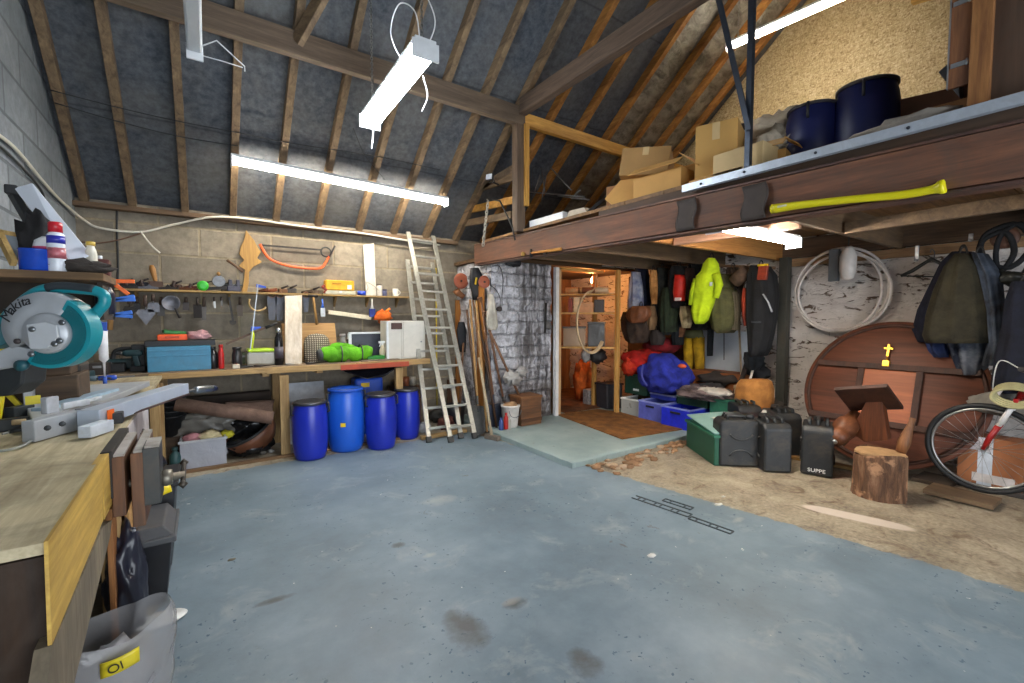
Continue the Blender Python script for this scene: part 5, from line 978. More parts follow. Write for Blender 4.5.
b = MB(); disc_sector(b, C0, R0 * .45, R0 * .86, -118, 55, SYp - .040, .006, 60, R0 * .0); disc_sector(b, C0, R0 * .82, R0 * .90, -118, 55, SYp - .042, .006, 60, R0 * .05); b.build('toothed_rim', dteal, lg)
b = MB(); C1 = sp(48, 327); b.lathe([(0, -.04), (R0 * .5, -.04), (R0 * .94, -.03), (R0 * .98, -.01), (R0 * .98, .05), (0, .05)], (C1.x, SYp, C1.z), 48, Matrix.Rotation(math.pi / 2, 4, 'X') @ Matrix.Scale(-1, 4, (0, 0, 1)))
for v in b.bm.verts:   # guard is cut away at the lower right
    d = V((v.co.x - C1.x, 0, v.co.z - C1.z)); ang = math.degrees(math.atan2(d.z, d.x))
    if (-140 < ang < 32) and d.length > R0 * .68: v.co.x = C1.x + d.x / d.length * R0 * .60; v.co.z = C1.z + d.z / d.length * R0 * .60
b.build('upper_guard', castg, t)
C2 = sp(57, 333); b = MB(); b.lathe([(0, 0), (R0 * .52, 0), (R0 * .56, .012), (R0 * .56, .03), (0, .03)], (C2.x, SYp - .062, C2.z), 36, Matrix.Rotation(-math.pi / 2, 4, 'X')); cv = b.build('blade_cover', castg, t)
b = MB(); b.prism([(C2.x - R0 * .36, SYp - .074, C2.z + R0 * .25), (C2.x + R0 * .1, SYp - .074, C2.z + R0 * .32), (C2.x + R0 * .36, SYp - .074, C2.z + R0 * .22), (C2.x + R0 * .38, SYp - .074, C2.z - R0 * .1), (C2.x + R0 * .1, SYp - .074, C2.z - R0 * .42), (C2.x - R0 * .3, SYp - .074, C2.z - R0 * .42)], (0, .014, 0), .004); b.build('cover_plate', M('#c3c7cc', .35, .2, .05), cv)
for dx, dz in ((-.2, .12), (.5, .3), (.3, -.28), (-.25, -.55), (-.55, -.2), (.42, -.2)):
    b = MB(); b.lathe([(.011, 0), (.011, .006), (0, .007)], (C2.x + R0 * dx, SYp - .074, C2.z + R0 * dz), 10, Matrix.Rotation(math.pi / 2, 4, 'X')); b.build('screw', metalm('#80858a', .3) if dx > -.5 else M('#3a3232', .5), cv)
b = MB(); c = sp(34, 364); b.lathe([(.02, 0), (.022, .02), (0, .024)], (c.x, SYp - .045, c.z), 14, Matrix.Rotation(math.pi / 2, 4, 'X')); b.build('pivot_knob', M('#1d4e58', .4), t)
# handle: teal D loop
b = MB(); hp = [(0, 326), (12, 312), (28, 298), (42, 290), (58, 288), (78, 289), (96, 291), (104, 296), (104, 304), (98, 311), (92, 319), (88, 324)]
b.tube(curve_pts([sp(x, y, SYp + .06) for x, y in hp], 5), .021, 12); b.build('handle_loop', teal, t)
b = MB(); b.tube(curve_pts([sp(x, y, SYp + .055) for x, y in ((48, 288), (60, 286.5), (78, 287.5), (95, 289.5))], 5), .020, 10); part_label(b.build('grip', rub, t), 'black rubber grip')
b = MB(); b.tube(curve_pts([sp(x, y, SYp + .06) for x, y in ((46, 299), (60, 299), (76, 303), (88, 308))], 5), .013, 10); b.build('lower_bar', teal, t)
b = MB(); b.prism([sp(x, y, SYp + .03) for x, y in ((-8, 332), (10, 313), (34, 297), (46, 300), (30, 318), (12, 340), (-8, 350))], (0, .08, 0), .006); b.build('motor_housing', M('#3f6f76', .4), t)
b = MB(); b.prism([sp(x, y, SYp - .02) for x, y in ((-14, 356), (12, 345), (34, 350), (36, 356), (22, 366), (-14, 372))], (0, .07, 0), .008); b.build('arm', castg, t)
b = MB(); b.prism([sp(x, y, SYp + .01) for x, y in ((-14, 370), (24, 364), (22, 384), (8, 396), (-14, 398))], (0, .12, 0), .008); b.build('pivot_block', M('#262a2c', .5), t)
# makita lettering: rising along the guard
for i, ch in enumerate('makita'):
    a = math.radians((157, 143, 132, 122, 114.5, 106)[i]); c = V((C1.x + R0 * .74 * math.cos(a), SYp - .052, C1.z + R0 * .74 * math.sin(a)))
    text_mesh('Makita'[i], .050 if i else .054, M('#17181b', .4), t, c, Matrix.Rotation(math.pi / 2, 4, 'X') @ Matrix.Rotation(math.radians((157, 143, 132, 122, 114.5, 106)[i] - 90), 4, 'Z'), shear=.25)
_R = Matrix.Translation(_sc - wloc(t)) @ Matrix.Rotation(-SPH, 4, 'Z') @ Matrix.Translation(wloc(t) - _sc)
for o_ in list(t.children) + list(lg.children) + list(cv.children): o_.data.transform(_R)
# turntable, base and fence
b = MB(); zb_ = BZ
b.prism([at(32, 427, Z=zb_ + .03), at(103, 407, Z=zb_ + .03), at(150, 386, Z=zb_ + .03), at(60, 392, Z=zb_ + .03), at(22, 402, Z=zb_ + .03)], (0, 0, .035), .004); b.build('base', castg, t)
b = MB()
b.bar(at(28, 432, Z=zb_ + .045), at(102, 413, Z=zb_ + .045), .05, .085, bev=.004); b.build('base_front', castg, t)
b = MB(); b.box(at(90, 416, Z=zb_ + .05), (.10, .05, .09), rot=(0, 0, 1.1), bev=.003); part_label(b.build('end_plate', M('#8f9296', .4, .3), t), 'darker grey end plate')
b = MB(); b.tube([at(60, 424, Z=zb_ + .05), at(71, 416, Z=zb_ + .06)], .008, 8); b.build('lock_lever', castg, t)
for (x0, y0, x1, y1, hh) in ((28, 408, 46, 392, .10), (56, 398, 68, 392, .13)):
    p, q = at(x0, y0, Z=zb_ + .06), at(x1, y1, Z=zb_ + .06); b = MB(); b.bar(p + V((0, 0, hh / 2)), q + V((0, 0, hh / 2)), .03, hh, bev=.003); b.build('fence', castg, t)
b = MB(); p, q = at(40, 410, Z=zb_ + .07), at(112, 390, Z=zb_ + .07); b.bar(p, q, .07, .02, bev=.003); part_label(b.build('table', M('#9fb7c9', .35, .3), t), 'pale blue steel table')
b = MB(); c = at(33, 400, Z=zb_ + .12); b.box(c, (.05, .004, .04), rot=(0, 0, .3)); part_label(b.build('warning_sticker', M('#e2d028', .5), t), 'yellow warning sticker')
# extension bar sticking out past the bench edge
t = thing('extension_bar', 'long pale aluminium bar running past the bench edge towards the back bench', 'bar', (-.25, 3.0, .95))
p, q = V((-.425, 2.66, .96)), V((-.12, 3.40, .965)); b = MB(); b.bar(p, q, .085, .072, bev=.003); b.build('profile', M('#bac4d2', .35, .3, .05, 14, .03), t)
b = MB(); c = p + (q - p) * .05 + V((.047, -.02, 0)); b.bar(c, c + (q - p) * .05, .006, .05); part_label(b.build('stop_clip', orm, t), 'orange stop clip')
b = MB(); c = p + (q - p) * .16; b.box(c + V((.03, -.05, -.02)), (.06, .06, .05), bev=.004); b.build('roller_block', black, t)
b = MB(); c = p + V((.04, -.10, -.03)); b.box(c, (.13, .05, .05), rot=(0, 0, 1.1), bev=.004); part_label(b.build('bracket', M('#c6cdd6', .4), t), 'white bracket with two slots')
b = MB(); b.tube([p + V((.07, .1, -.035)), q + V((.04, -.1, -.02))], .006, 8); b.build('rod', M('#3c2420', .4), t)
t = thing('pipe_clamp', 'steel clamp with a black end reaching right from the aluminium bar', 'clamp', (-.0, 3.9, .93)); p = V((-.125, 3.36, .955)); q = at(206, 389, Z=.93)
b = MB(); b.tube([p, q], .009, 8); b.build('bar', steel, t); b = MB(); d = (q - p).normalized(); b.tube([q - d * .12, q - d * .1, q + d * .05, q + d * .06], [.014, .024, .024, .016], 12); b.build('handle', metalm('#8c9299', .3), t); b = MB(); b.tube([q + d * .06, q + d * .11], [.022, .018], 12); b.build('end_cap', M('#1b2440', .35), t)
# clutter on the near bench
b = MB(); b.tube(curve_pts([at(x, y, Z=BZ + .012) for x, y in ((-8, 452), (8, 450), (22, 446), (31, 440), (29, 433), (18, 431), (2, 434))]), .005, 6); single(b, 'cord', M('#8b8d86', .5), 'grey cord looping over the near bench at the left edge', 'cord')
b = MB(); b.tube([at(9, 432, Z=BZ + .03), at(28, 428, Z=BZ + .035), at(48, 424, Z=BZ + .035), at(55, 428, Z=BZ + .02)], [.008, .010, .010, .012], 8); single(b, 'lever', M('#1c2022', .4), 'black bent lever lying across the front of the saw base', 'tool')
b = MB(); b.prism([at(36, 436, Z=BZ), at(44, 429, Z=BZ), at(80, 424, Z=BZ), at(81, 428, Z=BZ), at(58, 436, Z=BZ), at(40, 440, Z=BZ)], (0, 0, .022), .004); single(b, 'paddle', M('#1f2122', .5), 'flat black rubber pad under the saw base front', 'pad')
b = MB(); b.box(at(14, 424, Z=BZ + .03), (.16, .04, .055), rot=(0, 0, .3), bev=.006); single(b, 'battery', M('#23282a', .5), 'dark battery block left of the saw base', 'battery')
b = MB(); p, q = at(-6, 430, Z=BZ + .01), at(14, 423, Z=BZ + .01); b.bar(p, q, .03, .012); single(b, 'ruler', M('#d7dbe2', .35), 'white ruler lying at the left edge of the near bench', 'ruler')
b = MB(); c = at(19, 422, Z=BZ + .06); b.lathe([(.012, -.02), (.012, .02)], c, 10, Matrix.Rotation(1.57, 4, 'Y')); single(b, 'cork', M('#b39a74', .7), 'small tan plug lying by the saw base', 'plug')
t = thing('spring_clamp', 'yellow clamp standing behind the saw base', 'clamp', at(16, 400, Z=BZ + .05)); c = at(15, 396, Z=BZ + .12); b = MB(); b.bar(c + V((-.04, 0, .04)), c + V((.02, 0, -.06)), .018, .02); b.build('handle', M('#dcca28', .45), t); b = MB(); b.bar(c + V((-.05, .01, .05)), c + V((-.08, .01, -.07)), .014, .016); b.build('jaw', darkgrey, t)
b = MB(); c = at(30, 396, Z=BZ + .08); b.tube([c + V((0, 0, -.07)), c + V((0, 0, .05))], .018, 12); single(b, 'knob', M('#4a5056', .45), 'upright grey knob behind the saw fence', 'knob')
b = MB(); c = at(38, 381, Z=BZ + .02); b.box((c.x, c.y + .05, BZ + .035), (.2, .12, .07), rot=(0, 0, .1), bev=.003); single(b, 'timber_block', wood('#d4bd98', '#a88d66', 'X'), 'pale timber block lying under the saw guard', 'block')
b = MB(); c = at(62, 385, Z=BZ + .03); b.blob((c.x, c.y, BZ + .035), (.09, .07, .04), .3, 2.5, 3, 3, flat=.8); single(b, 'rag', fabric('#4a3c36'), 'dark rag lying behind the saw fence', 'cloth')
b = MB(); p, q = at(75, 392, Z=BZ + .07), at(106, 384, Z=BZ + .07); p.z = q.z = BZ + .045; b.bar(p, q, .015, .012); b.bar(q, q + V((.01, .01, -.04)), .012, .012); single(b, 'hex_key', M('#35262a', .4), 'thin dark bar lying across the bench behind the saw table', 'tool')
b = MB(); p = at(118, 383, Z=BZ); b.prism([at(82, 395, Z=BZ), at(138, 388, Z=BZ), at(150, 381, Z=BZ), at(92, 386, Z=BZ)], (0, 0, .006)); single(b, 'plywood_sheet', wood('#cdbfae', '#9f8f7c', 'Y', .7, .6), 'thin pale plywood sheet lying on the bench by the corner', 'board')
b = MB(); p = at(68, 376, Z=BZ + .05); t = thing('angle_grinder', 'angle grinder lying under the right side of the saw guard', 'grinder', (p.x, p.y, BZ)); b.tube([p + V((-.1, 0, 0)), p + V((0, .03, 0)), p + V((.14, .08, 0))], [.025, .03, .028], 12); b.build('body', M('#27424a', .4), t); b = MB(); b.lathe([(.05, 0), (.05, .01)], p + V((-.12, 0, -.02)), 16); b.build('disc', metalm('#777b80', .4), t)
# small castings and fixings that break up the saw base
for k, (px, py, dz, sx, sy, sz, c, lab) in enumerate(((50, 405, .13, .05, .03, .07, '#b9bcc2', 'cast upright on the saw fence'), (76, 404, .10, .12, .015, .03, '#d8dce2', 'pale sliding bar on the saw table'), (8, 402, .07, .14, .05, .05, '#aab0b6', 'grey cast foot at the left of the saw base'), (20, 412, .05, .09, .05, .06, '#3a3f42', 'dark housing on the saw base'))):
    c_ = at(px, py, Z=BZ + dz); b = MB(); b.box(c_, (sx, sy, sz), rot=(0, 0, .9), bev=.004); part_label(b.build('casting', M(c, .4, .3), bpy.data.objects['mitre_saw']), lab)
for k, (px, py) in enumerate(((40, 427), (55, 423), (95, 413))):
    c_ = at(px, py, Z=BZ + .055) + V((.03, -.035, 0)); b = MB(); b.lathe([(.011, 0), (.011, .008), (0, .01)], c_, 10, Matrix.Rotation(math.pi / 2, 4, 'X')); b.build('bolt', metalm('#55595d', .4), bpy.data.objects['mitre_saw'])
for k, (px, py, l, c, lab) in enumerate(((44, 392, .12, '#2a2d30', 'black marker lying behind the saw fence'), (90, 400, .16, '#c8ccd2', 'thin steel rule lying on the saw table'), (0, 410, .2, '#d2d6dc', 'pale strip of aluminium lying at the left edge of the near bench'), (128, 386, .2, '#b89f7c', 'wood offcut lying on the thin plywood sheet'))):
    c_ = at(px, py, Z=BZ + (.09 if k == 1 else .02)); b = MB(); d_ = V((.3, .95, 0)) * l / 2; b.bar(c_ - d_, c_ + d_, .025, .012, bev=.002); single(b, 'strip', M(c, .45), lab, 'strip')
# ================================================================== LADDER, LONG TOOLS, STONE WALL
alm = metalm('#a5a49c', .4, .15, .25, .6)
def ladder_section(t, bl, br, tl, tr, n, w=.022, d=.055):
    bl, br, tl, tr = map(V, (bl, br, tl, tr))
    for p, q in ((bl, tl), (br, tr)):
        b = MB(); b.bar(p, q, w, d, up=(1, 0, 0), bev=.003); b.build('stile', alm, t)
        b = MB(); e = (q - p).normalized(); b.bar(p - e * .015, p + e * .05, w + .01, d + .01, up=(1, 0, 0), bev=.003); b.build('rubber_foot', black, t)
    for i in range(n):
        f = (i + .6) / n; b = MB(); b.bar(bl + (tl - bl) * f, br + (tr - br) * f, .028, .028, bev=.004); b.build('rung', alm, t)
t = thing('ladder', 'tall aluminium extension ladder leaning against the back block wall', 'ladder', (2.4, 4.6, 0))
bl, br = at(451, 441, Z=.02), at(475, 437, Z=.02); tl, tr = V((at(408, 232, Y=5.58).x, 5.58, at(408, 232, Y=5.58).z)), V((at(433, 236, Y=5.58).x, 5.58, at(433, 236, Y=5.58).z))
ladder_section(t, bl, br, tl, tr, 11)
o1 = V((-.045, .09, 0)); b2l, b2r = at(429, 441, Z=.02), at(461, 437, Z=.02)
ladder_section(t, b2l, b2r, tl + V((-.0, .035, -.35)), tr + V((-.0, .035, -.35)), 10)
b = MB(); p, q = at(421, 438, Z=.03), at(470, 432, Z=.03); b.bar(p, q + V((0, .1, 0)), .06, .04, bev=.003); single(b, 'timber_offcut', pineX, 'pale timber length lying on the floor behind the ladder feet', 'timber')
for k, (px, py, c, s, lab) in enumerate(((424, 428, '#b7b9bd', .07, 'crumpled white cloth on the floor left of the ladder'), (446, 425, '#6f3b32', .09, 'dark red bundle on the floor behind the ladder'), (438, 418, '#55524f', .10, 'grey rag heap on the floor behind the ladder'))):
    p = at(px, py, Z=.05); p.y = max(p.y, 5.0); b = MB(); b.blob((p.x, p.y, s * .8), (s * 1.2, s, s), .25, 3, 3, k * 2.0, flat=.8); single(b, 'rag', fabric(c), lab, 'cloth')
# planks and panel standing in the corner
ob = wood('#b5762e', '#7d4b1c', 'Z', .65, .7); bw2 = wood('#6b452b', '#432b1b', 'Z', .7, .7)
for px0, px1, py, Y, m, lab in ((456, 470, 300, 5.62, ob, 'orange plank standing in the corner behind the tools, left'), (472, 486, 290, 5.62, bw2, 'dark brown plank standing in the corner behind the tools'), (448, 457, 380, 5.62, bw2, 'narrow brown plank standing behind the ladder')):
    a, c = at(px0, py, Y=Y), at(px1, py, Y=Y); b = MB(); b.box(((a.x + c.x) / 2, Y + .02, a.z / 2), (c.x - a.x, .025, a.z), bev=.002); single(b, 'plank', m, lab, 'plank')
b = MB(); a, c = at(480, 290, Y=4.90), at(488, 290, Y=4.90); b.box((2.935, 4.98, .92), (.025, .16, 1.78), bev=.002); single(b, 'plank', ob, 'orange plank standing in the corner against the stone wall', 'plank')
# hung discs
for px, py, r, Y, lab in ((461, 281, .105, 5.42, 'larger rusty red disc hanging on the corner planks'), (484, 282, .075, 4.70, 'smaller rusty red disc hanging beside the black holster')):
    c = at(px, py, Y=Y); t = thing('disc', lab, 'disc', c); b = MB(); b.lathe([(.012, -.006), (r * .55, -.012), (r, -.006), (r, .012), (r * .55, .004), (.012, .008)], c, 32, Matrix.Rotation(math.pi / 2, 4, 'X')); b.build('plate', M('#a0543a', .55, 0, .25, 9, .1, .3), t)
    b = MB(); b.tube([c + V((0, .06, 0)), c + V((0, -.02, 0))], .013, 10); b.build('peg', iron, t)
# spindle shape below first disc
c = at(458, 293, Y=5.5); b = MB(); b.tube([c + V((-.03, 0, .04)), c + V((0, 0, 0)), c + V((.08, -.01, -.05))], [.05, .045, .035], 12); single(b, 'spool', M('#8f5a35', .6, 0, .25), 'brown rope spool hanging under the larger red disc', 'spool')
b = MB(); loft(b, [(268, 471, 478), (276, 470, 482), (286, 470, 484), (293, 472, 482), (300, 473, 480)], .04, 'Y', 5.05, seed=4); o = b.build('holster', M('#17171b', .6, 0, .2, 10, .3)); tag(o, 'black holster with yellow flash hanging between the red discs', 'holster')
b = MB(); c = at(476, 281, Y=4.99); b.box(c, (.025, .012, .09), rot=(0, .2, 0), bev=.003); b.build('yellow_flash', M('#d9b71c', .5), o)
b = MB(); loft(b, [(322, 459, 464), (330, 457, 466), (342, 458, 466), (352, 460, 465)], .035, 'Y', 5.35, seed=7); single(b, 'glove', M('#1d1f24', .7, 0, .2), 'dark glove hanging on the orange plank below the red disc', 'glove')
b = MB(); loft(b, [(294, 489, 492), (302, 488, 494), (315, 487, 496), (326, 487, 497), (330, 489, 495)], .05, 'Y', 4.72, seed=3, fold=.12); single(b, 'bag', fabric('#cfc8ba', '#9d968a'), 'long cream cloth bag hanging at the stone wall corner', 'bag')
# long handled tools
shaft = wood('#b28a55', '#7e5c34', 'Z', .55); shaft2 = wood('#7b5335', '#4d3220', 'Z', .6)
def long_tool(name, label, top, bot, head, m, r=.015, hm=None, cat=None, scale=1.0):
    top, bot = V(top), V(bot); t = thing(name, label, cat or name, bot); d = (bot - top).normalized(); hm = hm or iron
    sh = bot - d * .26 * scale if head in ('spade', 'shovel', 'fork') else bot
    b = MB(); b.tube([top, (top + sh) / 2 + V((0, 0, 0)), sh], [r, r * 1.05, r * .95], 10); b.build('shaft', m, t)
    s = d.cross(V((0, 1, 0))).normalized(); n = s.cross(d)
    if head in ('spade', 'shovel'):
        w = .085 * scale; b = MB(); pts = [sh + s * -w, sh + s * w, bot + s * (w * (.9 if head == 'spade' else .6)) - d * .03, bot, bot + s * (-w * (.9 if head == 'spade' else .6)) - d * .03]; b.prism(pts, n * .006); b.tube([sh - d * .12, sh + d * .08], [.017, .012], 10); b.build('blade', hm, t)
    if head == 'fork':
        b = MB(); b.bar(sh - s * .085, sh + s * .085, .014, .014)
        for k in range(4): q = sh + s * (-.08 + k * .053); b.tube([q, q + n * .012 + d * .12, bot + s * (-.08 + k * .053)], [.007, .006, .003], 6)
        b.tube([sh - d * .12, sh], [.017, .012], 10); b.build('tines', hm, t)
    if head == 'rake':
        b = MB(); b.bar(bot - s * .15, bot + s * .15, .015, .02)
        for k in range(9): q = bot + s * (-.145 + k * .036); b.tube([q, q + n * -.05 + d * .01], [.004, .002], 5)
        b.build('head', hm, t)
    if head in ('spade', 'fork'):
        b = MB(); b.tube([top - s * .05, top + s * .05], .014, 8); b.tube([top - s * .05, top + d * .07, top + s * .05], .010, 8); b.build('grip', m, t)
    return t
def yx(px, py, Y):
    p = at(px, py, Y=Y); return p if p.x < 2.91 else at(px, py, X=2.91)
long_tool('shovel', 'shovel with pale shaft and grey blade just right of the ladder', yx(470, 300, 5.4), at(480, 435, Z=.03), 'shovel', shaft, hm=metalm('#4a4d50', .5, .2, .3), scale=1.35)
long_tool('pole', 'pale wooden pole leaning between shovel and spade', yx(479, 358, 4.85), at(492, 438, Z=.02), 'none', wood('#b3a48c', '#85755c', 'Z', .6), r=.018)
long_tool('spade', 'dark spade leaning at the stone wall corner', yx(481, 298, 4.95), at(497, 428, Z=.03), 'spade', shaft2, hm=metalm('#454b5a', .5, .2, .2), scale=1.15)
long_tool('garden_fork', 'garden fork with brown shaft leaning behind the spade', yx(486, 312, 4.95), V((at(494, 420, Z=.03).x, 4.72, .03)), 'fork', shaft2)
long_tool('rake', 'rake with a thin brown shaft leaning in the corner', yx(476, 296, 5.2), at(487, 432, Z=.04), 'rake', shaft)
long_tool('broom_handle', 'reddish brown handle leaning behind the shovel', yx(464, 330, 5.5), V((at(469, 432, Z=.02).x, 5.0, .02)), 'none', shaft2, cat='pole')
long_tool('pole', 'narrow dark pole leaning closest to the whitewashed stone', yx(489, 330, 4.72), V((at(506, 415, Z=.03).x, 4.62, .02)), 'none', shaft2)
long_tool('pole', 'yellow rod seen between the rungs of the ladder', yx(436, 268, 5.64), yx(437, 405, 5.64), 'none', M('#cdb42c', .5), r=.009)
b = MB(); p = V((at(468, 415, Z=.2).x, 5.2, 0)); b.lathe([(.09, 0), (.11, .01), (.13, .28), (.122, .28), (.1, .015), (0, .012)], p, 22); single(b, 'bucket', bk, 'black bucket on the floor behind the shovel', 'bucket')
b = MB(); c = at(497, 437, Z=.03); b.box((c.x - .05, c.y + .02, .03), (.06, .2, .05), rot=(0, 0, .3), bev=.004); single(b, 'brick', M('#6b6157', .8, 0, .25), 'small dark block on the floor at the foot of the poles', 'brick')
for px, c, lab in ((506, '#b22a24', 'small red bottle on the floor by the white tub'), (501, '#3a4f8a', 'small blue bottle on the floor by the white tub'), (509, '#a8a49c', 'small grey bottle on the floor by the white tub')):
    bottle(px, 4.50, .15 if px != 506 else .2, .028, M(c, .35), lab, neck=.45, z=.05)
t = thing('tub', 'speckled white plastic tub in front of the whitewashed stone wall', 'tub', (at(514, 420, Y=4.5).x, 4.56, .05)); x = at(514, 420, Y=4.5).x
b = MB(); b.lathe([(.085, 0), (.09, .01), (.115, .25), (.122, .255), (.122, .275), (.11, .275), (.1, .25)], (x, 4.58, .05), 24); b.build('body', M('#d3cdc8', .5, 0, .12, 14, .1, .35), t)
b = MB(); b.blob((x, 4.58, .315), (.09, .09, .04), .3, 3, 3, 2); part_label(b.build('contents', fabric('#b8926a', '#7a5a40'), t), 'brown crumpled contents'); b = MB(); b.tube(arc((x, 4.47, .27), .09, 180, 360, 10), .004, 6); b.build('handle', steel, t)
t = thing('wooden_crate', 'small brown wooden chest beside the white tub', 'chest', (at(530, 415, Y=4.5).x, 4.6, .05)); x0, x1 = at(522, 400, Y=4.48).x, at(542, 400, Y=4.48).x
b = MB(); b.box(((x0 + x1) / 2, 4.62, .05 + .17), (x1 - x0, .26, .34), bev=.004); b.build('body', wood('#7d5230', '#4b2e1a', 'X', .6, .8, stain=.4), t); b = MB(); b.box(((x0 + x1) / 2, 4.62, .405), (x1 - x0 + .02, .28, .03), bev=.004); b.build('lid', wood('#8b5c36', '#56361f', 'X', .6, .8), t); b = MB(); b.box(((x0 + x1) / 2, 4.484, .12), (x1 - x0, .012, .04)); b.build('plinth', wood('#5d3a21', '#3a2415', 'X'), t)
b = MB(); c = at(513, 378, Y=4.66); b.blob(c, (.12, .05, .09), .35, 3, 3, 6); b.blob(c + V((.12, -.02, .08)), (.08, .05, .06), .3, 3, 3, 9); single(b, 'plastic_bag', M('#a39f9b', .4, 0, .25, 8, .3), 'crumpled grey plastic hanging above the white tub', 'bag')
# socket, cables, strap
t = thing('power_socket', 'grey surface mounted socket on the whitewashed stone wall', 'socket', at(504, 308, Y=4.74)); c = at(504, 308, Y=4.74)
b = MB(); b.box(c, (.085, .05, .085), bev=.006); b.build('box', M('#9b9ba0', .5), t); b = MB(); c2 = at(499, 309, Y=4.70); b.lathe([(.03, -.02), (.034, .02)], c2, 14, Matrix.Rotation(math.pi / 2, 4, 'X')); b.build('plug', M('#2a1f20', .5), t)
b = MB(); b.tube(curve_pts([at(x, y, Y=4.73) for x, y in ((492, 266), (500, 267), (503, 280), (502, 295), (502, 304))]), .006, 6); single(b, 'cable', black, 'black cable looping down to the grey wall socket', 'cable')
b = MB(); b.tube(curve_pts([at(x, y, Y=4.72) for x, y in ((490, 285), (496, 290), (500, 298), (500, 307))]), .005, 6); single(b, 'cable', black, 'short black cable curving from the poles to the wall socket', 'cable')
b = MB(); p, q = at(546, 303, Y=4.745), at(545, 333, Y=4.745); b.bar(p, q, .03, .012, up=(0, 1, 0), bev=.002); single(b, 'iron_strap', iron, 'upright black iron strap on the stone wall beside the doorway', 'strap')
b = MB(); c = at(513, 262, Y=4.72); b.blob(c, (.12, .05, .06), .2, 2, 3, 3); single(b, 'bag', M('#1c1d22', .6), 'small black bundle tucked under the beam at the stone wall', 'bundle')
b = MB(); c = at(546, 325, Y=4.72); b.blob((at(549, 326, Y=4.75).x, 4.76, at(549, 326, Y=4.75).z), (.05, .03, .05), .2, 2, 3, 3); single(b, 'latch_block', M('#5e5a57', .7), 'grey lump of stone where the door latch sits', 'stone')
# ================================================================== DOORWAY AND STORE
jw_ = wood('#cfa878', '#9d7448', 'Z', .6, .8)
jx = at(556, 415, Y=4.72).x
t = thing('door_frame', 'white outer and orange inner timber frame of the store doorway', 'door frame', (jx, 4.78, .05))
b = MB(); b.box((jx + .01, 4.74, 1.07), (.055, .06, 2.04), bev=.003); part_label(b.build('white_jamb', M('#d9d6d4', .5, 0, .08, 6, .1, .25), t), 'white painted jamb')
b = MB(); b.box((jx + .065, 4.80, 1.07), (.045, .16, 2.04), bev=.003); b.build('inner_jamb', jw_, t)
b = MB(); b.box((jx + .48, 4.80, 2.075), (.88, .16, .04), bev=.003); b.build('head', wood('#d9a45a', '#a5712f', 'X'), t)
sw = wood('#d9a860', '#a67434', 'Z', .6, .8); swx = wood('#d9a860', '#a67434', 'X', .6, .8)
px_ = at(618, 413, Z=.05)
t = thing('shelving_unit', 'home made pine shelving unit standing in the store doorway', 'shelves', (4.6, 4.7, .05))
zsh = [at(596, 314, Y=4.55).z, at(594, 349, Y=4.55).z]
for x, y in ((px_.x - .02, 4.38), (px_.x + .10, 4.95), (4.15, 4.97)):
    b = MB(); b.box((x, y, 1.06), (.06, .05, 2.02), bev=.003); b.build('post', sw, t)
for z in (zsh[0], zsh[1], 1.72):
    b = MB(); b.prism([(4.16, 5.0, z), (px_.x - .04, 4.40, z), (px_.x + .08, 4.95, z), (4.2, 5.35, z)], (0, 0, .025)); b.build('shelf_board', swx, t)
def sxy(f, g): # position on a shelf: f along, g back
    a, c = V((4.16, 5.0, 0)), V((px_.x - .04, 4.40, 0)); return a + (c - a) * f + V((.06, .42, 0)) * g
import itertools
ang = math.atan2(4.40 - 5.0, px_.x - .04 - 4.16)
for k, (f, z, sx, sz, c, lab) in enumerate(((.48, zsh[1], .32, .26, '#a08468', 'clear plastic box on the lower store shelf, left'), (.84, zsh[1], .24, .33, '#4d4a48', 'grey plastic box on the lower store shelf, right'))):
    p = sxy(f, .5); t2 = thing('storage_box', lab, 'box', (p.x, p.y, z + .026)); b = MB(); b.box((p.x, p.y, z + .027 + sz / 2), (sx, .28, sz), rot=(0, 0, ang), bev=.01); b.build('body', glassy('storage_' + c[1:], c, .9, .3), t2)
    b = MB(); b.box((p.x, p.y, z + .027 + sz + .012), (sx + .02, .3, .024), rot=(0, 0, ang), bev=.004); b.build('lid', M('#55524f', .4), t2)
for k, (f, sx, sz, c, lab, nm) in enumerate(((.40, .06, .20, '#8f3a24', 'red brown box on the upper store shelf', 'box'), (.50, .08, .22, '#d8b68a', 'cream box on the upper store shelf', 'box'), (.66, .2, .14, '#c98b58', 'tan box on the upper store shelf', 'box'), (.87, .14, .18, '#3a2a24', 'dark box on the upper store shelf', 'box'))):
    p = sxy(f, .45); b = MB(); b.box((p.x, p.y, zsh[0] + .026 + sz / 2), (sx, .2, sz), rot=(0, 0, ang), bev=.005); single(b, nm, M(c, .5), lab, 'box')
for k, (f, c, lab) in enumerate(((.45, '#c99a62', 'rolled orange paper on the top store shelf'), (.66, '#8a5030', 'rolled brown paper on the top store shelf'), (.88, '#d3b48e', 'rolled cream paper on the top store shelf'))):
    p = sxy(f, .45); d = V((math.cos(ang), math.sin(ang), 0)); b = MB(); b.tube([p - d * .12 + V((0, 0, 1.80)), p + d * .12 + V((0, 0, 1.80))], .045, 14); single(b, 'roll', M(c, .6), lab, 'roll')
c = at(586, 322, Y=4.66); b = MB()
for k in range(3): b.tube([c + V((.36 * (1 + .03 * k) * math.cos(a * math.pi / 18) * .75 + .0, -.1 - .014 * k, .42 * (1 + .02 * k) * math.sin(a * math.pi / 18))) for a in range(9, 33)], .011, 8)
b.tube(curve_pts([c + V((.0, -.1, .42)), c + V((.12, -.05, .5)), c + V((.2, 0, .66))]), .011, 8); single(b, 'hose', M('#cbb08a', .4), 'pale hose hanging in a big loop in the store doorway', 'hose')
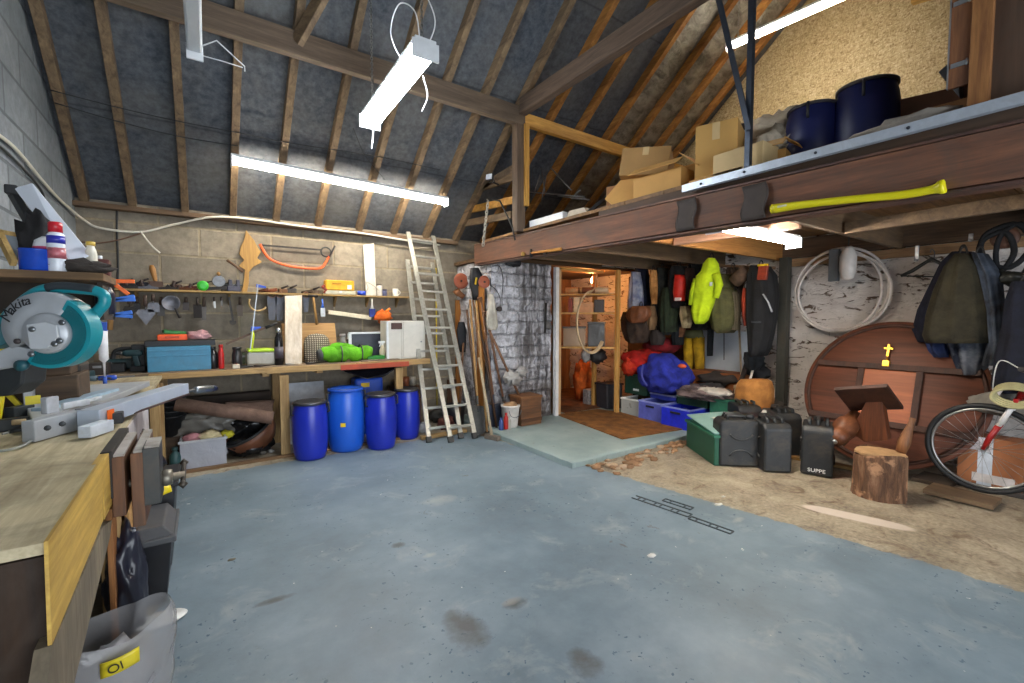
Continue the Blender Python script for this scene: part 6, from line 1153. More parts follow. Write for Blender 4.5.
p = at(583, 408, Z=.05); b = MB(); b.blob((at(583, 400, Y=5.35).x, 5.35, .36), (.17, .14, .36), .14, 2.4, 4, 4.0, flat=.95); single(b, 'sack', fabric('#d0641c', '#8f3d10'), 'orange sack standing against the back of the store', 'sack')
x = at(594, 400, Y=5.0).x; t2 = thing('bag', 'grey patterned shopping bag on the store floor', 'bag', (x, 5.05, .05)); b = MB(); b.box((x, 5.08, .17), (.2, .14, .24), bev=.012); b.build('body', M('#8d8583', .5, 0, .55, 30), t2); b = MB(); b.tube(arc((x, 5.0, .29), .05, 0, 180, 8), .006, 6); b.build('handle', black, t2)
x = at(608, 400, Y=4.72).x; t2 = thing('bin', 'dark grey square bin on the store floor beside the pine post', 'bin', (x, 4.75, .05)); b = MB(); b.prism([(x - .12, 4.62, .052), (x + .12, 4.56, .052), (x + .14, 4.56, .40), (x - .14, 4.62, .40)], (.02, .24, 0), .01); b.build('body', M('#39363a', .5), t2); b = MB(); b.prism([(x - .15, 4.61, .40), (x + .15, 4.545, .40), (x + .15, 4.545, .43), (x - .15, 4.61, .43)], (.02, .27, 0), .006); b.build('lid', M('#2c2a2e', .5), t2)
b = MB(); p = sxy(.85, .4); b.blob((p.x, p.y, zsh[1] - .12), (.12, .1, .1), .2, 3, 3, 1); o = b.build('bag', M('#1d1b1c', .6)); tag(o, 'black bag hanging below the lower store shelf', 'bag'); 
b = MB(); p = sxy(.62, .3); b.blob((p.x, p.y, zsh[1] - .10), (.07, .06, .11), .2, 3, 3, 4); single(b, 'cloth', fabric('#a8a09a'), 'pale cloth hanging below the lower store shelf', 'cloth')
# mats
mt_ = fabric('#8d5a22', '#5f3a12', 90)
b = MB(); b.prism([(3.80, 3.37, .052), (4.74, 3.26, .052), (4.86, 4.36, .052), (4.75, 4.70, .052), (4.02, 4.74, .052)], (0, 0, .012)); single(b, 'door_mat', mt_, 'worn golden brown mat lying before the store doorway', 'mat')
b = MB(); b.box(((jx + XR) / 2 + .1, 5.62, .056), (XR - jx - .25, 1.7, .01)); single(b, 'floor_covering', fabric('#7a4a22', '#4f2f16', 60), 'brown floor covering inside the store room', 'mat')
# beam mounted things
t = thing('hammer', 'claw hammer with orange handle held on the steel beam', 'hammer', at(545, 252, X=XB - .02)); p, q = at(531, 253, X=XB - .03), at(561, 249, X=XB - .03)
b = MB(); b.tube([p, q], [.012, .016], 10); b.build('handle', wood('#c98a3a', '#94602a', 'Y'), t); b = MB(); b.tube([p + V((0, 0, -.045)), p + V((0, 0, .04))], [.018, .012], 10); b.build('head', iron, t)
b = MB(); c = at(523, 254, X=XB - .03); b.blob(c, (.025, .025, .025), .05, 2, 2); single(b, 'knob', wood('#c99a4f', '#94702f', 'X'), 'round wooden knob on the steel beam left of the hammer', 'knob')
c = at(545, 250, X=XB - .02); single(MB().box((XB - .016, c.y, c.z - .02), (.03, .03, .05)), 'bracket', iron, 'small iron bracket holding the orange handled hammer', 'bracket')
t = thing('axe_handle', 'long bright yellow axe handle resting on the lower flange of the beam', 'handle', at(860, 200, X=XB - .02)); ym = M('#d8cc12', .4, 0, .06, 10, .05)
pts = [at(772, 209, X=XB - .035), at(800, 205, X=XB - .035), at(850, 199.5, X=XB - .035), at(900, 195, X=XB - .035), at(930, 190, X=XB - .035), at(945, 186, X=XB - .035)]
b = MB(); b.tube(curve_pts(pts, 5), [.028, .027, .025, .024, .023, .022, .021] + [.020] * 14 + [.022, .025, .032, .034, .032], 12); b.build('shaft', ym, t)
b = MB(); a = at(782, 206, X=XB - .06); b.box(a, (.006, .05, .012)); part_label(b.build('label', M('#c9c2a0', .5), t), 'pale paper label')
# floodlight and hanging chain on the back gable braces
c = at(490, 177, X=2.80); t = thing('floodlight', 'small square floodlight on a brace left of the old post', 'light', c)
b = MB(); b.box(c, (.03, .09, .075), rot=(0, .1, .5), bev=.004); b.build('housing', M('#26282b', .4), t); b = MB(); b.box(c + V((-.018, -.005, 0)), (.006, .075, .06), rot=(0, .1, .5)); b.build('lens', M('#cfd6dc', .15), t); b = MB(); b.tube([c + V((0, .05, 0)), c + V((.03, .05, -.05)), c + V((.03, -.05, -.06)), c + V((0, -.05, 0))], .005, 6); b.tube([c + V((.03, 0, -.05)), c + V((.12, 0, -.07))], .008, 6); b.build('bracket', black, t)
b = MB(); p = at(488, 201, X=2.84); q = at(483, 246, X=2.84); b.tube([at(487, 199, X=2.84), p], .006, 6); chain(b, p, q, .05, .006); single(b, 'chain', M('#b9b5a8', .5, .3), 'short pale chain hanging from a brace left of the old post', 'chain')
b = MB(); b.tube([at(490, 199, X=2.84), at(500, 201, X=2.84), at(512, 226, X=2.84), at(515, 240, X=2.84)], .009, 8); single(b, 'hose', black, 'black hose bent beside the old post above the beam', 'hose')

for px0, py0, px1, py1, r, c, lab in ((467, 310, 480, 432, .014, '#5c3d26', 'dark brown stave leaning behind the shovel'), (473, 300, 489, 428, .013, '#8a5f38', 'tan stave leaning between the two red discs'), (477, 305, 497, 430, .016, '#4d3423', 'dark stave leaning in front of the orange corner plank')):
    p = yx(px0, py0, 5.2); q = at(px1, py1, Z=.02); b = MB(); b.tube([p, q], r, 8); single(b, 'stave', wood(c, '#3a2718', 'Z', .6), lab, 'pole')
# ================================================================== STORAGE RECESS UNDER THE LOFT
ZS = .05
def crate_face(px0, px1, X, z0, h, dep, label, m, rimm, lid=False, name='storage_crate', handle=True, cat='crate', yy=None):
    """crate whose front stands in the plane x=X (faces the room)"""
    ya, yb = yy or (at(px0, 420, X=X).y, at(px1, 420, X=X).y); c = (ya + yb) / 2; w = abs(ya - yb); t = thing(name, label, cat, (X + dep / 2, c, z0))
    if lid:
        b = MB(); b.box((X + dep / 2, c, z0 + h / 2), (dep, w, h), bev=.012); b.build('body', m, t); b = MB(); b.box((X + dep / 2, c, z0 + h + .012), (dep + .03, w + .03, .025), bev=.006); b.build('lid', rimm, t)
    else:
        b = MB(); open_crate(b, X, X + dep, min(ya, yb), max(ya, yb), z0, h); b.build('body', m, t); b = MB(); crate_rim(b, X, X + dep, min(ya, yb), max(ya, yb), z0 + h); b.build('rim', rimm, t)
    if handle:
        b = MB(); b.box((X - .012, c, z0 + h * .78), (.012, w * .35, .025), bev=.004); part_label(b.build('handle', M('#1c1f2c', .5) if not lid else rimm, t), 'dark hand slot')
    return t
clr = glassy('clear_box', '#b9bcb8', .7, .2)
crate_face(620, 640, 4.86, ZS, .22, .4, 'clear storage box full of oddments beside the pine shelving post', clr, M('#d9dbd8', .3), yy=(4.33, 4.0), handle=False)
crate_face(643, 665, 4.80, ZS, .245, .4, 'lavender blue crate in the middle of the bottom row', M('#5a63b8', .4), M('#8f98d6', .4), yy=(3.97, 3.60))
crate_face(667, 690, 4.74, ZS, .245, .4, 'vivid blue crate at the right end of the bottom row', M('#1f2fd0', .4), M('#7d88cf', .4), yy=(3.56, 3.16))
for k, (x, y, c) in enumerate(((4.98, 4.2, '#8c8a86'), (5.05, 4.1, '#c9c2b4'), (5.0, 3.8, '#4b5472'), (4.95, 3.4, '#262e6a'))):
    b = MB(); b.blob((x, y, ZS + .12), (.12, .13, .09), .2, 3, 3, k * 2.2); single(b, 'cloth_bundle', fabric(c), ['grey bundle inside the clear storage box', 'cream bundle inside the clear storage box', 'blue grey bundle inside the lavender crate', 'navy bundle inside the vivid blue crate'][k], 'bundle')
# second row
b = MB(); b.box((5.45, 3.75, .15), (.5, 1.35, .28), bev=.006); single(b, 'low_bench', wood('#4a3626', '#2f2218', 'Y', .7), 'dark low wooden bench behind the row of crates', 'bench')
crate_face(622, 648, 5.05, .31, .26, .34, 'dark green box under the red bags', M('#1d3f33', .45), M('#24493c', .4), lid=True, yy=(4.45, 4.05), name='storage_box', cat='box', handle=False)
b = MB(); c = at(636, 391, X=5.045); b.box((5.043, c.y, .38), (.004, .10, .03)); single(b, 'paper_label', whitem, 'small white label stuck on the dark green box', 'label')
crate_face(640, 668, 5.05, .31, .06, .34, 'blue tray behind the lavender crate', M('#2b38a0', .4), M('#9aa2d0', .4), yy=(3.98, 3.58), name='tray', cat='tray', handle=False)
crate_face(668, 694, 5.02, .30, .10, .34, 'dark green crate behind the vivid blue crate', M('#173a26', .5), M('#8fa08f', .4), yy=(3.54, 3.12), handle=False)
crate_face(694, 726, 5.0, .22, .20, .36, 'teal green lidded box holding up the folded clothes', M('#2c6b52', .4), M('#35785d', .4), lid=True, yy=(3.08, 2.62), name='storage_box', cat='box', handle=False)
b = MB(); b.box((5.2, 2.85, .135), (.34, .42, .16), bev=.006); single(b, 'box', M('#3d342c', .6), 'dark box under the teal green lidded box', 'box')
# front green crate with lid and paper
t = thing('storage_crate', 'large dark green crate with a pale lid in front of the jerrycans', 'crate', (4.35, 2.75, 0)); dg = M('#14513c', .4, 0, .1, 10, .05)
P0, P1, P2 = at(686, 446, Z=0), at(714, 466, Z=0), None; d = (P1 - P0).normalized(); n = V((-d.y, d.x, 0)); n = n if n.x > 0 else -n
hh = .27; b = MB(); a, c = P0, P1; b.prism([a, c, c + V((0, 0, hh)), a + V((0, 0, hh))], n * .42, .01); b.build('body', dg, t)
b = MB(); b.prism([a - d * .015 - n * .015 + V((0, 0, hh)), c + d * .015 - n * .015 + V((0, 0, hh)), c + d * .015 - n * .015 + V((0, 0, hh + .025)), a - d * .015 - n * .015 + V((0, 0, hh + .025))], n * .45, .004); b.build('rim', M('#2a6a52', .4), t)
b = MB(); b.prism([a + V((0, 0, hh + .07)), c + V((0, 0, hh + .03)), c + n * .42 + V((0, 0, hh + .06)), a + n * .42 + V((0, 0, hh + .10))], (0, 0, .012), .003); part_label(b.build('lid', M('#86a9a4', .3, 0, .1, 8, .05), t), 'pale blue grey lid lying askew')
b = MB(); q = (a + c) / 2 + n * .15 + V((0, 0, hh + .075)); b.sheet(lambda u, v: q + d * (u * .2 - .1) + n * (v * .18) + V((0, 0, .018 + .012 * math.sin(u * 5 + v * 3))), 8, 8, .003); single(b, 'paper', M('#cfc6b8', .7), 'crumpled cream paper lying on the pale crate lid', 'paper')
# bags
red = fabric('#d6251c', '#8f1410', 60); blu = fabric('#2733a6', '#161d6b', 60)
b = MB(); b.blob((5.25, 4.25, .74), (.25, .36, .20), .14, 2.4, 4, 2.0, flat=.75); o = b.build('bag', red); tag(o, 'big bright red bag lying on the dark green box', 'bag')
b = MB(); b.blob((5.45, 4.12, 1.0), (.22, .26, .12), .15, 2.2, 3, 8.0); single(b, 'bag', fabric('#8e1a22', '#5a0f16'), 'dark red bag heaped behind the bright red bag', 'bag')
b = MB(); b.blob((5.02, 4.35, .70), (.05, .12, .12), .2, 2.2, 3, 6.0); single(b, 'pouch', fabric('#ee4a24', '#b82a10'), 'orange red pouch at the front of the bright red bag', 'bag')
t = thing('duffel_bag', 'large royal blue holdall sitting on the crates beside the red bag', 'bag', (5.05, 3.72, .38))
b = MB(); b.blob((5.08, 3.78, .63), (.24, .36, .27), .13, 2.6, 4, 5.0, flat=.85); b.build('body', blu, t)
b = MB()
c = at(682, 366, X=4.86); b.bm.free(); b = MB(); b.blob(c, (.03, .06, .03), .1, 2, 2); part_label(b.build('patch', M('#c4502f', .6), t), 'orange patch')
b = MB(); b.tube(curve_pts([V((4.84, 3.95, .78)), V((4.80, 3.93, .62)), V((4.82, 3.86, .5))]), .012, 6); b.build('strap', M('#3b3f8c', .6), t)
b = MB(); b.blob((5.12, 3.22, .47), (.26, .34, .09), .22, 3, 4, 3.0, flat=.7); single(b, 'clothes_heap', fabric('#7d6a66', '#4f4241'), 'grey brown heap of clothes on the dark green crate', 'clothes')
b = MB(); b.blob((5.0, 3.02, .52), (.12, .2, .05), .25, 3, 3, 8.0); single(b, 'cloth', fabric('#cfc3b6'), 'cream cloth lying across the grey clothes heap', 'cloth')
b = MB(); b.blob((5.3, 2.78, .55), (.15, .14, .10), .2, 3, 3, 1.0, flat=.9); single(b, 'cloth', fabric('#c8b79e', '#94805f'), 'cream bundle behind the teal green lidded box', 'cloth')
b = MB(); b.blob((5.42, 3.2, .62), (.14, .3, .09), .25, 3, 3, 4.0); single(b, 'clothes_heap', fabric('#3c3430'), 'dark heap of clothes behind the grey heap', 'clothes')
b = MB(); b.box((5.52, 3.25, .5), (.3, .8, .42), bev=.01); single(b, 'box', wood('#9a5a2a', '#6a3a18', 'Y'), 'orange brown wooden box behind the clothes heaps', 'box')
# orange-brown canvas sack
b = MB(); loft(b, [(379, 741, 766, .6), (382, 739, 770), (390, 737, 772), (400, 736, 773), (412, 735, 772), (425, 734, 771), (431, 736, 770, .9)], .16, 'X', 5.15, seed=5, nth=36, fold=.06); single(b, 'sack', fabric('#b87c3c', '#8a5826', 90), 'tan canvas sack standing before the dark post', 'sack')
# white boards on the wall
b = MB(); a, c = at(686, 330, X=5.78), at(750, 392, X=5.78); b.box((5.77, (a.y + c.y) / 2, (a.z + c.z) / 2), (.02, a.y - c.y, a.z - c.z)); single(b, 'panel', M('#c9d2dc', .5, 0, .05), 'pale blue white panel on the wall behind the yellow trousers', 'panel')
b = MB(); b.box((5.76, 4.35, 1.12), (.03, 1.3, 1.9)); single(b, 'panel', wood('#5a3f2a', '#38271a', 'Z'), 'dark wooden panel on the wall behind the left coats', 'panel')
# poles leaning left of the sack
long_tool('pole', 'white pole leaning right of the hanging kit bag', at(757, 355, X=5.35), at(734, 436, X=4.95), 'none', M('#d9cfc0', .5), r=.013)
long_tool('pole', 'pale pole running up beside the hanging kit bag', at(738, 305, X=5.55), at(744, 428, X=5.3), 'none', M('#b9a68c', .5), r=.012)
b = MB(); p, q = at(751, 350, X=5.40), at(724, 436, X=4.98); b.bar(p, q, .05, .03, bev=.005); single(b, 'ski_bag', M('#2b211e', .6), 'dark narrow board leaning left of the white pole', 'board')
b = MB(); p, q = at(748, 365, X=5.48), at(716, 432, X=5.02); b.bar(p, q, .06, .02, bev=.005); single(b, 'board', M('#4a2f28', .6), 'dark red brown board leaning behind the dark narrow board', 'board')
b = MB(); b.blob(at(757, 372, X=5.5), (.08, .14, .1), .25, 2.5, 3, 3); single(b, 'bag', M('#17171a', .7), 'black bag behind the tan canvas sack', 'bag')
# ---- hanging clothes (on the joist and on hooks)
def garment(name, label, cat, rows, X, hd, m, seed=0, fold=.10, nf=9, extra=None, strap=True):
    b = MB(); loft(b, rows, hd, 'X', X, seed=seed, fold=fold, nf=nf, nth=40); t = None
    top = rows[0]; c = at((top[1] + top[2]) / 2, top[0], X=X)
    t = thing(name, label, cat, c); b.build('body', m, t)
    if strap:
        b = MB(); b.tube(curve_pts([c + V((0, .03, -.02)), c + V((0, .012, .05)), c + V((0, -.012, .05)), c + V((0, -.03, -.02))]), .007, 6); b.build('hanging_loop', M('#26221f', .6), t)
    return t
rail = MB(); rail.tube([at(622, 262, X=5.45), at(775, 268, X=5.45)], .018, 10); single(rail, 'clothes_rail', wood('#7d5a3a', '#4f3826', 'Y'), 'wooden rail under the loft floor carrying the clothes', 'rail')
navy = fabric('#1b2440', '#0f1526'); blk = fabric('#15161a', '#0a0a0c'); khk = fabric('#5c5a34', '#3d3c22'); blkg = fabric('#22262a', '#131517')
t = garment('tote_bag', 'grey and blue patterned bag hanging at the left end of the clothes rail', 'bag', [(272, 634, 638), (285, 631, 641), (298, 629, 642), (312, 628, 642), (318, 630, 640)], 5.1, .08, fabric('#a9acb8', '#5d6688', 30), 1)
garment('jacket', 'navy jacket hanging behind the patterned bag', 'jacket', [(268, 638, 646), (280, 636, 649), (300, 636, 650), (316, 638, 648)], 5.3, .09, navy, 2)
garment('satchel', 'brown leather shoulder bag hanging below the patterned bag', 'bag', [(306, 634, 648), (310, 629, 650), (316, 627, 650), (321, 630, 646), (323, 634, 642)], 5.02, .10, M('#7a4a2e', .5, 0, .3), 3, .06)
garment('rucksack', 'dark brown rucksack hanging beside the pine post', 'bag', [(312, 626, 640), (320, 623, 648), (330, 623, 650), (340, 627, 648), (343, 632, 644)], 5.15, .13, fabric('#4a382d', '#2a1f19'), 4, .08)
garment('scarf', 'orange striped scarf hanging on the clothes rail', 'scarf', [(270, 651, 656), (280, 650, 657), (295, 651, 657), (304, 653, 656)], 5.15, .04, fabric('#d89a5a', '#8a5a2a', 12), 5)
t = garment('coat', 'long black and white checked coat hanging left of the red rucksack', 'coat', [(268, 659, 666), (275, 657, 669), (295, 656, 670), (320, 656, 672), (335, 658, 672)], 5.3, .10, fabric('#31342f', '#15181a', 14), 6)
garment('jumper', 'dark green jumper hanging below the red rucksack', 'jumper', [(288, 665, 676), (300, 661, 678), (315, 660, 678), (332, 662, 676)], 5.2, .10, fabric('#33402a', '#1e2619'), 7)
garment('trousers', 'pair of black trousers hanging left of the yellow trousers', 'trousers', [(298, 672, 682), (315, 671, 684), (335, 672, 683), (345, 674, 682)], 5.4, .08, blkg, 8)
# red rucksack
t = garment('rucksack', 'black rucksack with a bright red front hanging on the rail', 'bag', [(266, 674, 684), (272, 670, 689), (290, 669, 691), (303, 671, 689), (308, 674, 686)], 5.2, .12, blk, 9, .06)
b = MB(); loft(b, [(275, 676, 683), (280, 675, 685), (292, 674, 685), (301, 675, 684)], .07, 'X', 5.08, seed=2, fold=.04); part_label(b.build('front_pocket', M('#d42a1e', .5), t), 'bright red front'); b = MB(); b.box(at(678, 299, X=5.0), (.02, .09, .04), bev=.006); part_label(b.build('badge', M('#e8d8d8', .4), t), 'white badge')
# hi-vis
hv = fabric('#cfe81a', '#a3bf0c', 80)
t = garment('jacket', 'fluorescent yellow hooded jacket hanging under the loft floor', 'jacket', [(258, 709, 714, .6), (264, 704, 718, .8), (271, 702, 719), (276, 697, 718), (292, 694, 716), (303, 693, 713), (311, 692, 710), (320, 694, 707), (324, 696, 703, .7)], 4.95, .09, hv, 10, .07, 7)
b = MB(); b.tube([at(716, 274, X=4.92), at(719, 285, X=4.92), at(716, 298, X=4.9)], [.05, .045, .03], 12); b.build('sleeve', hv, t); b = MB(); b.tube([at(697, 279, X=4.92), at(693, 292, X=4.9), at(691, 305, X=4.9)], [.045, .04, .03], 12); b.build('sleeve', hv, t)
b = MB(); c = at(711, 284, X=4.85); b.box(c, (.012, .03, .045), bev=.003); part_label(b.build('badge', M('#cdd3d6', .4), t), 'small silver badge')
garment('fleece', 'dark jacket hanging behind the fluorescent yellow jacket', 'jacket', [(264, 690, 704), (275, 688, 712), (300, 688, 715), (326, 690, 716), (330, 694, 712)], 5.35, .10, blk, 11)
# yellow trousers
yt = fabric('#cfa21a', '#9c780f', 60)
t = thing('waterproof_trousers', 'yellow waterproof trousers hanging against the pale panel', 'trousers', at(694, 330, X=5.5))
for a_ in (0, 1):
    b = MB(); r = [(337, 684, 694), (350, 684, 693), (362, 685, 693), (372, 686, 692)] if a_ == 0 else [(337, 693, 704), (350, 694, 704), (360, 695, 704), (371, 696, 703)]; loft(b, r, .06, 'X', 5.55, seed=a_, fold=.06); b.build('leg', yt, t)
b = MB(); loft(b, [(330, 685, 702), (338, 684, 704)], .07, 'X', 5.55, fold=.05); b.build('waist', M('#6d6a45', .7), t)
garment('cloth', 'brown rag hanging at the left of the yellow trousers', 'cloth', [(322, 675, 683), (330, 672, 685), (337, 675, 683)], 5.4, .06, fabric('#a06a44', '#5c3a24'), 12)
garment('jerkin', 'cream and brown bag hanging below the red rucksack', 'bag', [(306, 681, 688), (314, 680, 691), (324, 682, 691), (328, 684, 689)], 5.15, .06, fabric('#c7b48c', '#6d5a38', 20), 13)
garment('trousers', 'narrow dark trousers hanging between yellow jacket and kit bag', 'trousers', [(300, 708, 714), (330, 708, 713), (356, 708, 712)], 5.5, .05, blkg, 14)
# khaki kit bag
t = thing('kit_bag', 'olive green kit bag hanging in the middle of the recess', 'bag', at(725, 285, X=5.15)); b = MB(); loft(b, [(288, 716, 732), (293, 713, 736), (305, 712, 738), (320, 713, 738), (328, 715, 736), (333, 720, 731, .8)], .19, 'X', 5.2, seed=3, nth=40, fold=.04); b.build('body', khk, t)
b = MB(); loft(b, [(274, 722, 728), (282, 718, 731), (288, 716, 732)], .12, 'X', 5.2, seed=5, fold=.12); b.build('gathered_top', khk, t); b = MB(); b.tube([at(724, 333, X=5.15), at(724, 360, X=5.15)], .006, 6); b.build('cord', black, t)
b = MB(); b.lathe([(.02, -.1), (.075, -.1), (.085, 0), (.075, .1), (.02, .1)], at(741, 276, X=5.1), 20, Matrix.Rotation(.9, 4, 'X')); single(b, 'roll_mat', fabric('#6d5240', '#443226'), 'brown rolled mat hanging right of the olive kit bag', 'mat')
garment('bag', 'grey brown cloth bag hanging behind the olive kit bag', 'bag', [(268, 728, 738), (280, 726, 744), (300, 728, 744), (312, 732, 742)], 5.4, .08, fabric('#5a4b42', '#382e28'), 15)
garment('life_jacket', 'orange red strapped harness hanging left of the black rucksack', 'harness', [(288, 744, 748), (300, 742, 750), (318, 743, 750), (326, 745, 749)], 5.1, .05, fabric('#a33c22', '#4d1c12', 12), 16)
t = garment('rucksack', 'large black rucksack hanging beside the dark post', 'bag', [(266, 754, 768), (275, 750, 775), (295, 749, 777), (318, 749, 775), (335, 750, 772), (350, 751, 768), (356, 754, 764)], 5.15, .16, blk, 17, .08)
b = MB(); b.tube(curve_pts(pp([(763, 294), (768, 302), (772, 312)], X=4.97)), .010, 6); part_label(b.build('strap', M('#8f9298', .5), t), 'grey strap'); b = MB(); b.box(at(756, 322, X=4.98), (.02, .10, .02), bev=.003); b.build('buckle', M('#3a3d42', .4), t)
garment('waist_bag', 'black pouch hanging below the large black rucksack', 'bag', [(352, 746, 758), (358, 744, 764), (366, 746, 762), (370, 750, 758)], 5.3, .08, blkg, 18)
b = MB(); c = at(763, 272, X=4.98); b.box(c, (.03, .10, .17), rot=(.1, 0, 0), bev=.006); o = b.build('packet', M('#8a3520', .4, 0, .4, 30)); tag(o, 'red brown packet hanging on the black rucksack', 'packet'); b = MB(); b.box(at(763, 265, X=4.96), (.02, .11, .02)); part_label(b.build('header_card', M('#d9b81c', .5), o), 'yellow header')
# ================================================================== RIGHT HAND WALL
jm = M('#232527', .5, 0, .2, 12, .1, .35)
def jerrycan(loc, rz, label, w=.34, d=.205, h=.44, s=1.0):
    t = thing('jerrycan', label, 'jerrycan', loc, rz, 'black jerrycans')
    b = MB(); b.prism([(-w / 2, -d / 2, .005), (w / 2, -d / 2, .005), (w / 2, -d / 2, h * .86), (w * .36, -d / 2, h * .95), (-w * .40, -d / 2, h * .95), (-w / 2, -d / 2, h * .86)], (0, d, 0), .018); b.build('body', jm, t, local=True)
    b = MB()
    for sgn in (-1, 1):
        for k in (-1, 1):
            b.tube(arc((0, sgn * (d / 2 + .001), h * .45 + k * .15), .105, 30 if k < 0 else 210, 150 if k < 0 else 330, 10), .009, 6)
    b.build('pressed_rib', jm, t, local=True)
    for y in (-.055, 0, .055):
        b = MB(); b.tube([(-w * .30, y, h * .93), (-w * .27, y, h * 1.02), (w * .10, y, h * 1.02), (w * .14, y, h * .93)], .013, 8); b.build('handle', jm, t, local=True)
    b = MB(); b.lathe([(.034, h * .93), (.034, h * 1.01), (.028, h * 1.03), (0, h * 1.03)], (w * .30, 0, 0), 16); b.build('cap', black, t, local=True); return t
jc = jerrycan((4.17, 2.33, 0), -.78, 'leftmost black jerrycan, seen broadside with its crossed ribs')
def jplace(px, py, rz, lab, off=(0, 0), **k):
    p = at(px, py, Z=0); r = dup(jc, (p.x + off[0], p.y + off[1], 0), rz, lab, scale=(1.18, 1.18, 1.06)); return r
p = at(737, 467, Z=0); jc.location = (p.x + .09, p.y + .06, 0); jc.rotation_euler.z = -.72; jc.scale = (1.12, 1.12, 1.06)
jplace(768, 471, .85, 'second black jerrycan from the left, standing end on', (.14, .07))
jplace(792, 462, .85, 'black jerrycan standing in the gap behind the two front ones', (.22, .22))
jplace(745, 452, .85, 'black jerrycan behind the leftmost one, only its top showing', (.36, .22))
r = jplace(820, 476, .35, 'rightmost black jerrycan with white painted letters at its foot', (.14, .08))
text_mesh('SUPPE', .042, M('#e6e4df', .5), r, V(r.location) + V((-.172, .0, .05)), Matrix.Rotation(-math.pi / 2, 4, 'Z') @ Matrix.Rotation(math.pi / 2, 4, 'X'))
b = MB(); b.box((4.86, 2.42, .30), (.40, .30, .03), rot=(0, 0, .2), bev=.01); b.box((4.86, 2.42, .31), (.36, .26, .035), rot=(0, 0, .2), bev=.01); single(b, 'lid', M('#c21d1b', .35), 'bright red tray lid behind the jerrycans', 'lid')
b = MB(); b.box((4.86, 2.42, .14), (.34, .26, .28), rot=(0, 0, .2), bev=.01); single(b, 'box', M('#3a3a3a', .5), 'dark box under the bright red lid', 'box')
b = MB(); b.blob((4.85, 2.62, .30), (.13, .12, .08), .2, 3, 3, 3, flat=.8); single(b, 'rag', fabric('#4a3d22'), 'olive rag lying in front of the tan canvas sack', 'cloth')
x = at(789, 408, X=4.85); b = MB(); b.lathe([(.03, .325), (.032, .40), (.02, .43), (0, .435)], (4.85, 2.36, 0), 14); single(b, 'cup', M('#d8d4ce', .4), 'small white cup standing on the red lid', 'cup')
# --- tilted round table
mah = wood('#74402a', '#4b2714', 'Y', .55, .5); mah2 = wood('#b05c2c', '#85431c', 'Y', .5, .5); mahr = wood('#4a2818', '#2c160b', 'Z', .65, .6)
cy = at(891, 400, X=5.4).y; RT = .69
lean = math.atan2(.42, 1.30)
TB = Matrix.Translation(V((5.08, cy, .03))) @ Matrix.Rotation(lean, 4, 'Y')      # local: y sideways, z up the board, x through it
t = thing('round_table', 'round mahogany table tipped on edge against the whitewashed wall', 'table', (5.08, cy, 0))
def tb(b): bmesh.ops.transform(b.bm, matrix=TB, verts=b.bm.verts); return b
b = MB(); b.lathe([(0, -.012), (RT, -.012), (RT + .012, -.004), (RT + .012, .012), (RT, .018), (0, .018)], (0, 0, RT + .01), 72, Matrix.Rotation(math.pi / 2, 4, 'Y')); tb(b).build('top', mah, t)
b = MB(); disc = []
b.tube([(-.016, (RT - .035) * math.cos(a * math.pi / 36), RT + .01 + (RT - .035) * math.sin(a * math.pi / 36)) for a in range(72)], .016, 8, closed=True); tb(b).build('edge_moulding', mahr, t)
for z_, wd_ in ((.40, .55), (.94, .55)):
    b = MB(); b.box((-.03, 0, z_), (.04, wd_ * 2.2, .055), bev=.004); tb(b).build('cross_batten', mahr, t)
for y_ in (-.22, .22):
    b = MB(); b.box((-.03, y_, .67), (.035, .05, .50), bev=.004); tb(b).build('bearer', mahr, t)
b = MB(); b.box((-.02, 0, .67), (.012, .39, .49)); tb(b); part_label(b.build('centre_panel', mah2, t), 'brighter orange brown centre panel')
b = MB(); b.box((-.045, .03, 1.10), (.015, .022, .12), bev=.003); b.box((-.045, .03, 1.12), (.015, .07, .02), bev=.003); b.box((-.05, .03, .97), (.03, .055, .06), bev=.004); b.tube([tuple(V((-.045, .03, 1.03))), (-.045, .03, .98)], .008, 8); tb(b); part_label(b.build('brass_catch', M('#d39a2c', .3, .7, .1), t), 'brass cross shaped catch')
# block and pillar of the table sticking out towards the room
blk_pts = pp([(840, 386), (893, 391), (903, 412), (851, 410)], X=4.62); 
b = MB(); c = at(868, 398, X=4.70); bx = MB(); bx.box((0, 0, 0), (.035, .38, .34), bev=.004)
bmesh.ops.transform(bx.bm, matrix=Matrix.Translation(c) @ Matrix.Rotation(-.2, 4, 'X') @ Matrix.Rotation(-.9, 4, 'Y'), verts=bx.bm.verts); bx.build('pedestal_block', mahr, t); b.bm.free()
b = MB(); pr = pp([(868, 398), (882, 402), (888, 440), (864, 442), (850, 432)], X=4.72); b.prism(pr, (.09, 0, 0), .004); b.build('pillar', wood('#6f3c20', '#47240f', 'Z', .45), t)
b = MB(); c0, c1 = at(836, 440, X=4.50), at(848, 424, X=4.72); d = (c1 - c0).normalized(); mt = d.to_track_quat('Z', 'Y').to_matrix().to_4x4(); l = (c1 - c0).length
b.lathe([(0, -.02), (.05, -.02), (.075, .02), (.08, .07), (.07, .09), (.075, .11), (.095, .16), (.09, .24), (.06, .30), (.05, l + .15), (0, l + .15)], c0, 22, mt); b.build('turned_leg', wood('#7d4a2c', '#4f2b17', 'X', .5), t)
b = MB(); b.lathe([(0, -.035), (.02, -.035), (.022, -.02), (0, -.018)], c0, 12, mt); b.build('castor', metalm('#b8b4ac', .3), t)
b = MB(); b.box((4.86, 1.72, .02), (.08, .7, .03), rot=(0, 0, .2), bev=.003); b = single(b, 'plank', wood('#8b6a3a', '#5c4424', 'Y'), 'narrow plank on the floor under the tipped table', 'plank')
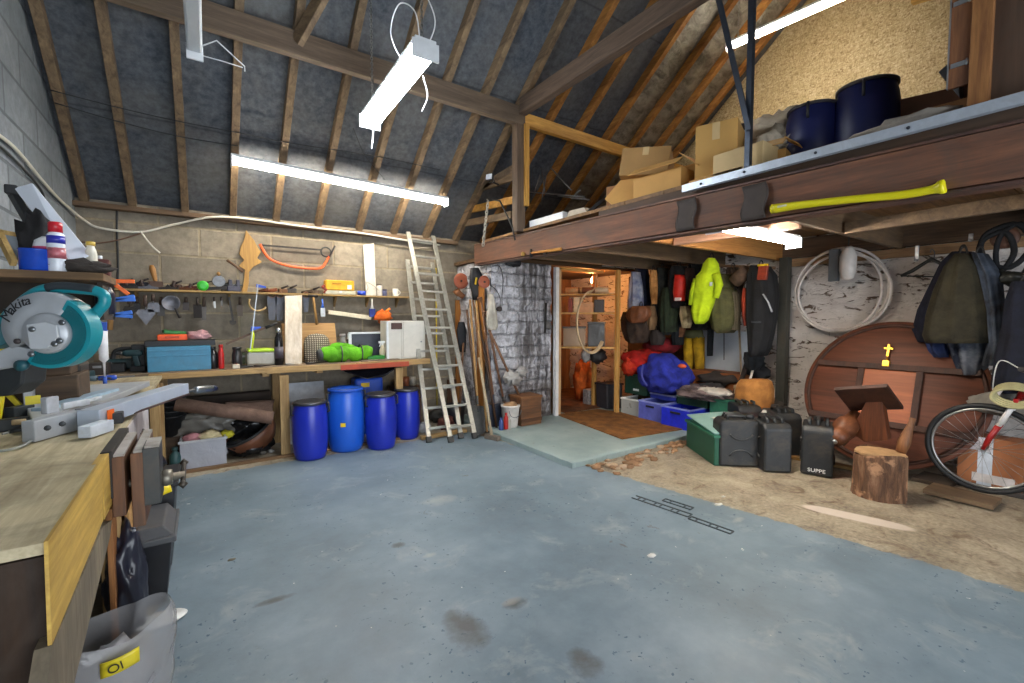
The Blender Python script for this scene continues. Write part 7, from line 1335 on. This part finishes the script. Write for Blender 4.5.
# --- chopping block with axe-like stick
def bark():
    m, t, bs = nt('bark'); f = noise_n(t, obj_co(t, (6, 6, 1)), 3, 6, .7, .6); g = noise_n(t, obj_co(t), 6, 5, .6, .5)
    o = ramp(t, f, [(.3, hexc('#2f2018')), (.5, hexc('#6b4a33')), (.7, hexc('#967155'))]); o = mixc(t, ramp(t, g, [(.56, 0.0), (.62, .9)]), o, hexc('#b38663')); L(t, o, bs.inputs['Base Color']); bs.inputs['Roughness'].default_value = .85; bump(t, bs, f, .9, .03); return m
p = at(892, 501, Z=0); cx, cy2 = p.x + .05, p.y + .10
t = thing('chopping_block', 'round log chopping block standing in front of the tipped table', 'log', (cx, cy2, 0))
b = MB()
def logfn(u, v):
    a = u * 2 * math.pi; r = .165 * (1 + .07 * noise.noise(V((math.cos(a) * 2.5, math.sin(a) * 2.5, v * 1.5))) + .02 * math.sin(a * 17 + v) + .05 * (1 - v) ** 3 - .06 * max(0, v - .93) / .07 * .6)
    return V((cx + r * math.cos(a), cy2 + r * math.sin(a), v * .345 + .02 * math.sin(a * 2) * v))
b.sheet(logfn, 72, 20); b.build('bark', bark(), t)
b = MB(); top = [logfn(k / 40, 1) + V((0, 0, -.004)) for k in range(40)]; b.prism([V((q.x, q.y, .335)) for q in top], (0, 0, .014)); part_label(b.build('cut_top', M('#a8845c', .8, 0, .3, 9, .4, .4), t), 'scarred pale cut top')
t = thing('club', 'thick hand carved wooden club standing on the chopping block', 'tool', at(909, 470, X=4.52)); a, c = V((cx + .10, cy2 - .10, .352)), at(913, 418, X=cx + .16)
b = MB(); b.tube([a, a + (c - a) * .3, a + (c - a) * .6, a + (c - a) * .85, c], [.034, .042, .03, .018, .022], 12); b.build('shaft', wood('#8b5a34', '#5a3820', 'Z', .6), t)
# --- plank on floor
b = MB(); a, c = at(926, 489, Z=.03), at(996, 506, Z=.03); b.bar(a + V((.06, 0, 0)), c + V((.06, 0, 0)), .26, .035, bev=.003); single(b, 'plank', wood('#7a6248', '#4d3c2b', 'Y', .7), 'dirty plank lying on the floor under the bicycle wheel', 'plank')
b = MB(); a, c = at(905, 484, Z=.02), at(945, 492, Z=.02); b.bar(a + V((.35, 0, 0)), c + V((.3, 0, 0)), .3, .03); single(b, 'board', wood('#4c3c2d', '#2f251c', 'Y', .8), 'dark board lying on the floor beside the chopping block', 'board')
b = MB(); a = at(1010, 500, Z=.1); b.box((5.42, .45, .02), (.5, 1.0, .04), bev=.01); single(b, 'board', M('#3b3430', .7), 'dark board on the floor under the taped cardboard box', 'board')
# --- bicycle
bx_ = 5.02; hub = at(984, 452, X=bx_); RW = .335; t = thing('bicycle', 'bicycle leaning at the right with its front wheel turned to the room', 'bicycle', (bx_, hub.y, 0)); rubm = M('#1b1b1c', .6); ti = metalm('#9a9a98', .35)
hub.z = RW + .045
def wheel(c, spokes=28):
    w = t; b = MB(); b.tube(arc(c, RW, 0, 360, 56, (0, 1, 0), (0, 0, 1))[:-1], .019, 8, closed=True); tyre = b.build('tyre', rubm, t)
    b = MB(); b.tube(arc(c, RW - .028, 0, 360, 56, (0, 1, 0), (0, 0, 1))[:-1], .011, 6, closed=True); b.build('rim', ti, tyre)
    b = MB()
    for k in range(spokes):
        a = 2 * math.pi * k / spokes; e = c + V((0, math.cos(a), math.sin(a))) * (RW - .03); h_ = c + V((.03 * (1 if k % 2 else -1), math.cos(a + .9 * (1 if k % 4 < 2 else -1)) * .02, math.sin(a + .9 * (1 if k % 4 < 2 else -1)) * .02)); b.tube([h_, e], .0013, 4)
    o = b.build('spokes', ti, tyre); b = MB(); b.tube([c + V((-.05, 0, 0)), c + V((.05, 0, 0))], [.018, .018], 12); b.build('hub', ti, tyre)
wheel(hub); hub2 = hub + V((.12, -1.03, 0)); wheel(hub2)
redp = M('#9c1b1a', .35); whp = M('#d8d6d4', .35); fr1 = at(1011, 424, X=bx_ - .01); crown = hub + V((0, -.16, .40))
for s in (-.05, .05):
    b = MB(); b.tube([hub + V((s, 0, 0)), hub + V((s, -.03, .10)), hub + V((s, -.075, .2))], [.012, .015, .018], 10); part_label(b.build('fork_leg', redp, t), 'red lower fork leg')
    b = MB(); b.tube([hub + V((s, -.075, .2)), crown + V((s, 0, 0))], [.018, .018], 10); part_label(b.build('fork_leg', whp, t), 'white upper fork leg')
b = MB(); b.bar(crown + V((-.07, 0, 0)), crown + V((.07, 0, 0)), .03, .04, bev=.005); head = crown + V((0, -.05, .16)); b.tube([crown, head, head + V((0, -.02, .06))], [.02, .02, .015], 12); b.build('head_tube', redp, t)
bbk = hub + V((.06, -.60, -.04)); seat = bbk + V((.01, -.16, .46))
b = MB()
for p, q in ((crown + V((0, -.02, .04)), bbk), (head, seat), (bbk, seat), (bbk, hub2 + V((-.04, 0, 0))), (seat, hub2 + V((-.04, 0, 0))), (bbk, hub2 + V((.04, 0, 0))), (seat, hub2 + V((.04, 0, 0)))): b.tube([p, q], .015, 10)
b.build('frame', redp, t); b = MB(); b.tube([seat, seat + V((0, -.05, .15))], .012, 8); b.build('seat_post', ti, t); b = MB(); b.blob(seat + V((0, -.05, .17)), (.06, .13, .03), .05, 2, 3); b.build('saddle', rubm, t)
b = MB(); hb = head + V((0, -.01, .08)); b.tube([hb + V((-.28, .02, .02)), hb + V((-.1, 0, .0)), hb + V((.1, 0, 0)), hb + V((.28, .02, .02))], .013, 10); b.build('handlebar', black, t)
for s in (-1, 1):
    b = MB(); b.tube([hb + V((s * .18, 0, .0)), hb + V((s * .28, .02, .02))], .018, 10); b.build('grip', rubm, t)
b = MB(); b.tube([bbk + V((-.07, 0, 0)), bbk + V((.07, 0, 0))], .02, 10); b.tube([bbk + V((-.07, 0, 0)), bbk + V((-.08, .12, -.11))], .01, 8); b.tube([bbk + V((.07, 0, 0)), bbk + V((.08, -.12, .11))], .01, 8); b.lathe([(.08, 0), (.085, .004), (.08, .008)], bbk + V((-.05, 0, 0)), 24, Matrix.Rotation(math.pi / 2, 4, 'Y')); b.build('crankset', steel, t)
b = MB(); b.tube(curve_pts([hb + V((-.1, .03, 0)), hb + V((-.05, .16, .05)), crown + V((-.03, .12, .02)), crown + V((-.02, .02, -.02))]), .004, 6); b.build('brake_cable', M('#c9c9c6', .4), t)
# cardboard behind the wheel
t = thing('cardboard_box', 'brown cardboard box with white tape and labels behind the front wheel', 'box', (5.3, .75, .0)); X_ = 5.18
cbm = M('#a3663f', .7, 0, .12, 10, .05); a, c = at(958, 434, X=X_), at(1022, 488, X=X_)
b = MB(); b.box((X_ + .13, (a.y + c.y) / 2, .042 + (a.z - .042) / 2), (.22, a.y - c.y, a.z - .042), bev=.004); b.build('body', cbm, t)
b = MB(); b.box((X_ + .018, at(985, 450, X=X_).y, .042 + (a.z - .042) / 2), (.003, .085, a.z - .042)); part_label(b.build('tape', M('#cdd3dc', .3), t), 'strip of white tape')
b = MB(); b.box((X_ + .017, a.y - .10, a.z - .06), (.003, .19, .10)); part_label(b.build('label', M('#d6cfd2', .5), t), 'white label at the top corner'); b = MB(); b.box((X_ + .017, c.y + .16, .10), (.003, .24, .07)); part_label(b.build('label', M('#d3cbc8', .5), t), 'white label at the bottom')
# rope coil and hats on the handlebar
c = at(1014, 398, X=4.95); b = MB()
for k in range(4): b.tube([c + V((.01 * k - .02, .115 * math.cos(a * math.pi / 14) * (1 - .04 * k), .07 * math.sin(a * math.pi / 14) + .012 * k)) for a in range(28)], .011, 6, closed=True)
single(b, 'rope_coil', M('#a39c72', .8), 'coil of pale green rope hanging over the bicycle handlebar', 'rope')
b = MB(); b.blob(at(999, 404, X=5.2), (.1, .16, .09), .2, 3, 3, 2); single(b, 'bag', fabric('#8f8a82'), 'grey bag slung behind the rope coil', 'bag')
b = MB(); b.tube(curve_pts(pp([(992, 399), (997, 394), (1001, 388), (999, 385)], X=5.0)), .016, 8); single(b, 'strap', M('#d8c9c2', .4), 'red and white strap curling above the bicycle wheel', 'strap')
# --- hose coil, hung bottle
hc = M('#d9cfc8', .45); c = at(840, 289, X=5.72); b = MB(); ry, rz_ = .425, .44
for k in range(3): 
    o_ = V((-.02 * k, .035 * math.sin(k * 2), -.02 * k)); b.tube([c + o_ + V((0, (ry - .02 * (k == 1)) * math.cos(a * math.pi / 30), (rz_ - .03 * (k == 2)) * math.sin(a * math.pi / 30))) for a in range(60)], .014, 8, closed=True)
single(b, 'hose_coil', hc, 'large round coil of pale hose hanging on the whitewashed wall', 'hose')
c = at(848, 262, X=5.55); t = thing('plastic_bottle', 'white plastic bottle hanging inside the top of the hose coil', 'bottle', c)
b = MB(); b.lathe([(0, -.19), (.055, -.17), (.075, -.08), (.075, .06), (.05, .13), (.03, .16), (0, .16)], c, 20); b.build('body', M('#d8d2cc', .4, 0, .1, 8, .1, .2), t); b = MB(); b.box(c + V((.02, .13, -.02)), (.06, .09, .34), bev=.006); part_label(b.build('bracket', M('#4f5356', .5), t), 'dark metal bracket'); b = MB(); b.tube([c + V((0, 0, .15)), V((c.x, c.y, 2.34))], .006, 6); b.build('cord', black, t)
for px, py, l, lab in ((917, 253, .14, 'small galvanised hook plate near the empty coat hanger'), (971, 237, .06, 'small white hook plate under the loft floor')):
    c = at(px, py, X=5.6); b = MB(); b.box(c, (.02, .03, l), bev=.003); b.box(c + V((-.02, 0, -l / 2)), (.05, .02, .02), bev=.003); single(b, 'hook_plate', M('#a8abb0', .35, .5), lab, 'hook')
# coat hanger
c = at(934, 262, X=5.6); t = thing('coat_hanger', 'empty black coat hanger on the whitewashed wall', 'hanger', c)
b = MB(); b.tube([at(901, 276, X=5.6), at(912, 271, X=5.6), c + V((0, .02, .03)), at(950, 268, X=5.6), at(956, 274, X=5.6)], [.014, .017, .017, .017, .014], 8); b.tube([at(903, 276, X=5.6), at(948, 277, X=5.6)], .007, 6); b.build('bar', black, t)
b = MB(); b.tube(curve_pts([c + V((0, 0, .03)), c + V((0, 0, .09)), c + V((0, .02, .12)), c + V((0, .03, .09))]), .004, 6); b.build('hook', steel, t)
# coats
t = garment('coat', 'dark navy quilted coat hanging left of the olive fleece', 'coat', [(252, 952, 974, .6), (262, 942, 985), (280, 934, 990), (310, 920, 995), (330, 914, 995), (342, 914, 995)], 5.5, .15, fabric('#1a1f36', '#0d1020', 40), 21, .06, 12)
t = garment('fleece', 'dark olive fleece jacket hanging over the navy coat', 'jacket', [(254, 955, 972, .6), (266, 946, 984), (290, 935, 992), (315, 926, 996), (335, 922, 996), (343, 926, 994)], 5.28, .12, fabric('#3a3422', '#211e13', 60), 22, .08, 10)
garment('shirt', 'navy and white checked shirt hanging below the olive fleece', 'shirt', [(335, 940, 994), (348, 948, 995), (362, 952, 990), (374, 958, 985)], 5.42, .12, fabric('#20283c', '#7d828c', 10), 23, .10)
garment('shirt', 'dark blue jumper hem showing left under the olive fleece', 'jumper', [(340, 924, 950), (350, 928, 952), (357, 934, 954)], 5.46, .11, fabric('#1b2a55', '#101a36'), 24)
t = garment('waxed_coat', 'black patterned coat sleeve hanging right of the olive fleece', 'coat', [(254, 972, 988), (275, 978, 1002), (310, 986, 1006), (345, 988, 1008), (365, 982, 1004)], 5.3, .11, fabric('#20242c', '#4a5362', 16), 25, .08)
t = garment('coat', 'navy coat hanging at the right edge above the bicycle', 'coat', [(282, 1012, 1040), (300, 1006, 1050), (330, 1002, 1055), (360, 994, 1055), (385, 990, 1050), (392, 996, 1046)], 5.15, .14, fabric('#161b2e', '#0b0e1a', 40), 26, .08)
t = thing('harness', 'black harness of looped straps hanging from a hook at the right', 'harness', at(1004, 235, X=5.4))
for (x0, y0, rx, ry_, r) in ((1005, 246, .14, .17, .02), (1014, 252, .10, .22, .018), (996, 252, .10, .16, .02)):
    c = at(x0, y0, X=5.35); b = MB(); b.tube([c + V((0, rx * math.cos(a * math.pi / 12), ry_ * math.sin(a * math.pi / 12) + .01 * math.sin(a))) for a in range(24)], r, 8, closed=True); b.build('strap_loop', blk, t)
b = MB(); b.blob(at(1008, 278, X=5.3), (.07, .1, .05), .2, 3, 3, 5); b.tube(curve_pts(pp([(1000, 270), (1008, 283), (1020, 285), (1030, 276)], X=5.3)), .02, 8); b.build('buckle_bundle', M('#24241f', .5), t)
b = MB(); b.lathe([(.05, -.015), (.085, -.015), (.085, .015), (.05, .015)], at(1005, 238, X=5.38), 24, Matrix.Rotation(math.pi / 2, 4, 'Y')); single(b, 'ring', M('#5b3a2a', .6), 'brown ring hanging inside the black harness', 'ring')
# loose grate / drain and debris on the floor
gm2 = M('#3a444a', .8, 0, .4, 20, .2, .5)
t = thing('drain_grate', 'broken black iron drain grating set along the floor crack', 'grate', at(690, 515, Z=0))
def strip(p0, p1, w):
    a, c = at(*p0, Z=0), at(*p1, Z=0); d = (c - a).normalized(); n = V((-d.y, d.x, 0)); b = MB()
    for s in (-1, 1): b.bar(a + n * s * w / 2 + V((0, 0, .003)), c + n * s * w / 2 + V((0, 0, .003)), .010, .006)
    k = int((c - a).length / .045)
    for i in range(k + 1):
        if (i * 7 + int(w * 500)) % 3 == 0: continue
        q = a + (c - a) * (i / k); b.bar(q - n * w / 2 + V((0, 0, .003)), q + n * w / 2 + V((0, 0, .003)), .008, .005)
    return b
strip((634, 497), (690, 516), .06).build('grating_strip', gm2, t); strip((690, 518), (732, 533), .05).build('grating_strip', gm2, t); strip((664, 500), (692, 509), .05).build('grating_strip', gm2, t)
random.seed(3)
for k, (px, py, s, c, lab) in enumerate(((718, 505, .035, '#c9c7bf', 'white flake lying on the blue floor near the concrete edge'), (723, 497, .02, '#d3cfc4', 'smaller white flake lying at the concrete edge'), (652, 556, .03, '#d0cdc6', 'white flake lying in the middle of the blue floor'), (276, 561, .0, '', ''), (232, 560, .02, '#6b6455', 'small brown stone lying on the blue floor at the left'))):
    if s == 0: continue
    p = at(px, py, Z=0); b = MB(); b.blob((p.x, p.y, .004), (s, s * .6, .006), .3, 2, 2, k, flat=.5); single(b, 'flake', M(c, .7), lab, 'flake')
# crumbled slab edge: rubble between slab and bare concrete
rub_ = M('#8d6a4c', .85, 0, .3, 20, .3, .4); rub2 = M('#a78f76', .85, 0, .2, 20, .3, .3)
t = thing('rubble', 'crumbled brown rubble along the broken front edge of the raised slab', 'rubble', (3.5, 2.98, 0)); random.seed(5)
for nm, m, n_ in (('stones', rub_, 60), ('broken_concrete', rub2, 26)):
    b = MB()
    for k in range(n_):
        x = 2.95 + random.random() * 1.5; y = 3.05 - random.random() ** 1.6 * .28 * (1.2 - (x - 2.9) / 2.2); s = .012 + random.random() * .028
        b.blob((x, y, s * .3), (s * 1.6, s * 1.2, s * .6), .3, 2, 1, k)
    o = b.build(nm, m, t); o['kind'] = 'stuff'
# ================================================================== THINGS ON THE LOFT
ZL = zt + .045
dkd = M('#1b2152', .4, 0, .12, 5, .05, .2); blid = M('#24222a', .5, 0, .2, 10, .05, .4)
def ldrum(px, X, h, r, lab):
    y = at(px, 130, X=X).y
    t = drum(0, y, h, r, dkd, lab, M('#38363c', .5, 0, .2, 10, .05, .4), blid, z=ZL, X=X, group='dark blue drums on the loft'); return t
ldrum(865, 3.50, .485, .175, 'larger dark navy drum standing on the loft behind the rail')
ldrum(812, 3.42, .43, .16, 'smaller dark navy drum standing on the loft, left of the larger one')
cb1 = M('#c1914e', .75, 0, .08, 6, .05, .08); cb2 = M('#8d6038', .75, 0, .12, 6, .05, .15); cb3 = M('#d2b583', .7, 0, .08, 6, .05)
def carton(c, sz, rz, m, label, rot=None, open_=False, tape=True):
    t = thing('cardboard_box', label, 'box', (c[0], c[1], c[2])); R = Euler(rot or (0, 0, rz)).to_matrix().to_4x4(); T = Matrix.Translation(V(c)) @ R; sx, sy, sz_ = sz
    def put(b, nm, mm):
        bmesh.ops.transform(b.bm, matrix=T, verts=b.bm.verts); return b.build(nm, mm, t)
    b = MB(); b.box((0, 0, sz_ / 2), sz, bev=.004); put(b, 'body', m)
    if tape: b = MB(); b.box((0, 0, sz_ + .001), (sx * 1.0, .05, .002)); b.box((-sx / 2 - .001, 0, sz_ * .85), (.002, .05, sz_ * .28)); put(b, 'tape', cb3)
    if open_:
        for (dx, dy, rx, ry) in ((-sx / 2, 0, 0, -.6), (sx / 2, 0, 0, .6), (0, -sy / 2, .7, 0)):
            b = MB(); b.box((dx * 1.25, dy * 1.25, sz_ + .04), (sx * .45 if dx else sx, sy * .45 if dy else sy, .005), rot=(rx, ry, 0)); put(b, 'flap', m)
    return t
def lp(px, py, X): return at(px, py, X=X)
# stack near the old post end
c = lp(640, 190, 3.25); carton((3.30, lp(640, 190, 3.25).y, ZL), (.42, .52, .20), .25, cb2, 'brown cardboard box at the bottom of the leaning loft pile', tape=True)
c = lp(640, 165, 3.2); carton((3.24, c.y - .03, ZL + .205), (.36, .40, .24), 0, M('#a8804c', .75, 0, .1, 6, .05, .1), 'tan cardboard box tipped on top of the leaning loft pile', rot=(.1, .12, .55))
c = lp(662, 188, 3.05); carton((3.08, c.y, ZL), (.24, .42, .16), .1, cb1, 'flattened open carton at the loft edge before the leaning pile', open_=True, tape=False)
b = MB(); a, d_ = lp(615, 207, 3.0), lp(640, 178, 3.12); b.bar(a, d_, .30, .02, up=(1, 0, 0)); single(b, 'cardboard_sheet', cb1, 'yellow cardboard sheet leaning on the leaning loft pile', 'cardboard')
c = lp(681, 178, 3.5); carton((3.6, c.y, ZL), (.3, .34, .33), .1, cb2, 'brown carton standing behind the flattened open carton')
c = lp(716, 160, 3.15); carton((3.20, c.y, ZL), (.30, .28, .42), -.05, M('#c79a55', .7, 0, .06, 6, .04), 'tall clean cardboard box behind the left end of the rail', rot=(0, .0, .35))
c = lp(744, 165, 3.05); carton((3.06, c.y, ZL), (.2, .34, .15), 0, cb3, 'low pale carton lying behind the rail beside the tall clean box')
c = lp(770, 150, 3.3); carton((3.25, c.y - .03, ZL), (.24, .24, .13), .2, cb1, 'open carton behind the upright steel hanger', open_=True, tape=False)
b = MB(); c = lp(742, 128, 3.9); b.blob((3.75, c.y - .1, ZL + .30), (.3, .40, .30), .12, 2, 3, 4, flat=1.0); single(b, 'bag', fabric('#3f3228', '#241b15'), 'dark brown bag humped behind the tall clean cardboard box', 'bag')
b = MB(); c = lp(780, 128, 3.6); b.blob((3.60, c.y + .06, ZL + .39), (.18, .36, .15), .30, 3, 4, 2); single(b, 'sheet', fabric('#e3d3bc', '#b8a58a'), 'crumpled cream dust sheet between steel hanger and smaller drum', 'sheet')
b = MB(); b.box((3.68, c.y + .06, ZL + .14), (.36, .5, .28), bev=.01); single(b, 'box', cb2, 'brown box under the crumpled cream dust sheet', 'box')
b = MB(); c = lp(757, 122, 3.7); b.blob((3.75, c.y + .05, ZL + .42), (.10, .12, .07), .25, 3, 3, 7); single(b, 'bag', fabric('#8f8279'), 'grey crumpled bag beside the upright steel hanger', 'bag')
c = lp(925, 108, 3.6); carton((3.75, c.y, ZL), (.42, .52, .34), .3, M('#6b4630', .7, 0, .15, 6, .05, .2), 'dark brown carton on the loft right of the larger drum', tape=False)
b = MB(); c = lp(905, 125, 3.05); b.blob((3.06, c.y - .02, ZL + .03), (.09, .22, .035), .25, 3, 3, 5); single(b, 'sheet', fabric('#a8a096'), 'grey dust sheet end lying behind the rail under the dark carton', 'sheet')
b = MB(); a, d_, e_ = lp(938, 72, 3.5), lp(957, 55, 3.5), lp(960, 98, 3.5); b.prism([a, d_, e_], (.3, 0, .0), .004); single(b, 'crate', M('#5a5a5c', .5, .2), 'grey metal hopper corner poking out beside the hinged leaf', 'hopper')
b = MB(); b.box((3.65, lp(950, 90, 3.6).y, ZL + .12), (.3, .3, .24), bev=.01); single(b, 'box', cb2, 'brown box under the grey metal hopper', 'box')
# near the post: white tray, wire frames, small odds
c = lp(549, 216, 3.05); t = thing('tray', 'white tray lying on the loft edge right of the old post', 'tray', (3.1, c.y, ZL)); b = MB(); open_crate(b, 2.98, 3.26, c.y - .30, c.y + .24, ZL + .001, .075); b.build('body', whitem, t); b = MB(); crate_rim(b, 2.98, 3.26, c.y - .30, c.y + .24, ZL + .075, .012, .012); b.build('rim', whitem, t)
b = MB(); c = lp(580, 211, 3.05); b.prism([(3.0, c.y + .16, ZL), (3.0, c.y - .16, ZL), (3.0, c.y - .1, ZL + .07), (3.0, c.y + .1, ZL + .075)], (.24, 0, 0), .004); single(b, 'block', M('#b3a694', .6), 'pale wedge shaped packet on the loft edge right of the white tray', 'packet')
b = MB(); c = lp(594, 206, 3.15); b.bar((3.05, c.y, ZL + .015), (3.2, c.y - .1, ZL + .16), .14, .03, bev=.004); single(b, 'case', black, 'small black case leaning beside the leaning loft pile', 'case')
t = thing('rod_bundle', 'tangle of thin metal rods lying on the loft beside the white tray', 'rods', (3.3, lp(560, 190, 3.3).y, ZL))
for p, q in (((534, 195), (540, 175)), ((545, 192), (541, 168)), ((530, 192), (585, 197)), ((551, 168), (571, 190)), ((541, 205), (546, 175)), ((558, 196), (590, 200)), ((572, 199), (580, 190))):
    b = MB(); a, d_ = lp(*p, 3.32), lp(*q, 3.32); a.z = max(a.z, ZL + .015); d_.z = max(d_.z, ZL + .015); b.tube([a, d_], .008, 6); b.build('rod', metalm('#6d6a68', .4), t)
b = MB(); c = lp(560, 200, 3.35); b.blob((3.36, c.y, ZL + .06), (.08, .22, .06), .3, 3, 3, 3, flat=.8); single(b, 'rag', fabric('#2a2624'), 'dark bundle beneath the thin metal rods on the loft', 'bundle')
b = MB(); a, d_ = lp(572, 176, 3.6), lp(612, 158, 3.6); b.bar(V((3.7, a.y, ZL + .1)), V((3.7, d_.y - .1, ZL + .1)), .4, .2, bev=.01); single(b, 'box', M('#3a2c24', .7, 0, .2), 'dark brown box at the back of the leaning loft pile', 'box')
b = MB(); p, q = lp(692, 190, 3.0), lp(745, 178, 3.0); b.bar((2.99, p.y, ZL + .012), (2.99, q.y, ZL + .012), .06, .02); single(b, 'batten', pale, 'yellow batten lying along the loft edge behind the rail', 'batten')
for k, (px, py, X, s, c, lab) in enumerate(((702, 150, 4.2, (.25, .3, .22), '#7a5a3c', 'brown sack slumped at the back of the loft by the gable'), (722, 138, 4.6, (.3, .3, .3), '#4a3a2e', 'dark sack at the back of the loft by the gable'))):
    c_ = lp(px, py, X); b = MB(); b.blob((X, c_.y, ZL + s[2] * .85), s, .15, 2.4, 3, k * 3.0, flat=.85); single(b, 'sack', fabric(c), lab, 'sack')
# ================================================================== MORE BENCH CLUTTER
t = thing('power_planer', 'dark green electric planer behind the cordless drill', 'tool', (at(128, 350, Y=5.45).x, 5.45, BT)); x = at(126, 350, Y=5.45).x
b = MB(); b.box((x, 5.45, BT + .06), (.30, .09, .10), bev=.02); b.build('body', M('#1f3a3c', .45), t); b = MB(); b.tube(curve_pts([V((x - .1, 5.45, BT + .1)), V((x - .06, 5.45, BT + .19)), V((x + .07, 5.45, BT + .19)), V((x + .11, 5.45, BT + .1))]), .02, 10); b.build('handle', black, t)
for k, (px, Y, sx, sy, sz, c, lab) in enumerate(((139, 5.4, .10, .16, .24, '#1c1e20', 'tall black case beside the left end of the blue toolbox'), (98, 5.2, .14, .16, .10, '#3b3431', 'dark box at the far left corner of the benches'), (107, 5.5, .18, .1, .16, '#6b5a44', 'brown box against the block wall in the bench corner'), (244, 5.5, .16, .08, .12, '#4b5a3a', 'olive box behind the clear tub'))):
    x = at(px, 350, Y=Y).x; t = thing('case', lab, 'box', (x, Y, BT)); b = MB(); b.box((x, Y, BT + sz / 2), (sx, sy, sz), bev=.008); b.build('body', M(c, .5), t); b = MB(); b.box((x, Y - sy / 2 - .003, BT + sz * .7), (sx * .4, .006, .02), bev=.002); b.build('latch', M('#8c8f92', .4), t)
for k, (px, py, c, l, lab) in enumerate(((290, 358, '#8f8a84', .08, 'little steel bolt lying in front of the pale board'), (246, 360, '#2a2a2c', .16, 'black screwdriver lying at the bench edge by the clear tub'), (262, 361, '#443a34', .14, 'dark file lying in front of the clear tub'), (312, 357, '#3a3330', .12, 'dark punch lying in front of the woven basket'))):
    x = at(px, py, Y=5.06).x; b = MB(); b.tube([(x - l / 2, 5.07, BT + .012), (x, 5.08, BT + .012), (x + l / 2, 5.09, BT + .008)], [.011, .011, .004], 8); single(b, 'hand_tool', M(c, .4), lab, 'tool')
# extra things crowding the tool shelf
for k, (px, h, c, lab) in enumerate(((126, .06, '#332e2c', 'dark iron clamp lying at the left of the tool shelf'), (142, .07, '#2b2c38', 'blue black block plane end on the tool shelf'), (176, .06, '#4a3126', 'rusty brown tool lump on the tool shelf right of the mallet'), (192, .05, '#5d2a22', 'red brown rusty tool beside the green tape'), (227, .07, '#35353a', 'dark drill bit box behind the round crank wheel'), (284, .05, '#6b4a30', 'brown wooden block on the tool shelf above the saw blades'), (293, .06, '#403c3a', 'dark iron weight on the tool shelf above the pale board'), (316, .05, '#5a4a3a', 'brown brush head at the right end of the tool shelf'))):
    x = px_x(px); t = thing('hand_tool', lab, 'tool', (x, 5.64, wt)); mm = M(c, .6, .2, .3, 30, .3, .3)
    b = MB(); b.box((x, 5.635, wt + h / 2), (.10, .05, h), rot=(0, 0, .2 * (k % 3 - 1)), bev=.012); b.build('body', mm, t)
    b = MB(); b.tube([(x - .02, 5.62, wt + h), (x + .05, 5.60, wt + h + .035)], [.012, .009], 8); b.build('handle', M('#2d2422', .6), t)
for k, (px, y1, w, c, lab) in enumerate(((137, 312, .05, '#2c2a29', 'narrow black chisel hanging between the trowels'), (161, 316, .06, '#4a4644', 'grey bolster hanging right of the square trowel'), (186, 310, .05, '#3a3231', 'small dark chisel hanging right of the ladle'), (204, 320, .04, '#55504c', 'slim grey file hanging under the green tape'), (240, 316, .05, '#4b4038', 'brown rasp hanging left of the lime clamp'), (295, 294, .0, '', ''), (301, 296, .0, '', ''))):
    if not w: continue
    a, c2 = at(px, 297, Y=5.56), at(px, y1, Y=5.56); t = thing('chisel', lab, 'tool', c2); b = MB(); b.bar(a + (c2 - a) * .4, c2, w, .006, up=(0, 1, 0)); b.build('blade', M(c, .5, .3), t); b = MB(); b.tube([a, a + (c2 - a) * .42], [.012, .015], 8); b.build('handle', M('#3d2d22', .6), t)
# things under the bench; dark board and black sack added to deepen the shade
b = MB(); b.box((.15, 5.6, .3), (.9, .12, .6), bev=.01); single(b, 'panel', wood('#3a2f27', '#241c17', 'X', .8), 'added dark board deepening the shade under the left half of the bench', 'board')
b = MB(); b.blob((.36, 5.25, .12), (.22, .14, .12), .2, 3, 3, 4, flat=.95); single(b, 'bin_bag', M('#1b1b1d', .25, 0, .2, 6, .3), 'small black sack added to deepen the shade behind the grey crate', 'bag')
for k, (px, py, s, c, lab) in enumerate(((272, 455, .03, '#8c8a84', 'pale stone on the floor beside the middle bench leg'), (264, 457, .035, '#5d5850', 'grey stone on the floor by the brown tub'))):
    p = at(px, py, Z=0); b = MB(); b.blob((p.x, p.y + .1, s * .6), (s, s, s * .7), .2, 2, 2, k); single(b, 'stone', M(c, .8), lab, 'stone')
# ragged cloths, bags and odds that fill the gaps in the photo
b = MB(); b.blob((3.38, at(778, 135, X=3.38).y, ZL + .16), (.14, .24, .16), .3, 3, 4, 12, flat=.9); single(b, 'sheet', fabric('#c9bba6', '#8f8271'), 'pale crumpled bag squeezed left of the smaller drum', 'bag')
for k, (px, py, c, s, lab) in enumerate(((770, 404, '#3f372f', .10, 'brown bundle on the floor by the foot of the dark post'), (700, 395, '#5a4c48', .12, 'purple grey cloth on top of the clothes heap'), (712, 388, '#2f2b2b', .11, 'black cloth hanging over the wooden box edge'))):
    c_ = at(px, py, X=5.15 if k else 5.3); b = MB(); b.blob(c_, (s, s * 1.4, s * .55), .3, 3, 3, k * 4.0); single(b, 'cloth', fabric(c), lab, 'cloth')
for k, (px, y0, y1, w, c, lab) in enumerate(((652, 306, 330, 5, '#8a6a4a', 'brown cap hanging left of the checked coat'), (690, 268, 300, 5, '#3a2622', 'dark maroon scarf hanging between red rucksack and yellow jacket'), (736, 292, 330, 4, '#6b6250', 'grey green strap bag hanging right of the kit bag'), (657, 330, 345, 7, '#3a3230', 'dark bag hanging low above the dark red bag'))):
    garment('hanging_bag', lab, 'clothing', [(y0, px - w * .5, px + w * .5), ((y0 + y1) / 2, px - w, px + w), (y1, px - w * .7, px + w * .7)], 5.2, .07, fabric(c), 40 + k)
